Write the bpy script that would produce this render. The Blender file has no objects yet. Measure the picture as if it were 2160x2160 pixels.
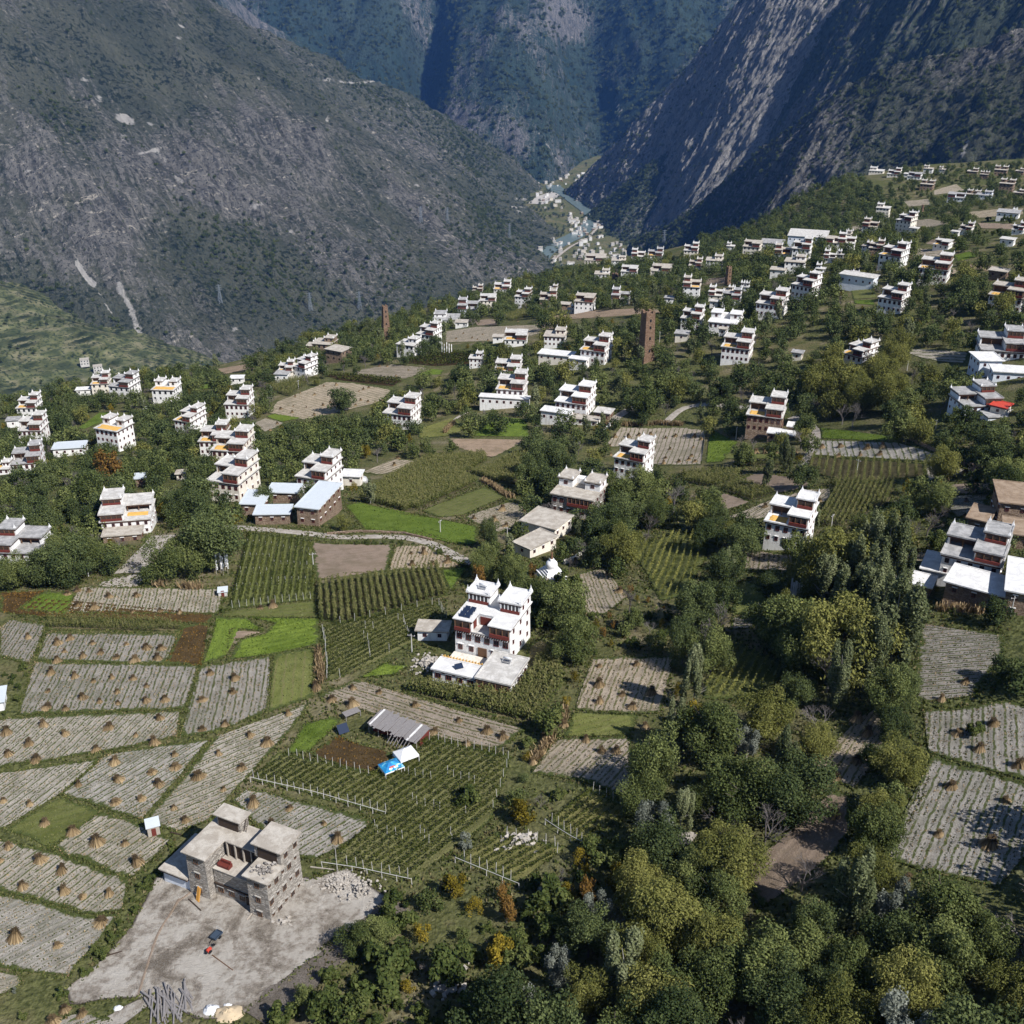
import bpy, math, random
import numpy as np
from mathutils import Vector, Matrix
R = math.radians
SC = bpy.context.scene
COL = SC.collection

# ------------------------------------------------------------------ camera, sky, sun, exposure
S = 1.25                      # metres per layout unit
F = 2316.0                    # focal length in photo pixels (2160 wide)
PITCH = R(26.0)
CAMZ = 100.0 * S
cam = bpy.data.cameras.new('camera')
cam.sensor_width = 36.0
cam.lens = 36.0 * F / 2160.0
cam.clip_start = 1.0
cam.clip_end = 30000.0
cam_o = bpy.data.objects.new('camera', cam)
COL.objects.link(cam_o)
cam_o.location = (0, 0, CAMZ)
cam_o.rotation_euler = (R(90) - PITCH, 0, 0)
SC.camera = cam_o

SUN_EL, SUN_AZ = R(45), R(132)          # azimuth clockwise from +Y (view direction): right and behind
w = bpy.data.worlds.new('World'); SC.world = w; w.use_nodes = True
nt = w.node_tree
sky = nt.nodes.new('ShaderNodeTexSky'); sky.sky_type = 'NISHITA'; sky.sun_disc = False
sky.sun_elevation = SUN_EL; sky.sun_rotation = SUN_AZ; sky.altitude = 2000
nt.links.new(sky.outputs[0], nt.nodes['Background'].inputs[0])
nt.nodes['Background'].inputs[1].default_value = 0.075
sl = bpy.data.lights.new('sun', 'SUN'); sl.energy = 5.0; sl.angle = R(0.5); sl.color = (1.0, 0.97, 0.935)
so = bpy.data.objects.new('sun', sl); COL.objects.link(so)
sd = Vector((math.sin(SUN_AZ) * math.cos(SUN_EL), math.cos(SUN_AZ) * math.cos(SUN_EL), math.sin(SUN_EL)))
so.rotation_euler = sd.to_track_quat('Z', 'Y').to_euler()
so.location = (300, -300, 600)
SC.view_settings.view_transform = 'Standard'
SC.view_settings.look = 'None'
SC.view_settings.exposure = 0.45
SC.view_settings.gamma = 1.0
SC.view_settings.use_curve_mapping = False
cy = SC.cycles
cy.max_bounces = 4; cy.diffuse_bounces = 2; cy.glossy_bounces = 1; cy.transmission_bounces = 1
cy.transparent_max_bounces = 4; cy.volume_bounces = 0
cy.caustics_reflective = False; cy.caustics_refractive = False
cy.use_adaptive_sampling = True; cy.adaptive_threshold = 0.02
cy.use_denoising = True

rng = np.random.default_rng(7)
rnd = random.Random(11)

# ------------------------------------------------------------------ small helpers
def mk(name, V, Fc, mat=None, parent=None, smooth=False, uv=None, attrs=None, link=True):
    """mesh object from numpy / lists. Fc: (n,4) or (n,3) array or a list of index lists."""
    me = bpy.data.meshes.new(name)
    V = np.asarray(V, dtype=np.float32).reshape(-1, 3)
    if isinstance(Fc, np.ndarray):
        n, k = Fc.shape
        me.vertices.add(len(V)); me.vertices.foreach_set('co', V.ravel())
        me.loops.add(n * k); me.loops.foreach_set('vertex_index', Fc.astype(np.int32).ravel())
        me.polygons.add(n)
        me.polygons.foreach_set('loop_start', np.arange(0, n * k, k, dtype=np.int32))
        me.update(calc_edges=True)
        lv = Fc.ravel()
    else:
        me.from_pydata([tuple(map(float, v)) for v in V], [], [tuple(int(i) for i in f) for f in Fc])
        lv = np.array([i for f in Fc for i in f])
    if smooth:
        me.polygons.foreach_set('use_smooth', np.ones(len(me.polygons), dtype=bool))
    if uv is not None:
        ul = me.uv_layers.new(name='UVMap')
        ul.data.foreach_set('uv', np.asarray(uv, dtype=np.float32)[lv].ravel())
    for an, av in (attrs or {}).items():
        a = me.attributes.new(an, 'FLOAT', 'POINT')
        a.data.foreach_set('value', np.asarray(av, dtype=np.float32).ravel())
    me.validate()
    if mat is not None:
        me.materials.append(mat)
    o = bpy.data.objects.new(name, me)
    if link:
        COL.objects.link(o)
    if parent is not None:
        o.parent = parent
    return o

def tag(o, label=None, cat=None, group=None, kind=None):
    if label: o['label'] = label
    if cat: o['category'] = cat
    if group: o['group'] = group
    if kind: o['kind'] = kind
    return o

def empty(name, loc, rz=0.0):
    o = bpy.data.objects.new(name, None)
    o.empty_display_size = 0.5
    COL.objects.link(o)
    o.location = loc; o.rotation_euler = (0, 0, rz)
    return o

def inst(name, mesh, parent=None, loc=(0, 0, 0), rot=(0, 0, 0), scale=(1, 1, 1)):
    o = bpy.data.objects.new(name, mesh)
    COL.objects.link(o)
    if parent is not None: o.parent = parent
    o.location = loc; o.rotation_euler = rot; o.scale = scale
    return o

class MB:
    """collects simple solids, then builds one mesh object"""
    def __init__(s): s.v = []; s.f = []
    def add(s, vs, fs):
        b = len(s.v); s.v += [tuple(v) for v in vs]; s.f += [[i + b for i in f] for f in fs]; return s
    def box(s, x0, x1, y0, y1, z0, z1, bat=0.0, bot=True):
        """box, top inset by bat on every side (battered wall)"""
        b = bat
        vs = [(x0, y0, z0), (x1, y0, z0), (x1, y1, z0), (x0, y1, z0),
              (x0 + b, y0 + b, z1), (x1 - b, y0 + b, z1), (x1 - b, y1 - b, z1), (x0 + b, y1 - b, z1)]
        fs = [[0, 1, 5, 4], [1, 2, 6, 5], [2, 3, 7, 6], [3, 0, 4, 7], [4, 5, 6, 7]]
        if bot: fs.append([3, 2, 1, 0])
        return s.add(vs, fs)
    def obox(s, c, ax, ay, az):
        """oriented box: centre and three half-axis vectors"""
        c, ax, ay, az = map(Vector, (c, ax, ay, az))
        vs = [c + ax * i + ay * j + az * k for k in (-1, 1) for j in (-1, 1) for i in (-1, 1)]
        return s.add(vs, [[0, 1, 5, 4], [1, 3, 7, 5], [3, 2, 6, 7], [2, 0, 4, 6], [4, 5, 7, 6], [2, 3, 1, 0]])
    def tube(s, p0, p1, r0, r1, n=6, cap=True):
        p0, p1 = Vector(p0), Vector(p1); d = (p1 - p0)
        if d.length < 1e-6: return s
        q = d.normalized().to_track_quat('Z', 'Y'); b = len(s.v)
        for p, r in ((p0, r0), (p1, r1)):
            for k in range(n):
                a = 2 * math.pi * k / n
                s.v.append(tuple(p + q @ Vector((r * math.cos(a), r * math.sin(a), 0))))
        for k in range(n):
            s.f.append([b + k, b + (k + 1) % n, b + n + (k + 1) % n, b + n + k])
        if cap:
            s.f.append([b + n + k for k in range(n)]); s.f.append([b + n - 1 - k for k in range(n)])
        return s
    def lathe(s, prof, n=12, c=(0, 0, 0)):
        b = len(s.v)
        for (r, z) in prof:
            for k in range(n):
                a = 2 * math.pi * k / n
                s.v.append((c[0] + r * math.cos(a), c[1] + r * math.sin(a), c[2] + z))
        for i in range(len(prof) - 1):
            for k in range(n):
                s.f.append([b + i * n + k, b + i * n + (k + 1) % n, b + (i + 1) * n + (k + 1) % n, b + (i + 1) * n + k])
        s.f.append([b + (len(prof) - 1) * n + k for k in range(n)])
        return s
    def build(s, name, mat, parent=None, smooth=False, link=True):
        return mk(name, s.v, s.f, mat, parent, smooth, link=link)

# ------------------------------------------------------------------ gradient noise in numpy
_perm = rng.permutation(4096)
_gang = rng.uniform(0, 2 * np.pi, 4096)
_gx, _gy = np.cos(_gang), np.sin(_gang)
def perlin(x, y, seed=0):
    x = np.asarray(x, float); y = np.asarray(y, float)
    xi = np.floor(x).astype(np.int64); yi = np.floor(y).astype(np.int64)
    xf = x - xi; yf = y - yi
    def g(ix, iy, fx, fy):
        h = _perm[(_perm[(ix + seed * 131) & 4095] + iy + seed * 17) & 4095]
        return _gx[h] * fx + _gy[h] * fy
    u = xf * xf * xf * (xf * (xf * 6 - 15) + 10); v = yf * yf * yf * (yf * (yf * 6 - 15) + 10)
    a = g(xi, yi, xf, yf); b = g(xi + 1, yi, xf - 1, yf)
    c = g(xi, yi + 1, xf, yf - 1); d = g(xi + 1, yi + 1, xf - 1, yf - 1)
    return 1.5 * ((a + (b - a) * u) + ((c + (d - c) * u) - (a + (b - a) * u)) * v)
def fbm(x, y, seed=0, octv=4, gain=0.5):
    r = 0; a = 1.0
    for i in range(octv):
        r = r + a * perlin(x * 2 ** i, y * 2 ** i, seed + i); a *= gain
    return r
def sstep(a, b, x):
    t = np.clip((x - a) / (b - a), 0, 1); return t * t * (3 - 2 * t)

# ------------------------------------------------------------------ camera geometry and the plateau
cP, sP = math.cos(PITCH), math.sin(PITCH)
def ray(u, v):
    """world direction with unit camera depth"""
    xc = (np.asarray(u, float) - 1080) / F; yc = (1080 - np.asarray(v, float)) / F
    return xc, cP + sP * yc, -sP + cP * yc
def at_depth(u, v, d):
    x, y, z = ray(u, v); return np.stack([x * d * S, y * d * S, CAMZ + z * d * S], -1)
def project(X, Y, Z):
    dz = Z - CAMZ
    zc = Y * cP - dz * sP; yc = Y * sP + dz * cP
    return 1080 + F * X / zc, 1080 - F * yc / zc, zc

# ground heights read off the sizes of houses: photo pixel and camera depth
CTRL = [(1035,1385,178),(560,1940,130),(100,1900,136),(485,1060,255),(850,895,390),(1330,1000,330),(1660,1155,240),
 (1595,920,293),(2045,890,248),(1830,1240,180),(1200,900,325),(1080,860,360),(1240,760,380),(1625,660,410),(2070,625,370),
 (1905,490,560),(2110,410,800),(1765,375,870),(1200,640,650),(1240,552,870),(60,900,430),(650,770,440),(905,715,550),
 (1440,540,850),(1560,480,800),(1900,352,990),(2160,337,1000),(960,628,720),(700,702,600),(480,768,540),(170,808,560),(0,858,500),
 (1080,2160,118),(1900,2100,108),(2160,1700,128),(1600,1600,150),(1080,1650,148),(270,1120,240),(75,1190,222),(510,880,400),
 (405,910,400),(1355,1007,325),(1220,1110,240),(705,1040,268),(2100,1240,168),(0,1400,178),(1700,530,560),(1640,2050,112),
 (0,2160,116),(2160,2160,98),(1300,1420,172),(800,1550,160),(1500,1480,163)]
_c = np.array(CTRL, float)
_cp = at_depth(_c[:, 0], _c[:, 1], _c[:, 2])
_q = _cp[:, :2] / 500.0
def _tk(d2): return 0.5 * d2 * np.log(d2 + 1e-12)
def _fit(q, z, lam):
    n = len(q)
    d2 = ((q[:, None] - q[None]) ** 2).sum(-1)
    A = np.zeros((n + 3, n + 3)); A[:n, :n] = _tk(d2) + lam * np.eye(n)
    A[:n, n] = 1; A[:n, n + 1:] = q; A[n, :n] = 1; A[n + 1:, :n] = q.T
    return np.linalg.solve(A, np.r_[z, 0, 0, 0])
_w = _fit(_q, _cp[:, 2], 0.06)
def plateau(X, Y):
    X = np.asarray(X, float); Y = np.asarray(Y, float); sh = X.shape
    P = np.stack([X.ravel(), Y.ravel()], -1) / 500.0
    out = np.empty(len(P))
    for i in range(0, len(P), 20000):
        p = P[i:i + 20000]
        d2 = ((p[:, None] - _q[None]) ** 2).sum(-1)
        out[i:i + 20000] = _tk(d2) @ _w[:-3] + _w[-3] + p @ _w[-2:]
    return out.reshape(sh)
# edge of the bench: seen skyline, as azimuth -> distance
EDGE = [(-900,900,430),(-300,880,450),(0,862,490),(170,812,550),(480,772,535),(700,706,595),(960,632,710),(1080,597,775),(1240,562,865),
        (1440,546,845),(1560,486,800),(1640,420,830),(1700,384,865),(1770,370,885),(1900,354,985),(2160,338,1000),(2700,330,1000),(3400,330,950)]
_e = np.array(EDGE, float); _ep = at_depth(_e[:, 0], _e[:, 1], _e[:, 2])
_eaz = np.arctan2(_ep[:, 0], _ep[:, 1]); _er = np.hypot(_ep[:, 0], _ep[:, 1])
VALLEY = -520.0 * S
def ground(X, Y):
    X = np.asarray(X, float); Y = np.asarray(Y, float)
    az = np.arctan2(X, Y); r = np.hypot(X, Y)
    re = np.interp(az, _eaz, _er)
    k = np.minimum(1.0, re / np.maximum(r, 1e-6))
    z = plateau(X * k, Y * k)
    dr = np.maximum(r - re, 0)
    return np.maximum(z - 0.8 * np.sqrt(dr * dr + 400) + 16 - 0.0 * dr, VALLEY)
def hit(u, v):
    """where the photo pixel's ray meets the plateau (arrays)"""
    u = np.atleast_1d(np.asarray(u, float)); v = np.atleast_1d(np.asarray(v, float))
    dx, dy, dz = ray(u, v)
    ts = np.geomspace(60 * S, 1150 * S, 90)
    X = dx[:, None] * ts; Y = dy[:, None] * ts; Z = CAMZ + dz[:, None] * ts
    below = Z < ground(X, Y)
    i = np.where(below.any(1), below.argmax(1), len(ts) - 1); i = np.maximum(i, 1)
    a = ts[i - 1]; b = ts[i]
    for _ in range(22):
        m = (a + b) / 2
        bl = CAMZ + dz * m < ground(dx * m, dy * m)
        b = np.where(bl, m, b); a = np.where(bl, a, m)
    m = (a + b) / 2
    X = dx * m; Y = dy * m
    return np.stack([X, Y, ground(X, Y)], -1)
def hit1(u, v): return hit([u], [v])[0]
def inpoly(u, v, poly):
    u = np.asarray(u, float); v = np.asarray(v, float); c = np.zeros(u.shape, bool)
    n = len(poly)
    for i in range(n):
        x0, y0 = poly[i]; x1, y1 = poly[(i + 1) % n]
        if y0 == y1: continue
        m = ((y0 > v) != (y1 > v)) & (u < (x1 - x0) * (v - y0) / (y1 - y0) + x0)
        c ^= m
    return c

# ------------------------------------------------------------------ materials
class NT:
    def __init__(s, name, rough=0.9, spec=0.15):
        s.m = bpy.data.materials.new(name); s.m.use_nodes = True
        s.t = s.m.node_tree; s.n = s.t.nodes; s.b = s.n['Principled BSDF']
        s.b.inputs['Roughness'].default_value = rough
        s.b.inputs['Specular IOR Level'].default_value = spec
        s._tc = None
    def L(s, a, b): s.t.links.new(a, b)
    def val(s, x, sock):
        if isinstance(x, bpy.types.NodeSocket): s.L(x, sock)
        elif isinstance(x, (tuple, list)) and len(x) == 3 and sock.type == 'RGBA': sock.default_value = (*x, 1)
        else: sock.default_value = x
    def co(s, which='Object'):
        if s._tc is None: s._tc = s.n.new('ShaderNodeTexCoord')
        return s._tc.outputs[which]
    def geo(s, which='Position'):
        return s.n.new('ShaderNodeNewGeometry').outputs[which]
    def uv(s):
        return s.n.new('ShaderNodeUVMap').outputs[0]
    def attr(s, name, t='GEOMETRY', out='Fac'):
        a = s.n.new('ShaderNodeAttribute'); a.attribute_name = name; a.attribute_type = t; return a.outputs[out]
    def mapv(s, vec, scale=(1, 1, 1), rot=(0, 0, 0), loc=(0, 0, 0)):
        a = s.n.new('ShaderNodeMapping'); s.L(vec, a.inputs[0])
        a.inputs[1].default_value = loc; a.inputs[2].default_value = rot; a.inputs[3].default_value = scale
        return a.outputs[0]
    def noise(s, scale, detail=3, vec=None, rough=0.55, dist=0.0):
        a = s.n.new('ShaderNodeTexNoise'); s.L(vec if vec is not None else s.co(), a.inputs['Vector'])
        a.inputs['Scale'].default_value = scale; a.inputs['Detail'].default_value = detail
        a.inputs['Roughness'].default_value = rough; a.inputs['Distortion'].default_value = dist
        return a.outputs[0]
    def voro(s, scale, vec=None, feat='F1', out=0, rand=1.0):
        a = s.n.new('ShaderNodeTexVoronoi'); a.feature = feat
        s.L(vec if vec is not None else s.co(), a.inputs['Vector']); a.inputs['Scale'].default_value = scale
        a.inputs['Randomness'].default_value = rand
        return a.outputs[out]
    def ramp(s, x, pts, interp='LINEAR'):
        a = s.n.new('ShaderNodeValToRGB'); s.val(x, a.inputs[0]); e = a.color_ramp.elements
        a.color_ramp.interpolation = interp
        while len(e) < len(pts): e.new(0.5)
        for k, (p, c) in enumerate(pts):
            e[k].position = p; e[k].color = (*c, 1) if isinstance(c, (tuple, list)) else (c, c, c, 1)
        return a.outputs[0]
    def mix(s, f, a, b, mode='MIX'):
        x = s.n.new('ShaderNodeMix'); x.data_type = 'RGBA'; x.blend_type = mode
        s.val(f, x.inputs[0]); s.val(a, x.inputs[6]); s.val(b, x.inputs[7]); return x.outputs[2]
    def math(s, op, a, b=0.0, c=0.0, clamp=False):
        x = s.n.new('ShaderNodeMath'); x.operation = op; x.use_clamp = clamp
        s.val(a, x.inputs[0]); s.val(b, x.inputs[1]); s.val(c, x.inputs[2]); return x.outputs[0]
    def step(s, x, a, b):
        m = s.n.new('ShaderNodeMapRange'); m.interpolation_type = 'SMOOTHSTEP'
        s.val(x, m.inputs[0]); m.inputs[1].default_value = a; m.inputs[2].default_value = b
        return m.outputs[0]
    def sep(s, v):
        a = s.n.new('ShaderNodeSeparateXYZ'); s.L(v, a.inputs[0]); return a.outputs
    def rand(s):
        return s.n.new('ShaderNodeObjectInfo').outputs['Random']
    def bump(s, h, dist=0.05, st=1.0):
        a = s.n.new('ShaderNodeBump'); a.inputs['Strength'].default_value = st; a.inputs['Distance'].default_value = dist
        s.L(h, a.inputs['Height']); s.L(a.outputs[0], s.b.inputs['Normal']); return s
    def col(s, c):
        s.val(c, s.b.inputs['Base Color']); return s
M = {}
# ------------------------------------------------------------------ ground of the bench and the valley
def mat_ground():
    n = NT('ground_grass', 0.95, 0.05)
    p = n.geo()
    big = n.noise(0.02, 4, p); mid = n.noise(0.13, 4, p); fine = n.noise(1.3, 4, p)
    c = n.ramp(mid, [(0.30, (0.055, 0.066, 0.020)), (0.44, (0.098, 0.105, 0.038)), (0.55, (0.15, 0.130, 0.066)), (0.68, (0.25, 0.21, 0.145))])
    g = n.ramp(fine, [(0.35, (0.030, 0.045, 0.012)), (0.65, (0.11, 0.13, 0.04))])
    c = n.mix(n.step(big, 0.4, 0.62), c, g)
    c = n.mix(0.35, c, n.ramp(fine, [(0.3, (0.03, 0.03, 0.012)), (0.7, (0.20, 0.18, 0.09))]))
    n.col(c); n.bump(n.noise(1.5, 5, p), 0.5); return n.m
M['ground'] = mat_ground()
def build_ground():
    az = np.r_[np.radians(np.linspace(-100, -36, 20)), np.radians(np.linspace(-35, 35, 300)), np.radians(np.linspace(36, 100, 20))]
    k = np.r_[np.linspace(0.0, 1.0, 210)]
    off = np.r_[4, 10, 18, 28, 40, 55, 75, 100, 140, 190, 260, 350, 480, 650, 850, 1100, 1500, 2200, 3200, 4600, 5300.]
    re = np.interp(az, _eaz, _er)
    r = np.concatenate([re[:, None] * k[None], re[:, None] + off[None]], 1)
    X = r * np.sin(az)[:, None]; Y = r * np.cos(az)[:, None]
    Z = ground(X, Y)
    beyond = np.clip((r - re[:, None]) / 60, 0, 1)
    Z = Z + beyond * 14 * fbm(X / 90, Y / 90, 3, 4) * (Z > VALLEY + 8)
    nA, nR = X.shape
    idx = np.arange(nA * nR).reshape(nA, nR)
    q = np.stack([idx[:-1, :-1], idx[:-1, 1:], idx[1:, 1:], idx[1:, :-1]], -1).reshape(-1, 4)[:, ::-1]
    o = mk('ground', np.stack([X, Y, Z], -1).reshape(-1, 3), q, M['ground'], smooth=True)
    tag(o, kind='structure')
build_ground()

# ------------------------------------------------------------------ mountains
def mat_mountain(name, vegA, vegB, rockA, rockB, pale, ang=0.0, rockbias=0.0, dark=(0.024, 0.032, 0.018), stv=(18., 70.)):
    n = NT(name, 0.95, 0.03)
    uv = n.uv()
    m1 = n.mapv(uv, (1, 1, 1), (0, 0, ang))
    st = n.mapv(m1, (1 / stv[0], 1 / stv[1], 1))                 # streaks down the slope
    st2 = n.mapv(uv, (1 / 80., 1 / 12., 1), (0, 0, 0.5))       # ledges along the strata
    a = n.noise(1.0, 6, st, 0.66, 0.9); b = n.noise(1.0, 6, st2, 0.62, 0.5)
    f = n.noise(0.10, 5, uv, 0.75); big = n.noise(1 / 230., 5, uv, 0.6)
    veg = n.mix(n.step(n.math('ADD', n.math('MULTIPLY', f, 0.5), n.math('MULTIPLY', big, 0.6)), 0.42, 0.68), vegA, vegB)
    veg = n.mix(n.step(n.math('ADD', n.math('MULTIPLY', n.noise(0.075, 4, uv, 0.7), 0.75), n.math('MULTIPLY', n.noise(1 / 120., 3, uv), 0.3)), 0.535, 0.60), veg, dark)
    rock = n.mix(n.step(n.math('ADD', n.math('MULTIPLY', a, 0.6), n.math('MULTIPLY', f, 0.4)), 0.41, 0.57), rockA, rockB)
    rock = n.mix(n.step(n.math('ADD', n.math('MULTIPLY', b, 0.6), n.math('MULTIPLY', f, 0.5)), 0.60, 0.74), rock, pale)
    rock = n.mix(n.step(n.noise(0.16, 4, uv, 0.7), 0.54, 0.62), rock, (rockA[0] * .45, rockA[1] * .5, rockA[2] * .5))
    ra = n.attr('rock')
    mask = n.step(n.math('ADD', n.math('ADD', ra, n.math('MULTIPLY', a, 0.75)), n.math('ADD', n.math('MULTIPLY', f, 0.75), rockbias)), 1.00, 1.34)
    c = n.mix(mask, veg, rock)
    sc = n.attr('scar')
    c = n.mix(n.step(n.math('ADD', n.math('MULTIPLY', sc, 0.62), n.math('ADD', n.math('MULTIPLY', n.noise(0.05, 4, uv, 0.75), 0.9), n.math('MULTIPLY', b, 0.25))), 0.90, 1.12), c, (0.40, 0.38, 0.35))
    n.col(c)
    n.bump(n.math('ADD', n.math('MULTIPLY', a, 0.8), n.math('MULTIPLY', f, 1.0)), 14.0, 1.0)
    return n.m
M['mtn_left'] = mat_mountain('left_slope', (0.058, 0.066, 0.046), (0.105, 0.108, 0.076), (0.060, 0.060, 0.054), (0.185, 0.176, 0.158), (0.52, 0.47, 0.39), rockbias=-0.09)
M['mtn_rock'] = mat_mountain('rock_slope', (0.085, 0.098, 0.068), (0.13, 0.135, 0.098), (0.17, 0.165, 0.15), (0.33, 0.31, 0.285), (0.48, 0.44, 0.38), rockbias=0.46, stv=(48., 30.))
M['mtn_green'] = mat_mountain('green_slope', (0.055, 0.074, 0.050), (0.100, 0.112, 0.075), (0.10, 0.10, 0.096), (0.20, 0.19, 0.172), (0.33, 0.29, 0.24), rockbias=-0.03)
M['mtn_far'] = mat_mountain('far_slope', (0.026, 0.046, 0.036), (0.052, 0.074, 0.056), (0.085, 0.09, 0.09), (0.18, 0.172, 0.162), (0.36, 0.32, 0.28), rockbias=-0.08)

MTN = {}
def mountain(name, ridge, fall, mat, nS, nT, slope=0.72, floor=-560, back=0.9, amps=(40, 22, 13, 7, 4), lam=(330, 150, 70, 30, 12),
             conc=1.25, rockfn=None, scarfn=None, seed=0, sil=9.0, extra=None, diag=0.0, elong=2.6, cragk=1.0):
    """a mountain side: a crest line (photo px and depth) and a face falling from it towards `fall`"""
    rp = np.array([at_depth(u, v, d) for u, v, d in ridge])
    L = np.r_[0, np.cumsum(np.linalg.norm(np.diff(rp, axis=0), axis=1))]
    s = np.linspace(0, L[-1], nS)
    P = np.stack([np.interp(s, L, rp[:, k]) for k in range(3)], -1)
    for _ in range(max(2, nS // 60)):
        P[1:-1] = (P[:-2] + 2 * P[1:-1] + P[2:]) / 4
    fd = np.array(fall, float); kk = np.linspace(0, L[-1], len(fd)) if len(fd) != len(ridge) else L
    D = np.stack([np.interp(s, kk, fd[:, 0]), np.interp(s, kk, fd[:, 1])], -1)
    D /= np.linalg.norm(D, axis=1)[:, None]
    fl = floor * S
    H = np.maximum(P[:, 2] - fl, 5.0)
    sl_ = np.interp(s, np.linspace(0, L[-1], len(slope)), slope) if hasattr(slope, '__len__') and len(slope) != len(ridge) else (np.interp(s, L, slope) if hasattr(slope, '__len__') else np.full(nS, slope))
    T = H / sl_
    slope = float(np.mean(sl_))
    Tm = T.max()
    qf = np.linspace(0, 1, nT) ** 1.15
    qb = -np.linspace(0, 1, 24)[1:][::-1] ** 1.5
    q = np.r_[qb, qf]
    t = np.where(q[None] >= 0, q[None] * T[:, None], q[None] * T[:, None] * 0.9)
    drop = np.where(q >= 0, 1 - (1 - np.clip(q, 0, 1)) ** conc, np.abs(q) * back)[None] * H[:, None]
    rnd_edge = 10.0
    X = P[:, 0:1] + D[:, 0:1] * t; Y = P[:, 1:2] + D[:, 1:2] * t; Z = P[:, 2:3] - drop
    sn = slope / math.hypot(1, slope); cn = 1 / math.hypot(1, slope)
    ss = s[:, None] + diag * t; tt = t
    disp = 0
    for i, (a, l) in enumerate(zip(amps, lam)):
        nz = perlin(ss / l + 3.7 * i, tt / (l * elong) + 1.3 * i, seed + i * 3)
        nz2 = perlin(ss / (l * 1.1), tt / (l * 1.1), seed + 40 + i)
        rid = 0.55 - np.abs(nz) * 1.5
        disp = disp + a * (0.75 * rid + 0.45 * nz2)
    wgt = sstep(0.0, 0.16, np.abs(q))[None] * (0.35 + 0.65 * (1 - 0.55 * sstep(0.7, 1.0, q)[None]))
    small = sil * (perlin(ss / 60, tt / 60, seed + 70) + 0.6 * perlin(ss / 23, tt / 23, seed + 71) + 0.4 * perlin(ss / 9, tt / 9, seed + 72))
    tot = disp * wgt + small * (1 - wgt)
    if extra is not None: tot = tot + extra(s[:, None], t, q[None] + 0 * t, P)
    rk0 = 0.34 + 0.30 * fbm(ss / 420, tt / 800, seed + 90, 4)
    if rockfn is not None:
        u_, v_, _ = project(X, Y, Z); rk0 = rk0 + rockfn(u_, v_, q[None] + 0 * t)
    crag = sstep(.34, .75, rk0) * sstep(0.02, .12, q)[None]
    dg = ss + .22 * tt; dh = (tt - .22 * ss) / 1.5
    cr_ = 0
    for a_, l_ in ((15, 95), (9, 44), (5, 20), (2.6, 10)): cr_ = cr_ + a_ * (0.5 - 1.6 * np.abs(perlin(dg / l_, dh / (l_ * 2.0), seed + int(l_))))
    tot = tot + crag * cr_ * cragk
    X = X + D[:, 0:1] * sn * tot; Y = Y + D[:, 1:2] * sn * tot; Z = Z + cn * tot
    rock = 0.34 + 0.30 * fbm(ss / 420, tt / 800, seed + 90, 4) + 0.16 * np.clip(disp / 40, -1, 1)
    u, v, zc = project(X, Y, Z)
    if rockfn is not None: rock = rock + rockfn(u, v, q[None] + 0 * t)
    scar = np.zeros_like(X)
    if scarfn is not None: scar = scarfn(u, v)
    a, b = X.shape
    idx = np.arange(a * b).reshape(a, b)
    qd = np.stack([idx[:-1, :-1], idx[1:, :-1], idx[1:, 1:], idx[:-1, 1:]], -1).reshape(-1, 4)
    V = np.stack([X, Y, Z], -1)
    # orient faces outwards
    n0 = np.cross(V[nS // 2 + 1, b // 2] - V[nS // 2, b // 2], V[nS // 2, b // 2 + 1] - V[nS // 2, b // 2])
    if n0[2] < 0: qd = qd[:, ::-1]
    uv = np.stack([ss + 0 * t, tt + 0 * ss], -1).reshape(-1, 2)
    o = mk(name, V.reshape(-1, 3), qd, mat, smooth=True, uv=uv, attrs={'rock': rock.ravel(), 'scar': scar.ravel()})
    tag(o, kind='structure')
    MTN[name] = (V, q, u, v, rock)
    return o

def blob(u, v, cx, cy, rx, ry, rot=0.0):
    c, s_ = math.cos(rot), math.sin(rot)
    a = ((u - cx) * c + (v - cy) * s_) / rx; b = (-(u - cx) * s_ + (v - cy) * c) / ry
    return np.exp(-(a * a + b * b))
def pline(u, v, pts, wdt):
    """closeness to a pixel polyline"""
    d = np.full(np.shape(u), 1e9)
    for (x0, y0), (x1, y1) in zip(pts[:-1], pts[1:]):
        dx, dy = x1 - x0, y1 - y0
        k = np.clip(((u - x0) * dx + (v - y0) * dy) / (dx * dx + dy * dy), 0, 1)
        d = np.minimum(d, np.hypot(u - x0 - k * dx, v - y0 - k * dy))
    return np.exp(-(d / wdt) ** 2)

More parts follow.
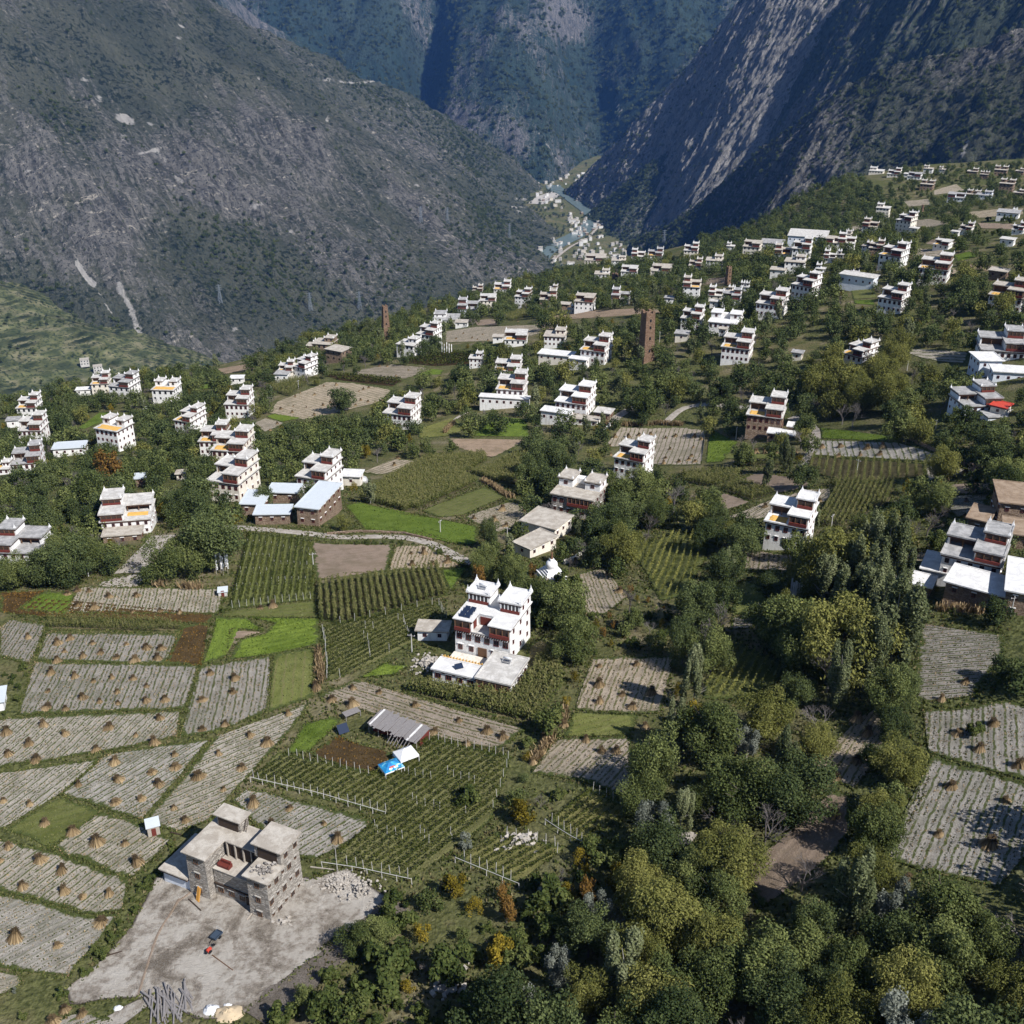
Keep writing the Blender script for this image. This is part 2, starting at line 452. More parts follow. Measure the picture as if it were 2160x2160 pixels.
def left_rock(u, v, q):
    r = 0.36 * blob(u, v, 330, 330, 150, 90, 0.5) + 0.26 * blob(u, v, 520, 430, 160, 60, 0.6) + 0.3 * blob(u, v, 180, 180, 90, 45, 0.5)
    r += 0.22 * blob(u, v, 240, 480, 110, 50, -0.2) + 0.2 * blob(u, v, 900, 440, 160, 60, 0.65) + 0.2 * blob(u, v, 700, 560, 140, 50, 0.6) + 0.2*blob(u, v, 60, 370, 60, 50)
    r += 0.2 * blob(u, v, 860, 280, 120, 30, 0.5)
    r -= 0.45 * blob(u, v, 120, 700, 240, 90) + 0.25 * blob(u, v, 550, 560, 120, 90, 0.6) + 0.3 * blob(u, v, 1050, 460, 90, 60, 0.5) + 0.25 * blob(u, v, 520, 130, 220, 70, 0.5)
    return r - 0.3 * sstep(0.82, 1.0, q)
def left_scar(u, v):
    s_ = 1.3 * pline(u, v, [(163, 555), (180, 585), (198, 600)], 4.5)
    s_ += 1.0 * pline(u, v, [(250, 600), (275, 650), (300, 720), (325, 790)], 10)
    s_ += 0.8 * blob(u, v, 260, 250, 28, 10, 0.4) + 0.8 * blob(u, v, 690, 168, 14, 9) + 0.8 * pline(u, v, [(715, 172), (750, 176), (790, 170)], 5)
    for bx, by, ba, bb, br in ((268, 253, 20, 10, .5), (317, 261, 18, 8, .9), (261, 290, 16, 12, .3), (179, 168, 15, 9, .3), (209, 209, 20, 10, .5), (60, 361, 16, 9, .2), (540, 436, 26, 10, -.5), (611, 488, 10, 7, .5), (490, 697, 20, 8, -.4), (383, 55, 14, 6, .5), (378, 80, 13, 7, .4), (545, 165, 9, 9, 0), (690, 250, 8, 12, 0), (340, 330, 30, 7, .8), (380, 380, 26, 8, .7), (290, 325, 30, 4, -.2), (330, 315, 30, 4, -.3), (250, 425, 36, 4, -.35), (300, 480, 40, 3.5, -.45), (230, 470, 30, 3.5, -.25), (650, 390, 12, 5, .7), (905, 425, 9, 7, .6), (880, 390, 14, 6, .6)): s_ = s_ + .80 * blob(u, v, bx, by, ba, bb, br)
    s_ += 0.7 * pline(u, v, [(1080, 436), (1110, 438), (1128, 428)], 2.5) + 0.8 * blob(u, v, 1100, 420, 22, 6) + 0.8 * blob(u, v, 1095, 446, 14, 5, 0.6)
    s_ += 0.7 * pline(u, v, [(1120, 467), (1150, 462), (1163, 450), (1155, 440)], 2.5) + 0.9 * blob(u, v, 136, 350, 9, 6)
    s_ += 0.65 * pline(u, v, [(835, 183), (870, 235), (925, 236)], 2) + 0.8 * pline(u, v, [(130, 440), (150, 500), (163, 555), (198, 600), (235, 660)], 4)
    return s_
mountain('left_mountain',
    [(1122, 372, 3740), (1078, 345, 3600), (1040, 309, 3520), (981, 272, 3450), (929, 238, 3400), (860, 196, 3330), (790, 171, 3260), (735, 160, 3190), (716, 128, 3150),
     (640, 100, 3080), (520, 47, 2980), (447, 0, 2900), (330, -80, 2800), (150, -200, 2700), (-120, -330, 2600), (-450, -470, 2480), (-900, -520, 2300), (-1500, -520, 2000)],
    [(1, 0.05), (1, 0), (1, -.1), (.97, -.2), (.95, -.3), (.9, -.4), (.88, -.45), (.85, -.5), (.84, -.52), (.82, -.55), (.8, -.58), (.78, -.63), (.76, -.65), (.74, -.67), (.72, -.69), (.72, -.69), (.7, -.7), (.7, -.7)],
    M['mtn_left'], 600, 400, slope=[.8,.8,.85,.80,.74,.68,.62,.58,.52,.49,.46,.455,.475,.51,.57,.62,.68,.7], floor=-640, conc=1.25, cragk=1.5, rockfn=left_rock, scarfn=left_scar, seed=1, diag=-0.15)

def right_rock(u, v, q): return 0.12 * sstep(0.05, 0.2, q) - 0.35 * sstep(0.75, 0.95, q)
mountain('rock_mountain',
    [(1190, 404, 3520), (1201, 395, 3478), (1249, 350, 3390), (1301, 298, 3300), (1354, 238, 3210), (1440, 150, 3100), (1559, 0, 2950), (1700, -170, 2800), (2000, -470, 2600), (2500, -800, 2400)],
    [(-0.4, -0.92), (-0.5, -0.87), (-0.5, -0.87)], M['mtn_rock'], 420, 220, slope=0.95, floor=-545, conc=1.2, rockfn=right_rock, seed=21,
    amps=(12, 12, 11, 8, 6), diag=0.2, elong=0.6, cragk=0.35)
def r2_rock(u, v, q): return -0.10 + 0.25 * blob(u, v, 1700, 240, 90, 30, -0.7) - 0.3 * sstep(0.75, 0.95, q)
mountain('green_mountain',
    [(1225, 470, 3150), (1260, 440, 3150), (1335, 372, 3050), (1440, 298, 2950), (1600, 200, 2750), (1678, 123, 2650), (1783, 0, 2500), (1900, -130, 2400), (2150, -380, 2250), (2600, -650, 2000), (3200, -700, 1700)],
    [(-0.5, -0.87), (-0.5, -0.87)], M['mtn_green'], 460, 240, slope=0.72, floor=-545, conc=1.3, rockfn=r2_rock, seed=41, diag=0.25, elong=1.0, cragk=.6, amps=(24, 16, 11, 7, 4))
def r3_rock(u, v, q):
    return 0.12 + 0.3 * blob(u, v, 1720, 270, 90, 22, -0.6) + 0.34 * blob(u, v, 2090, 110, 110, 25, -0.5) + 0.3 * blob(u, v, 1680, 400, 150, 40, -0.65) + 0.25 * blob(u, v, 1560, 480, 90, 40, -0.6) \
        - 0.5 * blob(u, v, 2080, 310, 130, 60, -0.6) - 0.2 * blob(u, v, 1850, 190, 80, 30)
def r3_scar(u, v):
    return 0.9 * pline(u, v, [(2050, 285), (2035, 310), (2030, 330)], 6) + 0.62 * pline(u, v, [(1720, 278), (1850, 275), (2050, 276)], 1.5) + 0.6 * blob(u, v, 1500, 400, 16, 8, -0.7) \
        + 0.6 * pline(u, v, [(2070, 268), (2120, 280), (2150, 300)], 1.5)
mountain('stony_mountain',
    [(1330, 530, 2520), (1335, 520, 2490), (1400, 482, 2400), (1477, 428, 2300), (1560, 350, 2200), (1626, 298, 2100), (1700, 245, 2020), (1775, 182, 1950), (1887, 138, 1850), (2073, 92, 1750), (2160, 60, 1700), (2500, -90, 1550), (3100, -220, 1350)],
    [(-0.45, -0.89), (-0.5, -0.87), (-0.45, -0.89)], M['mtn_left'], 480, 260, slope=0.62, floor=-470, conc=1.25, rockfn=r3_rock, scarfn=r3_scar, seed=61, diag=0.3, elong=1.2, cragk=.7, amps=(26, 18, 12, 7, 4))
def far_extra(s, t, q, P):
    u0 = 1080 + F * P[:, 0] / (P[:, 1] * cP - (P[:, 2] - CAMZ) * sP); u0 = u0[:, None]
    x = u0
    g = -330 * np.exp(-((x - 930 + 60 * q) / 42) ** 2) * sstep(0.1, 0.4, q) * (1 - 0.4 * sstep(0.85, 1, q))
    g = g + 190 * np.exp(-((x - 1090 - 40 * (q - .5)) / 75) ** 2) * sstep(0.2, 0.6, q)
    g = g - 200 * np.exp(-((x - 1240 - 100 * (q - .5)) / 60) ** 2) * sstep(0.15, 0.5, q) + 120 * np.exp(-((x - 1400) / 70) ** 2)
    return g
def far_rock(u, v, q):
    return 0.40 * blob(u, v, 1195, 45, 60, 40, 0.4) + 0.4 * blob(u, v, 1085, 290, 40, 60) + 0.28 * blob(u, v, 1010, 250, 60, 30) + 0.2 * blob(u, v, 1350, 130, 60, 60) + 0.25 * blob(u, v, 960, 60, 60, 60) - 0.1
def far_scar(u, v):
    zz = [(1288, 204), (1300, 207), (1293, 214), (1310, 219), (1296, 226), (1318, 232), (1300, 238), (1318, 243), (1298, 247), (1312, 252)]
    return 0.8 * pline(u, v, zz, 1.6) + 0.65 * pline(u, v, [(1130, 270), (1175, 335), (1200, 360)], 4) + 0.55 * pline(u, v, [(1050, 155), (1095, 205)], 3)
mountain('far_mountain',
    [(-400, -330, 5200), (300, -300, 5200), (700, -260, 5100), (1000, -300, 5000), (1300, -260, 4960), (1700, -330, 4960), (2400, -400, 5200)],
    [(0.12, -1), (0.1, -1), (0.0, -1), (-0.1, -1), (-0.12, -1)], M['mtn_far'], 560, 260, slope=0.58, floor=-760, conc=1.25, rockfn=far_rock, scarfn=far_scar, seed=81,
    amps=(120, 80, 36, 14, 6), lam=(800, 360, 150, 60, 25), extra=far_extra, sil=10)
# middle hill between the left mountain and the far one
mountain('middle_hill', [(900, 330, 4300), (760, 190, 4200), (640, 92, 4100), (545, 40, 4000), (430, -60, 3900), (200, -200, 3800)],
    [(0.5, -0.87), (0.4, -0.92)], M['mtn_far'], 160, 80, slope=0.7, floor=-520, seed=95, sil=6)

def mat_terrace():
    n = NT('terraced_fields', 0.95, 0.03)
    p = n.geo(); f = n.noise(0.03, 4, p); g = n.noise(0.16, 4, p)
    c = n.ramp(f, [(0.36, (0.055, 0.066, 0.030)), (0.5, (0.115, 0.122, 0.056)), (0.62, (0.18, 0.168, 0.098))])
    c = n.mix(n.step(g, 0.52, 0.6), c, (0.03, 0.042, 0.018))
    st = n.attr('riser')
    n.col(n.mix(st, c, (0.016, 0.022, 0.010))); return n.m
def build_terrace():
    nx, ny = 240, 420
    aa = np.linspace(-900, 2100, nx); dd = np.linspace(-520, 620, ny)
    A, Dd = np.meshgrid(aa, dd, indexing='ij')
    X = -233 * S - .63 * A - .78 * Dd; Y = 2230 * S - .78 * A + .63 * Dd
    wob = 60 * fbm(A / 300, Dd / 300, 210, 3)
    h = np.maximum(0, 0.225 * (Dd + 300 + wob)) * sstep(420, 900, A + wob)
    st = 6.0; k = np.floor(h / st); fr = h / st - k
    z = VALLEY + st * (k + sstep(0.6, 1.0, fr)) - 1.0
    z = np.where(h <= 0, VALLEY - 3, z)
    idx = np.arange(nx * ny).reshape(nx, ny)
    q = np.stack([idx[:-1, :-1], idx[1:, :-1], idx[1:, 1:], idx[:-1, 1:]], -1).reshape(-1, 4)[:, ::-1]
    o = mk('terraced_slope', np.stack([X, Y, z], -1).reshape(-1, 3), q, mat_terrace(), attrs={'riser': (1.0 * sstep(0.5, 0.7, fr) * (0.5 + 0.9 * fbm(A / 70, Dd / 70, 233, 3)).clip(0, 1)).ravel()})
    tag(o, kind='structure')
build_terrace()

# haze
def build_haze():
    b = MB().box(-9000, 9000, -1500, 11000, VALLEY - 180, 1500)
    m = bpy.data.materials.new('haze_air'); m.use_nodes = True
    t = m.node_tree; t.nodes.remove(t.nodes['Principled BSDF'])
    v = t.nodes.new('ShaderNodeVolumePrincipled')
    v.inputs['Color'].default_value = (0.13, 0.34, 0.92, 1); v.inputs['Density'].default_value = 3.1e-5
    v.inputs['Anisotropy'].default_value = 0.0
    t.links.new(v.outputs[0], t.nodes['Material Output'].inputs['Volume'])
    o = b.build('haze', m); tag(o, kind='stuff')
    return o
HAZE = True
if HAZE: build_haze()
# ------------------------------------------------------------------ surfaces of fields, roads and yards
def mat_field(name, base, furrow, speck, fs=7.0, noise_w=1.0):
    """UV: x across the rows in row units, y along in metres"""
    n = NT(name, 0.97, 0.03)
    uv = n.uv(); p = n.geo()
    x = n.sep(uv)[0]
    fr = n.math('FRACT', n.math('ADD', x, n.math('MULTIPLY', n.math('SUBTRACT', n.noise(0.5, 2, p), 0.5), 0.5 * noise_w)))
    d = n.math('ABSOLUTE', n.math('SUBTRACT', fr, 0.5))           # 0 in the furrow
    fine = n.noise(fs, 4, p, 0.7); mid = n.noise(0.35, 4, p); big = n.noise(0.05, 3, p)
    c = n.mix(n.step(fine, 0.36, 0.62), base, speck)
    c = n.mix(n.math('MULTIPLY', n.step(mid, 0.42, 0.68), 0.55), c, (base[0] * .62, base[1] * .64, base[2] * .58))
    c = n.mix(n.math('MULTIPLY', n.step(big, 0.45, 0.65), 0.4), c, (base[0] * 1.2, base[1] * 1.2, base[2] * 1.18))
    gm = n.math('SUBTRACT', 0.17, n.math('MULTIPLY', n.noise(0.9, 3, p), 0.16))
    m = n.math('SUBTRACT', 1.0, n.step(n.math('SUBTRACT', d, gm), -0.02, 0.07), clamp=True)
    m = n.math('MULTIPLY', m, n.step(n.noise(1.6, 3, p), 0.30, 0.5))
    c = n.mix(n.math('MULTIPLY', m, n.attr('furrow')), c, furrow)
    rr = n.rand()
    c = n.mix(1.0, c, n.ramp(rr, [(0.0, (0.80, 0.79, 0.78)), (0.5, (1.0, 1.0, 1.0)), (1.0, (1.12, 1.06, 0.96))]), 'MULTIPLY')
    c = n.mix(n.math('MULTIPLY', n.step(n.noise(0.09, 4, p, 0.6), 0.50, 0.66), 0.42), c, (base[0] * .55, base[1] * .60, base[2] * .48))
    # weeds creeping in from the margins
    e = n.attr('edge')
    wm = n.step(n.math('ADD', e, n.math('MULTIPLY', n.noise(0.8, 4, p), 0.9)), 1.05, 1.3)
    c = n.mix(wm, c, n.mix(fine, (0.05, 0.07, 0.02), (0.10, 0.115, 0.04)))
    n.col(c); n.bump(fine, 0.22, 1.0); return n.m
M['stubble'] = mat_field('grey_stubble', (0.275, 0.25, 0.215), (0.095, 0.112, 0.042), (0.44, 0.41, 0.365))
M['stubble_tan'] = mat_field('tan_stubble', (0.315, 0.262, 0.205), (0.125, 0.125, 0.055), (0.45, 0.385, 0.31))
M['soil'] = mat_field('bare_soil', (0.27, 0.205, 0.155), (0.22, 0.165, 0.12), (0.34, 0.27, 0.21), 5.0)
M['brown'] = mat_field('brown_crop', (0.060, 0.040, 0.020), (0.045, 0.035, 0.018), (0.11, 0.075, 0.035), 4.0)
M['green'] = mat_field('green_crop', (0.105, 0.155, 0.026), (0.085, 0.12, 0.022), (0.165, 0.225, 0.045), 3.5)
M['olive'] = mat_field('olive_fallow', (0.125, 0.145, 0.042), (0.17, 0.155, 0.075), (0.18, 0.19, 0.07), 4.0)
M['vinesoil'] = mat_field('vineyard_ground', (0.140, 0.142, 0.055), (0.16, 0.145, 0.07), (0.20, 0.195, 0.085), 4.0)
M['cornsoil'] = mat_field('corn_ground', (0.13, 0.115, 0.06), (0.09, 0.08, 0.04), (0.19, 0.165, 0.09), 4.0)
def mat_dirt():
    n = NT('pale_dirt', 0.97, 0.03); p = n.geo()
    a = n.noise(0.16, 6, p, 0.66, 0.5); b = n.noise(0.9, 5, p, 0.7); f = n.noise(6.0, 4, p, 0.7)
    c = n.ramp(n.math('ADD', n.math('MULTIPLY', a, 0.62), n.math('MULTIPLY', b, 0.38)), [(0.41, (0.15, 0.122, 0.092)), (0.475, (0.30, 0.258, 0.21)), (0.54, (0.49, 0.445, 0.385)), (0.68, (0.60, 0.56, 0.50))])
    c = n.mix(n.math('MULTIPLY', n.step(f, 0.4, 0.65), 0.35), c, (0.46, 0.43, 0.385))
    c = n.mix(n.step(n.math('ADD', n.attr('edge'), n.math('MULTIPLY', b, 0.6)), 0.95, 1.25), c, (0.105, 0.09, 0.075))
    n.col(c); n.bump(n.math('ADD', b, f), 0.35, 1.0); return n.m
M['dirt'] = mat_dirt()
def mat_road():
    n = NT('dirt_road', 0.97, 0.03); p = n.geo()
    c = n.ramp(n.noise(0.7, 5, p, 0.65), [(0.35, (0.27, 0.235, 0.195)), (0.65, (0.45, 0.41, 0.36))])
    n.col(c); n.bump(n.noise(3, 4, p), 0.1); return n.m
M['road'] = mat_road()
M['darksoil'] = mat_field('dark_soil', (0.12, 0.10, 0.082), (0.12, 0.10, 0.08), (0.20, 0.175, 0.15), 4.0)

FIELD_POLYS = []      # pixel outlines, so that trees keep off them
def field(poly, rows, kind, name='field', spacing=1.9, amp=0.07, lift=0.10, step=3.0, furrow=1.0, keep=True):
    """a field laid on the ground; rows: two photo pixels giving the row direction"""
    P = hit([p[0] for p in poly], [p[1] for p in poly])[:, :2]
    r = hit([rows[0][0], rows[1][0]], [rows[0][1], rows[1][1]])[:, :2]
    d = r[1] - r[0]; d /= np.linalg.norm(d); nrm = np.array([d[1], -d[0]])
    U = P @ nrm; Vv = P @ d
    u0, u1 = U.min(), U.max()
    dist = np.hypot(*P.mean(0))
    per = 6 if dist < 330 else 2
    du = spacing / per
    if dist > 330: du = max(du, 1.5)
    us = np.r_[u0 + 1e-3, np.arange(math.ceil(u0 / du) * du + 1e-4, u1 - 1e-3, du), u1 - 1e-3]
    lo = np.full(len(us), 1e9); hi = np.full(len(us), -1e9)
    n = len(poly)
    for i in range(n):
        a, b = U[i], U[(i + 1) % n]; va, vb = Vv[i], Vv[(i + 1) % n]
        if abs(a - b) < 1e-9: continue
        m = (us >= min(a, b)) & (us <= max(a, b))
        vv = va + (vb - va) * (us - a) / (b - a)
        lo = np.where(m, np.minimum(lo, vv), lo); hi = np.where(m, np.maximum(hi, vv), hi)
    ok = hi > lo; us, lo, hi = us[ok], lo[ok], hi[ok]
    wob = 0.5 * perlin(us / 3.1, us * 0 + lo.mean() * .37, 5)
    lo = lo + wob; hi = hi + 0.5 * perlin(us / 2.7, us * 0 + hi.mean() * .31, 6)
    nv = int(max(4, min(90, (hi - lo).max() / step)))
    k = np.linspace(0, 1, nv + 1)
    Vg = lo[:, None] + (hi - lo)[:, None] * k[None]
    curve = 0.35 * perlin(Vg / 17.0, Vg * 0 + u0, 9)
    Ug = us[:, None] + 0 * Vg
    X = (Ug + curve) * nrm[0] + Vg * d[0]; Y = (Ug + curve) * nrm[1] + Vg * d[1]
    ph = Ug / spacing
    Z = ground(X, Y) + lift + amp * (1 - np.abs(np.cos(np.pi * (ph - 0.0))) ** 6)
    Z += 0.05 * perlin(X / 1.3, Y / 1.3, 8)
    ed = np.maximum(1 - np.minimum(Vg - lo[:, None], hi[:, None] - Vg) / 1.6, 1 - np.minimum(Ug - us[0], us[-1] - Ug) / 1.6).clip(0, 1)
    a, b = X.shape
    idx = np.arange(a * b).reshape(a, b)
    q = np.stack([idx[:-1, :-1], idx[1:, :-1], idx[1:, 1:], idx[:-1, 1:]], -1).reshape(-1, 4)
    o = mk(name, np.stack([X, Y, Z], -1).reshape(-1, 3), q, M[kind], smooth=True, uv=np.stack([ph, Vg], -1).reshape(-1, 2),
           attrs={'furrow': np.full(X.size, furrow), 'edge': ed.ravel()})
    tag(o, kind='structure')
    if keep: FIELD_POLYS.append(poly)
    # orientation upward
    return dict(o=o, P=P, d=d, n=nrm, us=us, lo=lo, hi=hi, spacing=spacing, poly=poly, dist=dist)

def strip(pts, wid, kind, name, lift=0.16, seg=3.0, wob=0.3):
    """a road or path: ribbon along photo pixels"""
    P = hit([p[0] for p in pts], [p[1] for p in pts])[:, :2]
    L = np.r_[0, np.cumsum(np.hypot(*np.diff(P, axis=0).T))]
    s = np.linspace(0, L[-1], max(3, int(L[-1] / seg)))
    C = np.stack([np.interp(s, L, P[:, 0]), np.interp(s, L, P[:, 1])], -1)
    for _ in range(3): C[1:-1] = (C[:-2] + 2 * C[1:-1] + C[2:]) / 4
    T = np.gradient(C, axis=0); T /= np.linalg.norm(T, axis=1)[:, None]; N = np.stack([-T[:, 1], T[:, 0]], -1)
    off = np.linspace(-1, 1, 5) * wid / 2
    X = C[:, 0:1] + N[:, 0:1] * off; Y = C[:, 1:2] + N[:, 1:2] * off
    wv = wob * perlin(s / 4, s * 0 + 3.3, 12); X[:, 0] += wv; Y[:, -1] += wv
    Z = ground(X, Y) + lift - 0.12 * (np.abs(np.linspace(-1, 1, 5)) ** 4)[None]
    a, b = X.shape; idx = np.arange(a * b).reshape(a, b)
    q = np.stack([idx[:-1, :-1], idx[1:, :-1], idx[1:, 1:], idx[:-1, 1:]], -1).reshape(-1, 4)[:, ::-1]
    o = mk(name, np.stack([X, Y, Z], -1).reshape(-1, 3), q, M[kind], smooth=True, attrs={'edge': np.zeros(X.size)})
    tag(o, kind='structure')
    return C

FD = {}
def fld(key, poly, rows, kind, **kw): FD[key] = field(poly, rows, kind, **kw)
RL = ((415, 1345), (396, 1400))     # row direction of the left-hand stubble fields
RD = ((200, 1900), (290, 1790))
fld('F1', [(171,1238),(300,1240),(471,1242),(462,1296),(134,1294)], ((224,1240),(206,1290)), 'stubble', spacing=1.6)
fld('F2', [(37,1286),(93,1249),(160,1253),(138,1296)], ((40,1286),(93,1250)), 'green', furrow=0.3, amp=0.1)
fld('F3', [(0,1251),(90,1249),(37,1287),(137,1298),(458,1297),(440,1316),(250,1309),(100,1303),(0,1292)], ((0,1270),(400,1303)), 'brown', furrow=0.3)
fld('F3b', [(391,1317),(443,1317),(425,1404),(347,1402)], ((391,1317),(347,1402)), 'brown', furrow=0.3)
fld('F4', [(100,1305),(391,1316),(380,1333),(99,1329)], ((100,1310),(391,1320)), 'cornsoil', spacing=1.2)
fld('F5', [(0,1324),(24,1307),(97,1316),(84,1350),(63,1402),(0,1387)], ((20,1380),(60,1320)), 'stubble', spacing=1.5)
fld('F6', [(100,1334),(376,1338),(346,1402),(75,1395)], RL, 'stubble', spacing=1.6)
fld('F7', [(73,1397),(420,1405),(391,1496),(39,1509)], RL, 'stubble', spacing=1.65)
fld('F8', [(424,1406),(573,1384),(562,1503),(458,1544),(378,1557)], ((500,1400),(470,1535)), 'stubble', spacing=1.65)
fld('F9', [(577,1383),(661,1368),(659,1472),(567,1505)], ((620,1375),(610,1490)), 'olive', furrow=0.6)
fld('F10', [(522,1303),(671,1306),(676,1359),(576,1381),(484,1391),(507,1350),(559,1339),(581,1316)], ((490,1390),(676,1350)), 'green', furrow=0.2, amp=.1)
fld('F10b', [(458,1303),(520,1304),(556,1331),(488,1327),(474,1387),(427,1401),(447,1345)], ((447,1345),(470,1303)), 'green', furrow=0.4, amp=.1)
fld('F10c', [(489,1329),(557,1333),(503,1349),(486,1350)], ((489,1340),(550,1335)), 'soil')
fld('F11', [(481,1291),(667,1267),(671,1304),(462,1301)], ((470,1300),(668,1280)), 'olive', furrow=0.5)
fld('F12', [(522,1124),(656,1143),(665,1264),(481,1286),(496,1223)], ((560,1130),(530,1280)), 'olive', furrow=0.3, spacing=1.6)
fld('F13', [(658,1145),(720,1149),(830,1150),(817,1205),(720,1211),(669,1226),(661,1197)], ((665,1200),(820,1180)), 'soil', furrow=0.25, amp=.06)
fld('F14', [(834,1150),(895,1150),(944,1178),(975,1195),(929,1200),(820,1204)], ((850,1204),(870,1150)), 'stubble_tan')
fld('F15', [(673,1234),(925,1199),(944,1255),(830,1289),(720,1314),(676,1310)], ((760,1300),(750,1225)), 'cornsoil', spacing=2.0)
fld('F16', [(931,1202),(985,1197),(953,1247),(946,1240)], ((935,1205),(960,1240)), 'green', furrow=.2)
fld('F17', [(678,1324),(925,1274),(945,1306),(876,1354),(813,1387),(720,1428),(692,1438)], ((700,1410),(900,1310)), 'vinesoil', furrow=.3, spacing=1.5)
fld('F18', [(667,1468),(755,1434),(849,1464),(1108,1539),(1050,1583),(895,1548),(795,1512),(720,1480)], ((720,1460),(1060,1560)), 'stubble_tan', spacing=1.7)
fld('F19', [(853,1460),(890,1445),(955,1455),(1075,1460),(1095,1420),(1120,1360),(1145,1348),(1183,1395),(1184,1445),(1130,1530),(1000,1501)], ((900,1450),(1100,1500)), 'cornsoil', spacing=1.3)
fld('F20', [(760,1430),(815,1400),(862,1405),(830,1425)], ((760,1430),(830,1405)), 'green', furrow=.2)
fld('F21', [(604,1590),(640,1530),(700,1512),(720,1517),(650,1588)], ((604,1590),(700,1515)), 'green', furrow=.2, amp=.1)
fld('F22', [(652,1592),(715,1554),(755,1570),(828,1587),(824,1608),(798,1630),(740,1622),(690,1605)], ((660,1590),(820,1610)), 'brown', furrow=.3, amp=.1)
fld('F23', [(531,1645),(589,1588),(690,1610),(798,1636),(838,1640),(905,1562),(921,1561),(1076,1595),(1062,1649),(1044,1701),(1035,1734),(929,1811),(869,1855),(692,1820),(811,1716)],
    ((800,1740),(910,1660)), 'vinesoil', furrow=.35, amp=.1, spacing=1.4)
fld('F24', [(522,1662),(720,1712),(794,1731),(720,1788),(660,1815),(600,1800),(490,1690)], ((560,1720),(630,1680)), 'stubble', spacing=1.45)
fld('F25', [(964,1813),(1050,1757),(1193,1787),(1093,1867)], ((990,1815),(1080,1765)), 'vinesoil', furrow=.5, spacing=1.4)
fld('F26', [(1154,1734),(1242,1666),(1337,1701),(1231,1781)], ((1180,1740),(1265,1675)), 'vinesoil', furrow=.5, spacing=1.4)
RV = ((1330,1390),(1290,1500))
fld('F27', [(1249,1387),(1420,1384),(1395,1503),(1350,1507),(1212,1500)], RV, 'stubble_tan', spacing=1.7)
fld('F27b', [(1212,1503),(1346,1509),(1331,1550),(1188,1554)], ((1220,1550),(1340,1520)), 'olive', furrow=.3, amp=.08)
fld('F28', [(1175,1559),(1331,1554),(1338,1660),(1316,1682),(1242,1652),(1121,1634)], ((1180,1640),(1260,1560)), 'stubble_tan', spacing=1.7)
fld('F29', [(1214,1212),(1272,1197),(1325,1260),(1279,1296),(1236,1297)], ((1240,1205),(1275,1290)), 'stubble_tan', spacing=1.6)
fld('F30', [(1331,1160),(1420,1127),(1498,1130),(1494,1167),(1440,1258),(1395,1268)], ((1470,1130),(1420,1260)), 'olive', furrow=.3, spacing=1.75)
fld('F31', [(1483,1475),(1487,1440),(1548,1352),(1653,1402),(1638,1440),(1560,1475)], ((1500,1465),(1560,1370)), 'olive', furrow=.3, spacing=1.6)
fld('F32', [(1548,1238),(1570,1225),(1637,1250),(1593,1299),(1548,1298)], ((1550,1295),(1630,1250)), 'olive', furrow=.1, amp=.05)
fld('F33', [(1546,1302),(1591,1302),(1588,1324),(1539,1330)], ((1546,1320),(1590,1318)), 'stubble')
fld('F34', [(1572,1158),(1677,1173),(1664,1206),(1569,1204)], ((1590,1160),(1585,1204)), 'stubble_tan', spacing=2.2)
fld('F35', [(1528,1093),(1619,1057),(1708,1031),(1751,1031),(1755,1058),(1712,1063),(1604,1096)], ((1560,1095),(1620,1060)), 'stubble_tan', spacing=1.7)
fld('F36', [(1558,1012),(1597,998),(1701,1011),(1714,1026),(1638,1042),(1621,1031)], ((1560,1015),(1700,1020)), 'soil', furrow=.2, amp=.05)
fld('F37', [(1513,1048),(1527,1040),(1585,1060),(1517,1081)], ((1515,1060),(1580,1062)), 'soil', furrow=.2, amp=.05)
fld('F38', [(1440,998),(1507,994),(1565,996),(1555,1011),(1515,1028),(1442,1018)], ((1440,1005),(1560,1000)), 'cornsoil', spacing=1.2)
fld('F38b', [(1521,1033),(1560,1014),(1636,1043),(1585,1057)], ((1521,1035),(1630,1045)), 'cornsoil', spacing=1.2)
fld('F39', [(1309,901),(1440,901),(1492,908),(1479,981),(1378,981),(1370,932),(1272,945)], ((1450,905),(1425,980)), 'stubble_tan', spacing=1.7)
fld('F40', [(1500,905),(1561,934),(1544,944),(1522,975),(1487,977)], ((1490,975),(1540,930)), 'green', furrow=.3)
fld('F40b', [(1528,957),(1680,959),(1673,969),(1524,968)], ((1528,962),(1680,964)), 'olive', furrow=.2)
fld('F40c', [(1552,971),(1673,978),(1669,987),(1550,981)], ((1552,975),(1670,982)), 'cornsoil', spacing=1.2)
fld('F41', [(1729,903),(1813,911),(1900,925),(1895,931),(1733,925)], ((1730,915),(1890,928)), 'green', furrow=.2)
fld('F42', [(1725,928),(1895,933),(1997,966),(1984,976),(1718,961)], ((1840,932),(1850,968)), 'stubble', spacing=1.8)
fld('F43', [(1710,963),(1949,978),(1952,1006),(1800,1018),(1699,995)], ((1830,972),(1825,1012)), 'cornsoil', spacing=2.4)
fld('F43b', [(1759,1019),(1889,1015),(1878,1059),(1775,1113),(1714,1110),(1759,1065)], ((1830,1018),(1790,1100)), 'cornsoil', spacing=1.4)
fld('F44', [(1953,978),(1999,979),(2057,996),(1955,1016)], ((1990,980),(1995,1008)), 'stubble')
fld('F45', [(1999,1023),(2103,1016),(2088,1040),(1999,1044)], ((2000,1030),(2095,1028)), 'soil', furrow=.2, amp=.05)
fld('F45b', [(1995,1048),(2090,1042),(2078,1067),(2021,1094),(1995,1074)], ((2000,1060),(2080,1052)), 'stubble')
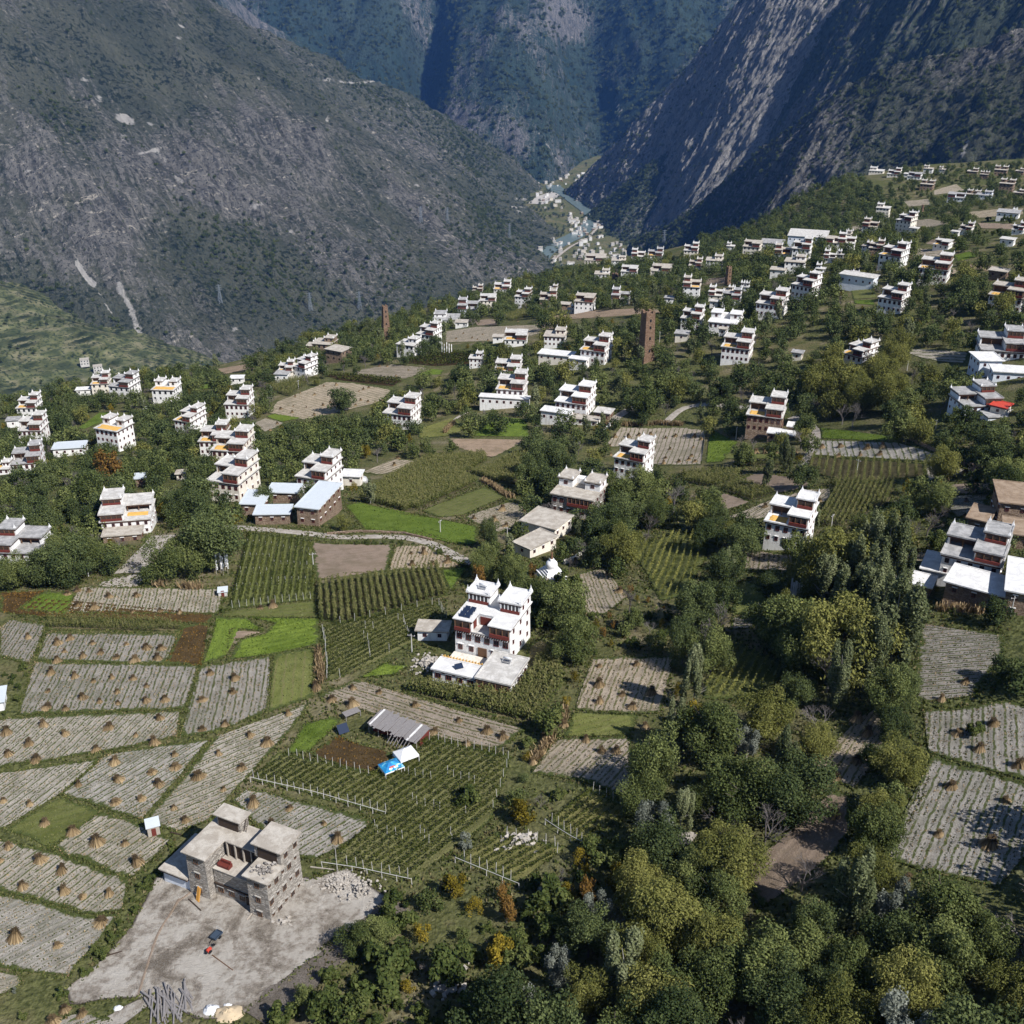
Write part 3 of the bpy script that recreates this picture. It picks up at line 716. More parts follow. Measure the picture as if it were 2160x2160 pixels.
fld('F46', [(1904,1162),(1971,1168),(1962,1185),(1912,1185)], ((1905,1175),(1965,1178)), 'stubble_tan')
fld('F47', [(1941,1315),(2120,1340),(2113,1391),(2070,1440),(2058,1468),(1954,1483),(1930,1468),(1928,1440)], ((1935,1400),(2100,1385)), 'stubble', spacing=1.4)
fld('F48', [(1945,1497),(2030,1495),(2122,1476),(2158,1488),(2190,1500),(2190,1655),(2074,1622),(1960,1588)], ((2030,1490),(2028,1600)), 'stubble', spacing=1.6)
fld('F49', [(1964,1595),(2074,1628),(2190,1662),(2190,1775),(2126,1848),(2103,1874),(1856,1812),(1889,1779),(1941,1693)], ((1985,1605),(1895,1805)), 'stubble', spacing=1.6)
fld('F50', [(1815,1511),(1857,1487),(1867,1589),(1798,1669),(1714,1614)], ((1760,1630),(1845,1500)), 'stubble_tan', spacing=1.6)
fld('F51', [(1751,1666),(1790,1677),(1796,1749),(1749,1811),(1610,1915),(1552,1840),(1626,1787),(1688,1742),(1710,1708)], ((1600,1880),(1780,1690)), 'soil', furrow=.3, amp=.06)
fld('A', [(-30,1522),(37,1513),(382,1500),(374,1555),(224,1585),(-30,1624)], ((180,1560),(235,1510)), 'stubble', spacing=1.3)
fld('B', [(-30,1636),(214,1601),(127,1676),(8,1748),(-30,1765)], ((20,1740),(190,1610)), 'stubble', spacing=1.3)
fld('C', [(226,1591),(445,1560),(384,1632),(298,1729),(129,1677)], ((190,1690),(380,1575)), 'stubble', spacing=1.3)
fld('D', [(459,1552),(658,1483),(594,1563),(485,1680),(440,1732),(373,1755),(308,1733),(390,1634)], ((400,1640),(590,1560)), 'stubble', spacing=1.3)
fld('E', [(14,1753),(127,1684),(214,1712),(108,1788)], ((40,1745),(190,1700)), 'olive', furrow=.2, amp=.08)
fld('F', [(110,1790),(211,1714),(298,1736),(363,1772),(276,1855)], ((150,1800),(260,1725)), 'stubble', spacing=1.3)
fld('G', [(-30,1765),(108,1796),(274,1859),(259,1920),(200,1930),(-30,1872)], ((100,1870),(190,1800)), 'stubble', spacing=1.3)
fld('H', [(-30,1882),(200,1936),(258,1926),(142,2064),(48,2049),(-30,2032)], ((60,2020),(200,1945)), 'stubble', furrow=.45, spacing=1.3)
fld('I', [(-30,2044),(46,2056),(46,2074),(-30,2120)], ((-20,2080),(40,2060)), 'stubble', furrow=.5, spacing=1.3)
fld('Ib', [(75,2200),(120,2150),(175,2135),(230,2150),(190,2200)], ((80,2190),(200,2140)), 'stubble')
# middle distance
fld('F60', [(756,1052),(832,1005),(899,968),(1024,960),(1027,973),(977,1003),(1009,1018),(888,1072),(858,1080)], ((770,1045),(1000,975)), 'cornsoil', spacing=1.3)
fld('F61', [(994,1000),(1120,946),(1106,988),(1089,1017),(1078,1024)], ((1000,1005),(1100,960)), 'cornsoil', spacing=1.3)
fld('F62', [(942,924),(1115,928),(1037,966),(964,944)], ((950,930),(1100,935)), 'soil', furrow=.2, amp=.05)
fld('F63', [(727,1066),(757,1060),(858,1087),(925,1095),(1009,1112),(1005,1148),(973,1150),(888,1122),(772,1120)], ((740,1075),(1000,1130)), 'green', furrow=.1, amp=.08)
fld('F64', [(890,1078),(1022,1028),(1065,1048),(977,1087),(929,1092)], ((900,1085),(1035,1035)), 'olive', furrow=.8)
fld('F65', [(979,1090),(1078,1057),(1143,1082),(1126,1092),(1067,1118),(1048,1125),(1013,1109)], ((990,1092),(1085,1060)), 'stubble_tan')
fld('F66', [(759,996),(836,968),(893,974),(880,987),(795,1002)], ((765,995),(840,970)), 'stubble_tan')
fld('F67', [(581,849),(690,806),(745,808),(828,822),(806,846),(750,861),(641,886),(565,872)], ((600,850),(780,812)), 'stubble_tan', spacing=3)
fld('F68', [(744,783),(828,769),(904,777),(884,790),(854,799),(744,790)], ((750,785),(890,782)), 'stubble_tan', spacing=3)
fld('F69', [(676,791),(720,789),(856,802),(828,816),(720,804)], ((690,795),(840,808)), 'brown')
fld('F69b', [(840,765),(950,742),(1000,745),(990,768),(915,773)], ((850,768),(990,750)), 'brown')
fld('F70', [(882,791),(910,778),(938,781),(930,790)], ((885,788),(930,783)), 'green')
fld('F71', [(936,700),(1000,690),(1130,686),(1150,701),(1078,718),(940,723)], ((940,710),(1140,695)), 'stubble_tan', spacing=3)
fld('F72', [(1059,670),(1100,655),(1139,661),(1082,677)], ((1062,672),(1130,660)), 'cornsoil', spacing=2)
fld('F73', [(1000,676),(1052,672),(1050,686),(1005,687)], ((1000,680),(1050,678)), 'soil')
fld('F74', [(1122,684),(1190,677),(1200,690),(1155,697)], ((1125,690),(1195,683)), 'soil')
fld('F74b', [(1150,668),(1260,655),(1380,650),(1400,660),(1290,668),(1200,674)], ((1150,668),(1390,655)), 'soil')
fld('F75', [(1440,592),(1526,585),(1570,597),(1442,604)], ((1445,598),(1560,592)), 'soil')
fld('F76', [(1878,732),(2045,743),(2031,767),(1964,760)], ((1890,740),(2030,750)), 'stubble', spacing=3)
fld('F77', [(1969,402),(2018,388),(2036,402),(1969,412)], ((1970,408),(2030,395)), 'stubble_tan', spacing=4)
fld('F78', [(1800,634),(1845,632),(1843,644),(1803,641)], ((1800,640),(1840,636)), 'green')
fld('F78b', [(1795,610),(1840,608),(1850,628),(1800,632)], ((1800,630),(1840,612)), 'olive')
fld('F79', [(162,904),(209,871),(232,869),(215,890),(180,905)], ((165,904),(225,870)), 'green')
fld('F79b', [(185,908),(240,870),(276,871),(274,888),(209,908)], ((190,905),(270,875)), 'olive')
fld('F80', [(410,822),(432,811),(468,808),(458,818)], ((412,820),(465,810)), 'green')
fld('F81', [(457,779),(529,767),(550,776),(470,790)], ((460,782),(545,772)), 'soil')
fld('F82', [(554,820),(611,802),(665,797),(611,837)], ((556,822),(650,802)), 'cornsoil', spacing=1.6)
fld('F83', [(559,879),(581,873),(639,882),(596,890)], ((560,880),(635,882)), 'green')
fld('F83b', [(531,894),(559,882),(602,893),(559,912)], ((535,898),(600,895)), 'stubble_tan')
fld('F84', [(1870,520),(1990,528),(2000,545),(1890,535)], ((1870,527),(1995,537)), 'stubble_tan', spacing=4)
fld('F85', [(2040,448),(2120,440),(2160,440),(2160,452),(2060,460)], ((2040,452),(2150,446)), 'stubble_tan', spacing=4)
fld('F86', [(2010,540),(2045,530),(2065,540),(2020,552)], ((2010,545),(2060,537)), 'green', spacing=4)
fld('F87', [(880,905),(960,880),(985,905),(940,920),(885,925)], ((885,915),(970,890)), 'olive')
fld('F88', [(990,905),(1060,880),(1110,885),(1118,922),(995,920)], ((995,910),(1110,900)), 'green')
# builder's yard, roads
fld('yard', [(330,1850),(280,1950),(215,2030),(135,2088),(150,2125),(215,2110),(300,2105),(420,2150),(500,2150),(560,2105),(700,1985),(775,1951),(828,1898),(735,1832),(660,1855),(560,1840),(420,1845)],
    ((200,2090),(560,1880)), 'dirt', name='yard', furrow=0, amp=0.0, step=1.5, spacing=6)
fld('lane', [(190,2165),(300,2100),(330,2108),(240,2185),(205,2200)], ((200,2190),(300,2105)), 'dirt', name='lane', furrow=0, amp=0, spacing=6, lift=.14)
ROAD = [(470,1112),(520,1113),(560,1118),(650,1124),(720,1136),(795,1130),(877,1135),(918,1149),(944,1165),(996,1190)]
strip(ROAD, 3.6, 'road', 'road')
strip([(1455,1755),(1420,1778),(1402,1798),(1391,1830),(1388,1850)], 2.6, 'road', 'path')
strip([(1400,895),(1440,858),(1500,850),(1560,862),(1640,850)], 3.4, 'road', 'path')
strip([(1290,890),(1310,870),(1350,855)], 4, 'road', 'path')
strip([(1690,990),(1715,950),(1722,910),(1700,890),(1670,880)], 3.4, 'road', 'path')
strip([(270,1210),(300,1180),(330,1150),(345,1130)], 7, 'road', 'path', lift=.2)
strip([(225,1240),(262,1215),(300,1225)], 8, 'road', 'path', lift=.13)
strip([(985,870),(960,880),(945,900)], 1.6, 'road', 'path')
strip([(1520,1090),(1530,1115),(1545,1140)], 2, 'road', 'path')

strip([(842,1905),(800,1945),(720,2002),(650,2050),(580,2115),(540,2150)], 5.5, 'darksoil', 'soil_bank', lift=.165, wob=2.4)
for k_, (pl, rw) in enumerate((([(1880,470),(1960,462),(2010,470),(1960,480)], ((1885,472),(2000,470))), ([(1965,505),(2020,512),(2000,522),(1950,515)], ((1960,510),(2010,515))), ([(1790,480),(1840,470),(1850,478),(1800,488)], ((1795,482),(1845,474))),
    ([(2060,470),(2150,472),(2150,484),(2070,482)], ((2065,475),(2145,478))), ([(1905,425),(1960,420),(1965,432),(1915,436)], ((1910,430),(1960,427))), ([(2045,555),(2110,562),(2100,575),(2040,566)], ((2045,560),(2105,568))), ([(1990,560),(2030,572),(2000,584),(1965,572)], ((1970,570),(2025,573))), ([(1690,590),(1705,585),(1720,600),(1700,603)], ((1692,592),(1715,598))))):
    fld('U%d' % k_, pl, rw, 'soil' if k_ % 2 else 'stubble_tan', spacing=4)
# ------------------------------------------------------------------ building materials
def mat_plaster(name, c, dirt, stone=0.0):
    n = NT(name, 0.9, 0.1); p = n.geo()
    a = n.noise(0.45, 5, p, 0.6); f = n.noise(3.5, 4, p, 0.65)
    vs = n.noise(1.0, 4, n.mapv(p, (1.6, 1.6, 0.22)), 0.6)
    k = n.step(n.math('ADD', n.math('MULTIPLY', vs, 0.6), n.math('MULTIPLY', a, 0.4)), 0.46, 0.68)
    col = n.mix(n.math('MULTIPLY', k, 0.55), c, dirt)
    col = n.mix(n.math('MULTIPLY', n.step(f, 0.5, 0.7), 0.25), col, dirt)
    n.col(col); n.bump(n.math('ADD', f, n.noise(9, 3, p)), 0.06, 0.7); return n.m
def mat_stone(name, c0, c1, mortar, scale=1.0):
    n = NT(name, 0.93, 0.08); p = n.geo()
    # courses: squash the cells so the stones lie flat
    q = n.mapv(p, (1.55 * scale, 1.55 * scale, 4.2 * scale))
    cell = n.voro(1.0, q, 'F1', 1); edge = n.voro(1.0, q, 'DISTANCE_TO_EDGE', 0)
    r = n.sep(cell)[0]
    col = n.mix(r, c0, c1)
    col = n.mix(n.math('MULTIPLY', n.noise(3, 4, p), 0.5), col, (c0[0] * .6, c0[1] * .6, c0[2] * .6))
    col = n.mix(n.step(edge, 0.02, 0.10), mortar, col)
    col = n.mix(n.math('MULTIPLY', n.step(n.noise(0.3, 4, p), 0.5, 0.65), 0.4), col, (c1[0] * .75, c1[1] * .72, c1[2] * .68))
    n.col(col); n.bump(n.math('ADD', n.math('MINIMUM', n.math('MULTIPLY', edge, 6), 1.0), n.math('MULTIPLY', r, 0.5)), 0.09, 1.0); return n.m
def mat_roof(name, c0, c1, sc=0.6):
    n = NT(name, 0.92, 0.08); p = n.geo()
    a = n.noise(sc, 5, p, 0.65, 0.4); f = n.noise(5, 4, p, 0.7)
    col = n.mix(n.step(a, 0.38, 0.64), c0, c1)
    col = n.mix(n.math('MULTIPLY', n.step(f, 0.5, 0.66), 0.35), col, (c0[0] * .6, c0[1] * .58, c0[2] * .55))
    n.col(col); n.bump(f, 0.05); return n.m
def mat_plain(name, c, rough=0.8, var=0.25, sc=2.0, spec=0.2):
    n = NT(name, rough, spec)
    f = n.noise(sc, 4, n.geo(), 0.65)
    n.col(n.mix(n.math('MULTIPLY', f, 1.0), (c[0] * (1 - var), c[1] * (1 - var), c[2] * (1 - var)), tuple(min(1, x * (1 + var)) for x in c))); return n.m
M['white'] = mat_plaster('white_plaster', (0.80, 0.79, 0.77), (0.46, 0.43, 0.39))
M['cream'] = mat_plaster('cream_plaster', (0.74, 0.69, 0.60), (0.42, 0.36, 0.29))
M['bluewhite'] = mat_plaster('bluish_plaster', (0.70, 0.74, 0.80), (0.45, 0.46, 0.48))
M['stone'] = mat_stone('grey_stone_wall', (0.26, 0.235, 0.205), (0.60, 0.555, 0.495), (0.25, 0.225, 0.195))
M['brownstone'] = mat_stone('brown_stone_wall', (0.21, 0.145, 0.10), (0.42, 0.32, 0.24), (0.17, 0.125, 0.09))
M['greystone'] = mat_stone('mixed_stone_wall', (0.25, 0.225, 0.20), (0.56, 0.52, 0.48), (0.22, 0.20, 0.18))
M['roof'] = mat_roof('pale_mud_roof', (0.44, 0.42, 0.39), (0.62, 0.60, 0.565))
M['roofwhite'] = mat_roof('white_roof', (0.60, 0.59, 0.575), (0.76, 0.75, 0.73))
M['roofgrey'] = mat_roof('grey_roof', (0.27, 0.265, 0.26), (0.43, 0.42, 0.41))
M['rooftan'] = mat_roof('tan_mud_roof', (0.36, 0.32, 0.27), (0.50, 0.46, 0.40))
M['roofbrown'] = mat_roof('brown_mud_roof', (0.24, 0.175, 0.12), (0.34, 0.26, 0.19))
M['metal'] = mat_plain('pale_metal_sheet', (0.54, 0.58, 0.61), 0.6, 0.12, 0.8)
M['redmetal'] = mat_plain('red_metal_sheet', (0.50, 0.065, 0.04), 0.6, 0.3, 1.5)
M['wood'] = mat_plain('dark_timber', (0.055, 0.038, 0.028), 0.8, 0.35, 3)
M['redwood'] = mat_plain('red_painted_timber', (0.135, 0.032, 0.024), 0.75, 0.3, 3)
M['brownwood'] = mat_plain('brown_timber', (0.15, 0.085, 0.05), 0.8, 0.35, 3)
M['palewood'] = mat_plain('weathered_timber', (0.36, 0.32, 0.27), 0.85, 0.3, 3)
M['greywood'] = mat_plain('grey_weathered_timber', (0.22, 0.205, 0.20), 0.9, 0.4, 4)
M['orange'] = mat_plain('orange_planks', (0.62, 0.30, 0.06), 0.8, 0.2, 4)
M['glass'] = mat_plain('dark_window_glass', (0.020, 0.022, 0.026), 0.18, 0.2, 1, 0.5)
M['corn'] = mat_plain('drying_corn', (0.62, 0.37, 0.10), 0.9, 0.35, 4)
M['finial'] = mat_plain('white_finial', (0.80, 0.79, 0.78), 0.85, 0.06)
M['eave'] = mat_plain('brown_eave_beams', (0.085, 0.045, 0.033), 0.85, 0.35, 6)
M['steel'] = mat_plain('bright_steel', (0.62, 0.63, 0.64), 0.4, 0.15, 5, 0.5)
M['panel'] = mat_plain('solar_glass', (0.018, 0.028, 0.055), 0.12, 0.2, 1, 0.6)
M['concrete'] = mat_plain('pale_concrete', (0.50, 0.485, 0.46), 0.9, 0.12, 4)
M['concrete2'] = mat_plain('grey_stone_lintel', (0.36, 0.34, 0.31), .9, .2, 4)
M['blue'] = mat_plain('blue_paint', (0.045, 0.065, 0.095), 0.6, 0.2, 3)
M['black'] = mat_plain('black_rubber', (0.015, 0.015, 0.016), 0.8, 0.2, 3)
M['orangecorn'] = M['corn']

# shared window meshes (1 x 1, in the wall plane x-z, looking to -y)
def _wmesh():
    f = MB()
    f.box(-.5, -.40, -.10, .05, -.5, .5); f.box(.40, .5, -.10, .05, -.5, .5)
    f.box(-.40, .40, -.10, .05, .42, .5); f.box(-.40, .40, -.10, .05, -.5, -.42); f.box(-.035, .035, -.085, .05, -.42, .42)
    fr = f.build('window', M['redwood'], link=False).data
    pn = MB().box(-.40, .40, -.045, .05, -.42, .42).build('pane', M['glass'], link=False).data
    l = MB(); l.box(-.66, .66, -.20, .05, .58, .70); l.box(-.56, .56, -.13, .05, .5, .58)
    lt = l.build('lintel', M['finial'], link=False).data
    far = MB().box(-.5, .5, -.07, .05, -.5, .5).build('window', M['glass'], link=False).data
    return fr, pn, lt, far
W_FR, W_PN, W_LT, W_FAR = _wmesh()
W_LB = W_LT.copy(); W_LB.materials.clear(); W_LB.materials.append(M['concrete2'])
W_BR = W_FR.copy(); W_BR.materials.clear(); W_BR.materials.append(M['brownwood'])
def _fmesh():
    b = MB(); b.box(-.28, .28, -.28, .28, -.05, .35, .03); b.box(-.19, .19, -.19, .19, .35, .65, .04)
    b.tube((0, 0, .62), (0, 0, 1.35), .13, .02, 6); return b.build('finial', M['finial'], link=False).data
FINIAL = _fmesh()

BAT = 0.022
class House:
    def __init__(s, name, loc, rz, lod):
        s.root = empty(name, loc, rz); s.lod = lod; s.st = 2.9
    def wall(s, x0, x1, y0, y1, z0, z1, mat='white', name='wall'):
        h = z1 - max(z0, 0); b = BAT * h
        MB().box(x0, x1, y0, y1, z0, z1, b, bot=False).build(name, M[mat], s.root)
        s.last = (x0, x1, y0, y1, z0, z1, b)
        return s
    def roof(s, x0, x1, y0, y1, z, mat='roof', over=.38, band='eave', rim=True, name='roof', th=.22, bh=.42):
        r = MB(); r.box(x0 - over, x1 + over, y0 - over, y1 + over, z, z + th)
        if rim and s.lod < 2:
            a, b, c, d = x0 - over, x1 + over, y0 - over, y1 + over
            t = .26; zz = z + th; hh = .13
            r.box(a, b, c, c + t, zz, zz + hh); r.box(a, b, d - t, d, zz, zz + hh)
            r.box(a, a + t, c + t, d - t, zz, zz + hh); r.box(b - t, b, c + t, d - t, zz, zz + hh)
        ro = r.build(name, M[mat], s.root)
        if band:
            e = MB(); o2 = .16
            e.box(x0 - o2, x1 + o2, y0 - o2, y1 + o2, z - bh, z - .004)
            e.build('eave_beam', M[band], ro)
        return ro
    def window(s, face, a, z, wd=.95, ht=1.2, frame='red'):
        """on the last wall block; a is the coordinate along the face"""
        x0, x1, y0, y1, z0, z1, b = s.last
        k = b * (z - z0) / max(z1 - z0, .1)
        if face == 'F': loc, rz = (a, y0 + k, z), 0
        elif face == 'B': loc, rz = (a, y1 - k, z), math.pi
        elif face == 'R': loc, rz = (x1 - k, a, z), math.pi / 2
        else: loc, rz = (x0 + k, a, z), -math.pi / 2
        if s.lod >= 2:
            return inst('window', W_FAR, s.root, loc, (0, 0, rz), (wd, 1, ht))
        w_ = inst('window', W_FR if frame == 'red' else W_BR, s.root, loc, (0, 0, rz), (wd, 1, ht))
        inst('pane', W_PN, w_); 
        if s.lod == 0: inst('lintel', W_LT if frame == 'red' else W_LB, w_)
        return w_
    def windows(s, face, n, z, lo=None, hi=None, wd=.95, ht=1.2, frame='red'):
        x0, x1, y0, y1 = s.last[:4]
        A, B = (x0, x1) if face in 'FB' else (y0, y1)
        if lo is not None: A, B = A + (B - A) * lo, A + (B - A) * hi
        for i in range(n): s.window(face, A + (B - A) * (i + .5) / n, z, wd, ht, frame)
    def finial(s, x, y, z, k=1.0):
        inst('finial', FINIAL, s.root, (x, y, z), (0, 0, 0), (k, k, k))
    def part(s, name, mb, mat, parent=None): return mb.build(name, M[mat], parent or s.root)
    def gallery(s, x0, x1, y, z0, z1, rail='redwood'):
        """timber gallery hung before a wall facing the front"""
        h = z1 - z0
        g = s.part('gallery', MB().box(x0, x1, y - .22, y + .05, z0 + .05, z1 - .1), 'wood')  # dark panel: shade of the open gallery put into the colour
        s.part('railing', MB().box(x0 - .1, x1 + .1, y - .55, y - .10, z0 - .02, z0 + h * .36), rail, g)
        if s.lod < 2:
            p = MB(); n = max(2, int((x1 - x0) / 1.2))
            for i in range(n + 1):
                xx = x0 + (x1 - x0) * i / n
                p.box(xx - .07, xx + .07, y - .40, y - .2, z0 + h * .36, z1 - .1)
            s.part('post', p, 'brownwood', g)['kind'] = 'stuff'

HOUSES = []     # for keeping trees off: (u0,u1,v0,v1,vbase, X,Y,R)
CORN = []
def corn_sheet(x0, x1, y0, y1, z, root, lab):
    nx, ny = 9, 7
    v = []; rr = random.Random(hash(lab) & 0xffff)
    for j in range(ny):
        for i in range(nx):
            e = (i in (0, nx - 1)) or (j in (0, ny - 1))
            v.append((x0 + (x1 - x0) * (i + rr.uniform(-.3, .3)) / (nx - 1), y0 + (y1 - y0) * (j + rr.uniform(-.3, .3)) / (ny - 1), 0 if e else rr.uniform(.08, .22)))
    f = [[j * nx + i, j * nx + i + 1, (j + 1) * nx + i + 1, (j + 1) * nx + i] for j in range(ny - 1) for i in range(nx - 1)]
    o = mk('drying_corn', v, f, M['corn'])
    o.location = root.matrix_basis @ Vector((0, 0, z)); o.rotation_euler = root.rotation_euler
    tag(o, lab, 'corn', 'corn spread out to dry on roofs'); return o

def house(u, v, fw, sw, side, typ, label, wall='white', roof='roof', n1=2, mir=False, corn=0, ratio=.95, D=None, st=2.9, annex=(), name='house', low=None, up=None, group='whitewashed houses of the mountain village', tower=True, h=None, base_corner=None, cat='house'):
    P = hit1(u, v)
    zc = P[1] * cP - (P[2] - CAMZ) * sP
    al = math.atan2(P[0], P[1])
    ph = math.atan2(sw, fw * ratio) if D is None else math.atan2(sw * 1.0, fw) * .8
    if D is not None: ph = min(math.asin(min(.95, sw * zc / F / D)), 1.2)
    Wd = fw * zc / F / math.cos(ph); Dp = D or Wd * ratio
    if side == 'L': ph = -ph
    rv = np.array([math.cos(al), -math.sin(al)]); vv = np.array([math.sin(al), math.cos(al)])
    xa = rv * math.cos(ph) - vv * math.sin(ph); ya = vv * math.cos(ph) + rv * math.sin(ph)
    sx = 1 if side == 'R' else -1
    O = P[:2] - xa * sx * Wd / 2
    rz = math.atan2(xa[1], xa[0])
    lod = 0 if zc < 290 * S else (1 if zc < 440 * S else 2)
    H = House(name, (O[0], O[1], P[2]), rz, lod); r = H.root
    if group: tag(r, label, cat, group)
    else: tag(r, label, cat)
    x0, x1 = -Wd / 2, Wd / 2; m = -1 if mir else 1
    hw = low or wall; uw = up or wall
    band = 'eave'
    s_ = st * max(.72, min(1.0, Wd / 10.5)); ww = .92 * s_ / 2.9; wh = 1.25 * s_ / 2.9
    top = 0
    nf = max(2, int(round(Wd / (2.1 if lod < 2 else 2.8)))); ns = max(2, int(round(Dp / 2.9)))
    def X(a, b):                       # mirrored x interval given as fractions of the width from the middle
        p, q = a * Wd * m, b * Wd * m; return (min(p, q), max(p, q))
    if typ in ('T1', 'T2', 'BLK'):
        z1 = n1 * s_
        H.wall(x0, x1, 0, Dp, -3.2, z1, hw)
        for k in range(n1):
            big = 1.15 if k == n1 - 1 else .9
            H.windows('F', nf, k * s_ + s_ * .52, wd=ww * big, ht=wh * big)
            for fc in ('R', 'L') if lod < 2 else (side,):
                H.windows(fc, ns, k * s_ + s_ * .55, wd=ww * .8, ht=wh * .85)
        if lod == 0:
            H.part('door', MB().box(-.6, .6, -.06, .1, -.1, s_ * .72), 'wood')
        H.roof(x0, x1, 0, Dp, z1, roof, band='eave' if lod < 2 or n1 > 1 else None)
        top = z1
    if typ == 'T1':
        a, b = X(.03, .5); z2 = z1 + s_
        H.wall(a, b, .12, Dp, z1 + .2, z2, uw)
        ns2 = 'R' if m > 0 else 'L'
        H.windows(ns2, ns, z1 + s_ * .56, wd=ww * .8, ht=wh * .85)
        H.gallery(a + .35, b - .35, .12, z1 + .35, z2 - .3)
        H.roof(a, b, .12, Dp, z2, roof)
        # loggia beside it
        c, d = X(-.5, .03); yl = Dp * .46
        H.wall(c, d, Dp - .5, Dp, z1 + .2, z2 - .15, uw)
        e0, e1 = X(-.5, -.46); H.wall(e0, e1, yl, Dp - .5, z1 + .2, z2 - .15, uw)
        H.part('timber_wall', MB().box(c + .3, d - .05, yl + 1.6, yl + 1.75, z1 + .2, z2 - .15), 'brownwood')
        if lod < 2:
            p = MB()
            for i in range(3):
                xx = c + .5 + (d - c - .9) * i / 2; p.box(xx - .1, xx + .1, yl + .05, yl + .25, z1 + .2, z2 - .15)
            H.part('post', p, 'brownwood')['kind'] = 'stuff'
        H.roof(c, d - .02 if m > 0 else d, yl, Dp, z2 - .12, roof)
        if tower:
            t0, t1 = X(.10, .5); z3 = z2 + s_ * .9; yt = Dp * .5
            H.wall(t0, t1, yt, Dp, z2 + .2, z3, uw)
            H.windows(ns2, 1, z2 + s_ * .5, wd=ww * .8, ht=wh * .8)
            H.gallery(t0 + .3, t1 - .3, yt, z2 + .3, z3 - .3, 'redwood')
            H.roof(t0, t1, yt, Dp, z3, roof)
            for xx in (t0, t1):
                for yy in (yt, Dp): H.finial(xx, yy, z3 + .25, .9 if lod < 2 else 1.1)
            top = z3
        H.finial(c if m > 0 else d, Dp, z2 + .1, .9)
        if corn and z1:
            g = X(-.46, 0.0)
            y_ = Dp * .40
            CORN.append((r, (g[0] + .2, g[1] - .2, .4 if corn == 1 else y_ * .45, y_ - .2, z1 + .25), label))
    elif typ == 'T2':
        z2 = z1 + s_ * .95
        for (fa, fb) in ((-.5, -.16), (.14, .5)):
            a, b = fa * Wd, fb * Wd
            H.wall(a, b, Dp * .5, Dp, z1 + .2, z2, uw)
            H.window('F', (a + b) / 2, z1 + s_ * .55, ww * 1.2, wh)
            if fb > .4: H.windows('R', 1, z1 + s_ * .55, wd=ww * .8, ht=wh * .85)
            if fa < -.4: H.windows('L', 1, z1 + s_ * .55, wd=ww * .8, ht=wh * .85)
            H.roof(a, b, Dp * .5, Dp, z2, roof)
            for xx in (a, b):
                for yy in (Dp * .5, Dp): H.finial(xx, yy, z2 + .25, .9 if lod < 2 else 1.1)
        H.wall(-.16 * Wd, .14 * Wd, Dp * .8, Dp, z1 + .2, z1 + s_ * .6, uw)
        if lod == 0: H.gallery(-.1 * Wd, .48 * Wd, 0, z1 - s_ * .9, z1 - .3)
        if corn: CORN.append((r, (x0 + .6, x1 - .6, .5, Dp * .42, z1 + .25), label))
        top = z2
    elif typ == 'BLK':
        a, b = X(.02, .48); z2 = z1 + s_ * .9
        H.wall(a, b, Dp * .4, Dp * .97, z1 + .2, z2, uw); H.windows('F', 2, z1 + s_ * .5, wd=ww, ht=wh * .9)
        H.roof(a, b, Dp * .4, Dp * .97, z2, roof)
        for xx in (a, b):
            for yy in (Dp * .4, Dp * .97): H.finial(xx, yy, z2 + .25, .9 if lod < 2 else 1.1)
        if corn: CORN.append((r, (x0 + .5, a - .4 if m > 0 else x1 - .5, .5, Dp * .8, z1 + .25), label))
        top = z2
    elif typ == 'SHED':
        hh = h or 3.0
        H.wall(x0, x1, 0, Dp, -2.5, hh, hw)
        nr = max(1, int(hh / 2.6))
        for k in range(nr):
            zz = hh * (k + .55) / nr
            H.windows('F', max(1, int(Wd / 3.0)), zz, wd=.8, ht=.95)
            H.windows(side, max(1, int(Dp / 3.0)), zz, wd=.8, ht=.95)
        H.roof(x0, x1, 0, Dp, hh, roof, over=.5, band='eave' if h is None or h < 4 else None, th=.16, bh=.3)
        top = hh
    elif typ == 'NONE': top = h or 8.0
    for (a, b, c, d, hh, wm, rm) in annex:
        H.wall(a * Wd, b * Wd, c * Wd, d * Wd, -2.5, hh, wm, 'annex_wall')
        if lod < 2:
            H.windows('F', max(1, int((b - a) * Wd / 2.6)), hh * .52, wd=.85, ht=1.05)
            H.windows(side, max(1, int((d - c) * Wd / 3.2)), hh * .52, wd=.8, ht=1.0)
        H.roof(a * Wd, b * Wd, c * Wd, d * Wd, hh, rm, name='annex_roof', th=.18, bh=.3)
    # protect its picture from trees
    C = []
    for xx in (x0, x1):
        for yy in (0, Dp):
            q = O + xa * xx + ya * yy
            for zz in (0.3, top): C.append((q[0], q[1], P[2] + zz))
    C = np.array(C); uu, v2, _ = project(C[:, 0], C[:, 1], C[:, 2])
    ctr = O + ya * Dp / 2
    HOUSES.append((uu.min(), uu.max(), v2.min(), v2.max(), v, ctr[0], ctr[1], math.hypot(Wd, Dp) / 2 + 1.0))
    for (a, b, c, d, *_r) in annex:
        q = O + xa * (a + b) / 2 * Wd + ya * (c + d) / 2 * Wd
        HOUSES.append((0, 0, 0, 0, v, q[0], q[1], math.hypot((b - a), (d - c)) * Wd / 2 + .8))
    H.dims = (Wd, Dp, s_, O, xa, ya, P[2]); return H

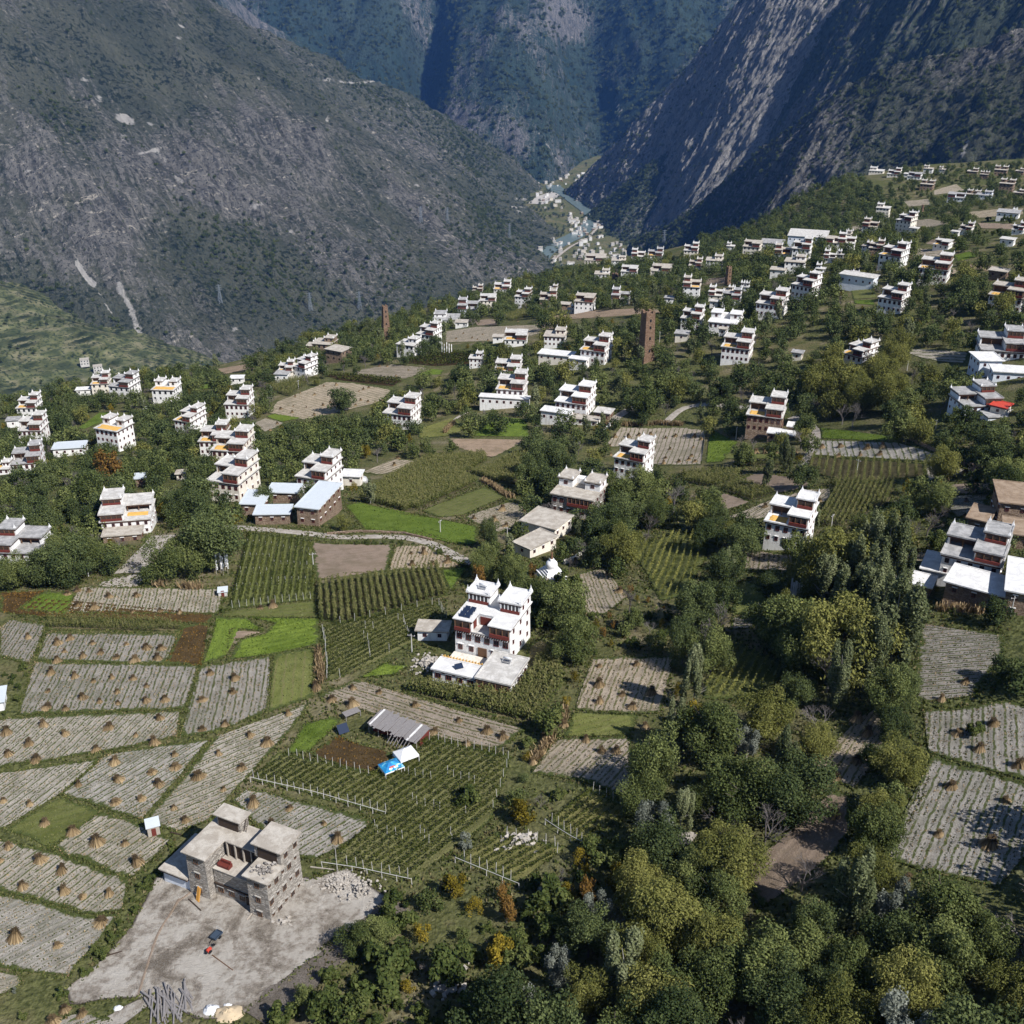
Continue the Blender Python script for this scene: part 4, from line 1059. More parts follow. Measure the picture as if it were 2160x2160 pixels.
wg = 'white'; G2 = 'stone houses of the upper village'; G3 = 'white houses of the far village'
HS = {}
HS['A'] = house(507,1059,63,48,'R','T1','tall cream house with many windows on its long right side, above the left tree clump', wall='cream', n1=2, D=13)
house(518,985,66,26,'R','T1','cream house half hidden directly behind the tall cream house', wall='cream', corn=1)
house(477,960,52,15,'R','T1','house with orange corn on its terraces, mostly hidden by trees at left', up='brownstone', corn=1)
HS['M'] = house(689,1048,60,38,'R','T1','white house with dish and stepped roofs behind the white roofed courtyard', wall='white', D=11.5)
house(320,1124,97,16,'R','T1','wide white house with yellow terrace and dark red gallery, low tan roof in front', st=2.15, mir=True, corn=2, annex=[(-.42,.35,-.42,-.06,2.6,'brownstone','rooftan')], wall='white', roof='roof')
house(78,1200,78,42,'R','T1','white house with dark grey flat roofs at the left edge', st=2.2, mir=True, roof='roofgrey')
house(253,953,42,36,'R','T2','four storey white house with yellow corn on its roof, at left', n1=3, corn=1, up='white')
house(180,958,62,8,'R','SHED','long low shed with white roof beside the four storey house', roof='metal', D=7, group=None, name='shed')
house(88,990,55,12,'R','T1','white house with grey roofs just left of the long white roofed shed', roof='roofgrey', n1=1)
house(20,1000,30,12,'R','BLK','white house with brown terrace cut by the left edge', n1=1, roof='roof', corn=1)
house(91,934,46,18,'R','T1','white house with grey roofs, lower of the two stacked at far left')
house(80,882,38,15,'R','T1','white house with brown upper band, upper of the two stacked at far left', corn=1)
house(42,900,24,5,'R','SHED','small white outbuilding with grey roof beside the stacked pair at far left', D=5, h=3.4, group=None, name='outbuilding', roof='roofgrey')
house(231,828,34,8,'R','T1','cream house with white roofs, left of the pair near the valley edge', wall='cream', corn=1)
house(275,840,40,25,'R','T1','white house with grey roofs, right of the pair near the valley edge', roof='roofgrey')
house(200,832,36,4,'R','SHED','small white roofed shed in front of the pair near the valley edge', roof='roofwhite', D=5, group=None, name='shed')
house(369,847,44,18,'R','T2','white two towered house with orange terraces near the valley edge', corn=1)
house(404,912,32,35,'R','T1','white house with orange corn terrace among trees left of the stook field', corn=1, D=12)
house(525,880,47,15,'R','T1','white house at the lower left corner of the brown stook field', corn=0)
house(645,798,28,28,'R','T1','white house with tall right side at the top left end of the village', D=10)
house(618,800,30,8,'R','T1','cream house joined to the left of the tall white one at the top left end', wall='cream', corn=1)
house(607,806,26,8,'R','SHED','small white cube house with grey roof in front of the cream one', D=6, h=4, roof='roofgrey')
house(700,748,40,15,'R','BLK','unpainted brown stone house at the bench edge', wall='brownstone', roof='rooftan', group=G2)
house(722,765,34,22,'R','SHED','tan stone house with open loggia below the bench edge', wall='brownstone', roof='rooftan', h=6, D=9, group=G2)
house(672,738,26,8,'R','BLK','small stone house at the very lip of the bench', wall='brownstone', roof='rooftan', n1=1, group=G2)
house(513,808,26,4,'R','SHED','low white building beside the bare strip near the bench edge', D=5, h=2.6, roof='roofwhite')
HS['B'] = house(868,906,58,23,'R','T1','white house with dark red gallery standing alone right of the stook field', wall='white')
HS['I'] = house(1104,852,57,9,'R','T1','white house with bright red upper room above a broad white annex', n1=2, corn=1, annex=[(-1.05,.75,-.38,-.04,3.6,'white','roofwhite')])
HS['H'] = house(1236,884,66,19,'R','T1','large white house with stepped roofs and wide low annexes in front', n1=2, annex=[(-.75,.15,-.62,-.2,4.2,'white','roofwhite'),(.15,1.0,-.5,-.15,2.2,'white','rooftan'),(.75,1.25,.0,.45,3.4,'brownstone','roof')], roof='roofwhite')
house(1275,770,52,15,'R','T1','white house with brown galleries left of the tall brown watchtower', corn=1, annex=[(-.8,-.1,-.45,-.08,2.8,'white','roofwhite')])
house(1205,766,70,8,'R','SHED','long narrow white roofed building beside the house left of the watchtower', roof='roofwhite', D=7, wall='cream', name='long_shed', group=None)
house(873,752,36,18,'R','BLK','white house with brown eaves, lower of the two right of the slim left tower', n1=2)
house(915,730,36,18,'R','T1','white three storey house, upper of the two right of the slim left tower', n1=2)
house(1016,775,26,4,'R','BLK','white house top with horned corners peeping over trees right of the dark vineyard', n1=2)
house(1095,793,52,6,'R','T1','white house mostly hidden by trees behind the house with the red room', n1=1, st=2.1, corn=1)
HS['C'] = house(1355,1010,62,22,'R','T1','white house with orange doorway terrace left of the tan stook field in the middle', corn=1)
HS['J'] = house(1249,1096,88,28,'R','T2','stone and white house with two small white roof towers above a walled court', wall='white', low='greystone', n1=2, roof='rooftan')
HS['E'] = house(1645,917,72,6,'R','T1','house with grey stone lower storeys and white horned tower, by the green field', low='brownstone', up='white', corn=1, annex=[(.2,.95,-.55,-.15,2.6,'brownstone','roofwhite'),(.7,1.02,-.15,.2,4.0,'brownstone','roofwhite')])
HS['F'] = house(2031,888,68,36,'L','T1','bluish white house with dark grey roofs next to the red sheet roof', st=2.3, wall='bluewhite', roof='roofgrey', annex=[(-.15,.75,-.62,-.2,3.6,'bluewhite','roofgrey')])
house(2060,800,44,22,'L','SHED','bluish white cube building with flat white roof near the right edge', wall='bluewhite', roof='roofwhite', h=6.5, D=9)
house(2064,772,84,14,'L','T1','large house with grey roofs and red upper room behind the bluish cube', roof='roofgrey')
house(2092,808,100,10,'L','SHED','low bluish building with three windows at the right edge', wall='bluewhite', roof='roofwhite', h=4, D=7)
HS['D'] = house(1697,1160,87,14,'R','T1','white house with yellow corn roofs above the dotted garden plot', corn=1, roof='roofwhite')
HS['G'] = house(2101,1240,117,6,'R','T1','large white house with three grey roof tiers beside the white roofed yard at right', st=2.35, roof='roofgrey', corn=0)
house(1578,766,58,8,'R','T1','white house with orange terrace amid trees right of the tall watchtower', corn=1)
house(1816,768,42,30,'R','T1','white house with small red roof room and orange corn, left of the striped field', n1=1, corn=1, D=11)
house(1647,672,54,12,'R','T1','white house with four window rows below the far school', n1=2)
house(1556,698,62,8,'R','T2','white house with two roof pavilions left of centre right village', n1=1, roof='roofwhite')
house(1475,697,40,8,'R','T1','white house right of the tall brown watchtower, upper one')
house(1898,662,48,14,'R','T1','white house with very wide grey roofs beside the small green plots', roof='roof')
house(1995,598,58,6,'R','T1','white house with orange terrace and brown gallery left of the round willow', corn=1, up='brownstone')
house(2150,662,66,10,'R','T1','house with brown upper storeys at the right edge above willows', up='brownstone', roof='rooftan', corn=1)
house(1710,632,42,18,'R','T1','white house with stacked white roofs below the large middle cluster')
house(1840,610,70,10,'R','SHED','long bluish white building with cube end right of the middle cluster', h=5, D=8, wall='bluewhite', roof='roof')
house(1800,604,24,8,'R','BLK','tall white cube at the left end of the long bluish building', n1=2)
house(1897,567,45,15,'R','T1','white house with brown roofs above the long bluish building', corn=1)
house(1706,547,36,4,'R','T1','white four storey house in the middle of the far right cluster', group=G3)
FAR = [(1600,546,34,5,'T1','white house with small tower left of the four storey far house'),(1650,530,45,3,'SHED','long low white house above the far middle cluster'),
(1742,518,78,3,'SHED','long bluish white school building with bright panel on its front'),(1790,514,20,6,'BLK','tall white house at the right end of the school'),(1774,522,32,4,'T1','white house in front of the school'),
(1845,494,27,6,'T1','white house with square tower below the forested spur'),(1918,492,30,12,'T1','cream four storey house on the terraced slope at right'),(1934,492,16,4,'SHED','small annex right of the cream four storey house'),
(1873,460,26,3,'BLK','pale house above the cream four storey house'),(1999,527,30,8,'T1','brown and white house in rough ground at right'),(2047,494,24,5,'T1','white house with tower on the upper right terraces'),
(2020,500,14,3,'SHED','small white hut beside the towered house on the upper right terraces'),(2157,494,22,3,'T1','white house cut by the right edge on the upper terraces'),(2147,462,42,3,'SHED','long white building with twin towers on the upper right terraces'),
(2140,455,12,3,'BLK','slim white tower block behind the long twin towered building'),(2032,425,32,3,'T1','white house below the bluish hamlet houses at upper right'),(2062,418,24,5,'T2','pale stone two towered house in the upper hamlet'),
(2090,420,30,3,'BLK','bluish white house in the upper hamlet'),(2134,408,27,4,'T2','tall brown stone two towered house in the upper hamlet'),(2158,413,20,3,'BLK','stone house at the right edge of the upper hamlet'),
(1966,402,25,4,'T2','grey stone two towered house beside the brown meadow'),(1773,381,24,4,'T2','pale horned house alone on the spur crest'),(1862,367,28,3,'BLK','brown roofed house on the crest right of the lone horned house'),
(1897,374,25,3,'T1','white house with yellow roof on the crest'),(1941,379,26,3,'T1','broad white house on the crest in front of the gully'),(1925,374,18,2,'SHED','low white building joined to the crest houses'),
(1966,366,18,2,'BLK','small white house half hidden on the crest'),(1992,366,12,2,'BLK','tiny white house below the pale landslide'),(2060,373,20,2,'BLK','grey house left of the stone tower house on the crest'),
(2083,377,16,2,'T2','stone tower house on the crest'),(2122,371,24,2,'T2','stone house with two towers on the crest near the right'),(2158,370,16,2,'BLK','stone house at the right end of the crest'),
(1547,535,15,2,'BLK','narrow tall white house alone at the left of the far right cluster'),(1470,550,28,2,'T1','white house left of the narrow tall one'),(1478,574,25,2,'T1','white house with two window rows left of the grove'),
(1522,567,33,2,'BLK','white house on open ground beside the grove'),(1665,553,32,2,'T1','white house behind the left end of the middle cluster'),(1695,574,40,3,'BLK','large white house low in the middle cluster'),
(1655,583,30,3,'SHED','low white building in front of the middle cluster'),(1760,553,22,2,'T1','small white house right of the middle cluster'),(1776,552,10,2,'BLK','tiny white house among trees right of the middle cluster'),
(1800,531,33,2,'T1','white house with brown roof in front of the long field'),(1832,541,16,4,'BLK','tall white house end at the edge of the long field'),(1860,539,27,2,'T1','brown fronted house at the edge of the long field'),
(1738,583,18,2,'BLK','small white house above the long bluish building'),(1474,632,34,2,'T1','white house just right of the tall watchtower top'),(1522,632,27,3,'T1','cream house below the reddish far tower'),(1543,622,16,3,'BLK','small cream house touching the reddish far tower'),
(1560,642,36,2,'T1','white house with orange stack right of the reddish far tower'),(1578,614,16,2,'T2','little white house with horned roof by the brown field'),(1513,648,16,2,'SHED','low white hut with brown front below the reddish far tower'),
(1017,624,20,2,'T1','white house at the left end of the far row on the bench rim'),(1075,624,33,3,'T1','white house with two towers on the bench rim'),(1045,649,32,2,'T1','white house below the left end of the far row'),
(1114,649,28,8,'T1','white house with tall right side in the far row'),(1172,649,33,2,'T1','brown fronted house in the middle of the far row'),(1174,614,17,3,'BLK','brown stone tower house behind the far row'),
(1200,652,20,4,'SHED','stone outbuilding beside the brown fronted house'),(1098,640,10,3,'SHED','tiny white hut inside the far row'),(1250,656,38,6,'T1','white house at the right end of the far row'),(1212,660,15,2,'BLK','small white house left of the end of the far row'),
(1326,642,36,3,'T1','white house alone amid the grove right of the far row'),(1284,593,30,2,'BLK','grey roofed house in trees on the bench rim'),(1342,588,32,3,'T1','white house with stepped side near the bench rim'),
(1414,581,40,4,'T1','large white house on the bench rim right of centre'),(1390,577,18,2,'SHED','low cream building left of the large rim house'),(1396,553,30,2,'T1','white house with grey roofs highest on the rim right of centre'),
(1358,554,26,2,'T1','white house with thin tower posts on the rim'),(1318,563,28,2,'BLK','white house with long flat roof on the rim'),(1276,562,42,2,'T1','white long house first on the rim right of the river'),(1254,560,20,2,'BLK','small white house at the tip of the rim over the river'),
(966,684,52,5,'BLK','long white house with tan upper terrace at the left of the open fields'),(1006,668,40,5,'T1','bluish white house behind the long one at the left of the open fields'),(985,690,24,3,'SHED','low tan roofed building below the long white house'),
(1110,728,45,3,'T1','white house partly hidden by trees below the open fields'),(1190,732,42,5,'BLK','white house with flat roofs below the open fields'),(1060,722,20,2,'SHED','small white building in trees below the open fields'),
(1420,640,18,2,'SHED','white roof seen among trees left of the watchtower field'),(1530,708,14,3,'SHED','white hut beside the two pavilion house'),(1450,720,26,3,'SHED','low white roof among trees right of the tall watchtower'),
(1690,760,20,3,'SHED','low pale roof in the wood right of the tall watchtower'),(2120,590,34,6,'SHED','ruined grey stone house near the right edge'),(2136,520,26,4,'SHED','white roofed hut on the wooded slope at the right'),
(192,775,22,3,'BLK','white house far down on the terraced slope, left one'),(207,790,20,3,'BLK','white house far down on the terraced slope, right one')]
STONE_ONES = ('stone', 'brown fronted', 'ruined')
for (u, v, fw, sw, typ, lab) in FAR:
    st_ = 'brownstone' if any(k in lab for k in STONE_ONES) else ('bluewhite' if 'bluish' in lab else ('cream' if ('cream' in lab or 'pale' in lab) else rnd.choice(['white', 'white', 'white', 'cream'])))
    kw = dict(D=max(5, fw * .16)) if typ == 'SHED' else {}
    if 'terraced slope, ' in lab: continue
    house(u, v, fw * 1.02, sw, 'R', typ, lab, wall=st_, roof=('rooftan' if st_ == 'brownstone' else rnd.choice(['roof', 'roofgrey', 'roof', 'rooftan', 'rooftan'])),
          st=2.55, n1=3 if ('four storey' in lab or 'tall ' in lab) else (1 if rnd.random() < .55 else 2), mir=rnd.random() < .33, tower=rnd.random() < .68, up=rnd.choice([None, None, 'brownstone', 'cream']) if st_ == 'white' else None, corn=1 if rnd.random() < .25 and typ == 'T1' else 0, group=G2 if st_ == 'brownstone' else G3,
          h=(5.0 if 'school' in lab or 'long low' in lab else (3.2 if fw > 25 else 2.8)) if typ == 'SHED' else None)
# walled-in yards and low wings
house(673,1111,44,54,'R','SHED','two storey stone building with white sheet roof, right side of the court by the road', wall='brownstone', roof='metal', h=5.4, D=17, group=None, name='stone_building', cat='building')
house(611,1106,70,8,'R','SHED','low front wing with white sheet roof by the road', wall='brownstone', roof='metal', h=3.2, D=5.5, group=None, name='low_wing', cat='building')
house(556,1088,44,20,'R','SHED','left wing with white sheet roof behind the road', wall='brownstone', roof='metal', h=3.6, D=9, group=None, name='low_wing', cat='building')
house(628,1062,60,12,'R','SHED','back wing with white sheet roof along the court by the road', wall='brownstone', roof='metal', h=3.4, D=6, group=None, name='low_wing', cat='building')
house(1170,1140,72,36,'R','SHED','flat tan roofed arcade left of the walled court with two roof towers above', wall='cream', roof='rooftan', h=3.2, D=9.5, group=None, name='arcade_wing', cat='building')
house(1118,1178,34,56,'R','SHED','low cream annex with flat roof beside the white stupa', wall='cream', roof='rooftan', h=2.6, D=10, group=None, name='annex', cat='building')
house(2112,1288,118,10,'R','SHED','long white roofed store in front of the large grey tiered house', wall='brownstone', roof='roofwhite', h=3.0, D=8, group=None, name='store_wing', cat='building')
house(1988,1236,46,6,'R','SHED','low white roofed block left of the large grey tiered house', wall='white', roof='roofwhite', h=3.0, D=8, group=None, name='low_wing', cat='building')
house(1958,1262,46,6,'R','SHED','small white topped lean-to by the prayer walls at right', wall='brownstone', roof='roofwhite', h=2.4, D=5, group=None, name='lean_to', cat='building')
house(2112,1298,110,8,'L','SHED','tall white roofed barn cut by the right edge', wall='brownstone', roof='roofwhite', h=5.5, D=14, group=None, name='barn', cat='building')
house(2098,1118,150,20,'L','SHED','big brown flat roofed stone house at the right edge', wall='brownstone', roof='roofbrown', h=7.0, D=12, group=None, name='stone_house', cat='house')
house(2112,1160,120,8,'L','SHED','lower brown flat roofed wing at the right edge', wall='brownstone', roof='roofbrown', h=4.2, D=8, group=None, name='stone_wing', cat='building')
house(2078,1132,40,8,'R','SHED','brown roofed shed behind the large grey tiered house', wall='brownstone', roof='roofbrown', h=3.6, D=8, group=None, name='shed', cat='building')
house(2118,878,30,10,'R','SHED','shed with bright red sheet roof beside the bluish house', wall='cream', roof='redmetal', h=2.4, D=5, group=None, name='shed', cat='shed')
house(308,1026,20,4,'R','SHED','small shed with grey sheet roof in the trees above the wide white house', wall='brownstone', roof='metal', h=3.0, D=4, group=None, name='shed', cat='shed')
house(390,1012,16,4,'R','SHED','little pale shed in the orchard at left', wall='cream', roof='rooftan', h=2.2, D=3, group=None, name='shed', cat='shed')
house(760,1025,38,8,'R','SHED','small yard house with white roof and satellite dish right of the stepped white house', wall='cream', roof='roofwhite', h=3.2, D=5, group=None, name='yard_house', cat='house')
for (rt, (a, b, c, d, z), lab) in CORN:
    corn_sheet(a, b, c, d, z, rt, 'yellow corn drying on the terrace of the ' + ' '.join(lab.split()[:8]))
# ------------------------------------------------------------------ the large white house in the middle
def main_house():
    H = house(1076, 1398, 118, 45, 'R', 'NONE', 'large white four storey house with red galleries and two roof towers, surrounded by tall corn', h=11.0)
    Wd, D, s_, O, xa, ya, z0 = H.dims; H.lod = 0; st = 2.58
    x0, x1 = -Wd / 2, Wd / 2
    X = lambda f: x0 + f * Wd
    z2, z3, z4 = 2 * st, 3 * st, 3.95 * st
    H.wall(x0, x1, 0, D, -3, z2)
    for i in range(5):
        if i == 2: continue
        H.window('F', X((i + .5) / 5), st * .5, .95, 1.25)
    H.part('door', MB().box(X(.42), X(.58), -.1, .1, -.2, st * .78), 'brownwood')
    for i in range(6): H.window('F', X((i + .5) / 6), st * 1.5, 1.15, 1.45)
    for k in (0, 1): H.windows('R', 3, st * (k + .52), wd=.75, ht=1.15)
    for k in (0, 1): H.windows('L', 3, st * (k + .52), wd=.75, ht=1.15)
    # joist ends under the galleries
    b = MB()
    for i in range(24): b.box(X((i + .5) / 24) - .09, X((i + .5) / 24) + .09, -.45, .1, z2 - .28, z2 - .08)
    H.part('beam_ends', b, 'wood')['kind'] = 'stuff'
    H.roof(X(.31), X(.63), .05, D * .28, z2, 'roof', over=.02, band=None, rim=False)
    # third storey: two wings and the back
    for (a, c, d) in ((0, .31, 0), (.63, 1, 0), (.31, .63, D * .28)):
        H.wall(X(a), X(c), d, D, z2 + .15, z3)
        if d == 0: H.gallery(X(a) + .25, X(c) - .25, d, z2 + .25, z3 - .2)
    H.last = (x0, x1, 0, D, z2, z3, 0.1); H.windows('R', 3, z2 + st * .52, wd=.75, ht=1.15); H.windows('L', 2, z2 + st * .52, wd=.75, ht=1.15)
    H.part('red_door', MB().box(X(.31) - .02, X(.31) + .06, 1.0, 2.6, z2 + .2, z3 - .4), 'redwood')
    H.part('red_panel', MB().box(X(.36), X(.58), D * .28 - .10, D * .28 + .05, z2 + .3, z3 - .4), 'redwood')
    H.roof(X(0), X(.31), 0, D * .28, z3, 'roofwhite', over=.3, rim=False); H.roof(X(.63), X(1), 0, D * .28, z3, 'roofwhite', over=.3, rim=False)
    H.roof(X(0), X(1), D * .28 + .31, D, z3 + .003, 'roofwhite', over=.3, rim=False)
    # roof towers
    for (a, c, y) in ((.0, .40, .60), (.62, 1.0, .50)):
        H.wall(X(a), X(c), D * y, D, z3 + .22, z4)
        xa_, xc_ = X(a) + .35, X(c) - .35
        g = H.part('sun_room', MB().box(xa_, xc_, D * y - .10, D * y + .05, z3 + .95, z4 - .25), 'glass')
        H.part('railing', MB().box(xa_ - .1, xc_ + .1, D * y - .22, D * y + .05, z3 + .25, z3 + .95), 'redwood')
        p = MB()
        for i in range(6): xx = xa_ + (xc_ - xa_) * i / 5; p.box(xx - .08, xx + .08, D * y - .16, D * y - .1, z3 + .95, z4 - .25)
        H.part('mullions', p, 'finial', g)['kind'] = 'stuff'
        H.windows('R', 2, z3 + st * .5, wd=.7, ht=1.1) if a > .5 else None
        H.roof(X(a), X(c), D * y, D, z4, 'roofwhite', over=.35)
        for xx in (X(a), X(c)):
            for yy in (D * y, D): H.finial(xx, yy, z4 + .25, 1.15)
    # solar racks on the left wing, water heater on the left tower
    for i in range(2):
        for j in range(3):
            cx, cy_, cz = X(.05) + 1.25 * i + .7, 1.1 + 1.35 * j, z3 + .65
            r_ = MB(); r_.obox((cx, cy_, cz), (.55, 0, 0), (0, .42, .28), (0, -.02, .035))
            for sx in (-.5, .5): r_.tube((cx + sx, cy_ + .4, z3 + .22), (cx + sx, cy_ + .4, cz + .25), .03, .03, 4); r_.tube((cx + sx, cy_ - .4, z3 + .22), (cx + sx, cy_ - .4, cz - .25), .03, .03, 4)
            r_.build('solar_panel', M['panel'], H.root)
    def heater(x, y, z, lab, n=8):
        e = empty('water_heater', H.root.matrix_basis @ Vector((x, y, z)) if False else Vector(H.root.location) + Matrix.Rotation(H.root.rotation_euler.z, 3, 'Z') @ Vector((x, y, z)), H.root.rotation_euler.z)
        tag(e, lab, 'water heater')
        MB().tube((-.9, .35, .75), (.9, .35, .75), .2, .2, 10).build('tank', M['steel'], e, True)
        t = MB()
        for i in range(n): xx = -.75 + 1.5 * i / (n - 1); t.tube((xx, .3, .65), (xx, -.7, .15), .045, .045, 5)
        t.build('tubes', M['panel'], e)['kind'] = 'stuff'
        f = MB()
        for xx in (-.85, .85): f.tube((xx, .35, .75), (xx, .35, 0), .03, .03, 4); f.tube((xx, .35, .7), (xx, -.75, .05), .03, .03, 4)
        f.build('frame', M['steel'], e)
    heater(X(.2), D * .78, z4 + .22, 'solar water heater on the roof of the left tower of the large white house')
    # annexes in front: yard with a low front range and a taller right range
    yh = 2.7
    H.wall(X(.78), X(1.36), -D * .95, -D * .12, -3, yh, 'white', 'annex_wall')
    H.windows('R', 3, yh * .5, wd=.8, ht=1.0)
    H.gallery(X(.80), X(1.33), -D * .95, .5, yh - .25)
    H.roof(X(.78), X(1.36), -D * .95, -D * .12, yh, 'roof', name='annex_roof', over=.3)
    H.wall(X(.0), X(.775), -D * .93, -D * .60, -3, yh - .5, 'white', 'annex_wall')
    for i in range(4): H.window('F', X(.10 + .19 * i), 1.1, 1.2, 1.2)
    H.roof(X(.0), X(.775), -D * .93, -D * .58, yh - .5, 'roofwhite', name='annex_roof', over=.28)
    H.wall(X(.0), X(.775), -D * .575, -.45, -3, .12, 'cream', 'terrace')
    hp = MB()
    for k in range(40): hp.tube((X(.02 + .74 * k / 40), -D * .54 + .15 * math.sin(k * 2.1), yh - .25), (X(.02 + .74 * k / 40), -D * .53, yh - .05 + .15 * (k % 3)), .13, .06, 5)
    o = hp.build('corn_bundles', M['corn']); o.location = H.root.location; o.rotation_euler = H.root.rotation_euler
    tag(o, 'row of yellow corn bundles along the terrace rail before the large white house', 'corn')
    heater(X(1.08), -D * .35, yh + .2, 'dark solar water heater on the annex roof at the right of the large white house')
    e = empty('solar_cooker', Vector(H.root.location) + Matrix.Rotation(H.root.rotation_euler.z, 3, 'Z') @ Vector((X(.40), -D * .76, yh - .25)), .4)
    tag(e, 'dark tilted solar box on the front annex roof of the large white house', 'solar box')
    MB().obox((0, 0, .45), (.8, 0, 0), (0, .5, .3), (0, -.03, .05)).build('panel', M['panel'], e)
    MB().box(-.7, .7, -.35, .4, 0, .25).build('base', M['greywood'], e)
    HOUSES.append((930, 1118, 1390, 1460, 1470, O[0] - ya[0] * 6, O[1] - ya[1] * 6, 11))
    H.box = (X(-.06), X(1.42), -D * 1.02, D + .5)
    return H
MAIN = main_house()
house(943, 1352, 62, 6, 'R', 'SHED', 'low lean-to with patchy white and brown roof left of the large white house', wall='white', roof='rooftan', h=2.3, D=3.6, group=None, name='lean_to', cat='shed')

# ------------------------------------------------------------------ the unfinished stone house in the builder's yard
def stone_house():
    a, b, c = hit([402, 572, 656], [1884, 1943, 1872])
    xa = (b - a)[:2]; Wd = np.linalg.norm(xa); xa /= Wd; ya = np.array([-xa[1], xa[0]]); D = abs(np.dot((c - b)[:2], ya)) * 1.04
    Wd *= 1.0
    O = (a + b)[:2] / 2; z0 = min(a[2], b[2], c[2])
    H = House('stone_house', (O[0], O[1], z0), math.atan2(xa[1], xa[0]), 0)
    tag(H.root, 'unfinished grey stone house with flat roofs and an open recessed court, in the dirt yard', 'house')
    x0 = -Wd / 2; X = lambda f: x0 + f * Wd
    st = 2.75; h3 = 3 * st; h4 = 3.92 * st
    def wl(f0, f1, y0, y1, z1, zb=-3.0, name='wall'): H.wall(X(f0), X(f1), D * y0, D * y1, zb, z1, 'stone', name)
    def rf(f0, f1, y0, y1, z, over=.32, **k): H.roof(X(f0), X(f1), D * y0, D * y1, z, 'rooftan', over=over, band='eave', bh=.25, th=.2, rim=False, **k)
    wl(0, .255, 0, 1, h3)
    for k in range(3): H.window('F', X(.13), st * (k + .55), .8, 1.05, 'br')
    for k in range(3): H.windows('L', 3, st * (k + .55), wd=.7, ht=.95, frame='br')
    wl(.745, 1, 0, 1, h3)
    for k in range(3): H.window('F', X(.87), st * (k + .55), .8, 1.05, 'br')
    rr = random.Random(4)
    for k in range(3):
        for i in range(5):
            big = (i + k) % 2
            H.window('R', D * (.09 + .19 * i), st * (k + .5 + (.12 if not big else 0)), .85 if big else .5, 1.1 if big else .6, 'br')
    wl(.255, .745, .55, 1, h3)
    # recessed court: low storeys and a terrace on top of them
    wl(.255, .745, .16, .55, 2 * st - .1, name='court_wall')
    for i in range(3): H.window('F', X(.33 + .13 * i), st * .6, .95, 1.0, 'br')
    H.part('doorway', MB().box(X(.64), X(.72), D * .16 - .08, D * .16 + .1, -.2, st * .8), 'wood')
    H.roof(X(.257), X(.743), D * .16, D * .545, 2 * st - .1, 'rooftan', over=.0, band=None, rim=False, name='terrace', th=.12)
    # arcade behind the terrace: a dark panel paints the shade of its openings
    g = H.part('arcade', MB().box(X(.29), X(.71), D * .55 - .06, D * .55 + .1, 2 * st + .1, h3 - .35), 'wood')
    p = MB()
    for i in range(5): xx = X(.30 + .40 * i / 4); p.box(xx - .1, xx + .1, D * .55 - .35, D * .55 - .12, 2 * st + .05, h3 - .1)
    H.part('post', p, 'palewood', g)['kind'] = 'stuff'
    # floor band between court storeys
    H.part('beam', MB().box(X(.26), X(.74), D * .16 - .15, D * .16 + .05, st - .1, st + .1), 'wood')
    rf(0, .255, 0, 1, h3); rf(.745, 1, 0, .44, h3)
    H.roof(X(.255) + .33, X(.745) - .33, D * .55, D, h3 + .003, 'rooftan', over=.31, band='eave', bh=.25, th=.2, rim=False)
    # higher block at the back right, penthouse at the back left
    H.wall(X(.68), X(1) - .02, D * .45, D - .02, h3 + .2, h4, 'stone', 'tower_wall')
    H.windows('R', 2, h3 + st * .5, wd=.8, ht=1.0, frame='br')
    H.part('doorway', MB().box(X(.72), X(.95), D * .45 - .06, D * .45 + .1, h3 + .25, h4 - .3), 'wood')
    rf(.68, 1, .45, 1, h4)
    H.wall(X(.06), X(.36), D * .80, D * 1.06, h3 - 3, h4 - .3, 'stone', 'tower_wall')
    H.part('doorway', MB().box(X(.09), X(.33), D * .80 - .06, D * .80 + .1, h3 + .25, h4 - .6), 'wood')
    rf(.06, .36, .80, 1.06, h4 - .3)
    # ladder on the penthouse
    l = MB(); l.tube((X(.37), D * .86, h3 + .2), (X(.36), D * 1.0, h4 - .2), .05, .05, 4); l.tube((X(.40), D * .86, h3 + .2), (X(.39), D * 1.0, h4 - .2), .05, .05, 4)
    for i in range(7): t = (i + .5) / 7; l.tube((X(.37 - .01 * t), D * (.86 + .14 * t), h3 + .2 + t * (h4 - .4 - h3)), (X(.40 - .01 * t), D * (.86 + .14 * t), h3 + .2 + t * (h4 - .4 - h3)), .03, .03, 4)
    o = l.build('ladder', M['wood']); o.location = H.root.location; o.rotation_euler = H.root.rotation_euler
    tag(o, 'wooden ladder leaning on the rooftop penthouse of the stone house', 'ladder')
    # lean-to on the left
    H.wall(X(-.36), X(-.01), D * .05, D * .95, -3, 2.5, 'bluewhite', 'annex_wall')
    H.roof(X(-.36), X(-.01) - .35, D * .02, D * .98, 2.5, 'rooftan', over=.3, name='annex_roof', rim=False)
    def place(mb, name, mat, lab, cat):
        o = mb.build(name, M[mat]); o.location = H.root.location; o.rotation_euler = H.root.rotation_euler; tag(o, lab, cat); return o
    # things lying about on it
    rub = MB(); rr = random.Random(9)
    for i in range(26):
        cx, cy_ = X(.87) + rr.gauss(0, .8), D * .2 + rr.gauss(0, .9); sz = rr.uniform(.12, .3)
        rub.obox((cx, cy_, h3 + .3 + sz * .4), (sz, rr.uniform(-.1, .1), 0), (rr.uniform(-.1, .1), sz * .8, 0), (0, 0, sz * .6))
    o = place(rub, 'rubble', 'greystone', 'heap of stones and scrap on the right front roof of the stone house', 'rubble'); o['kind'] = 'stuff'
    cn = MB()
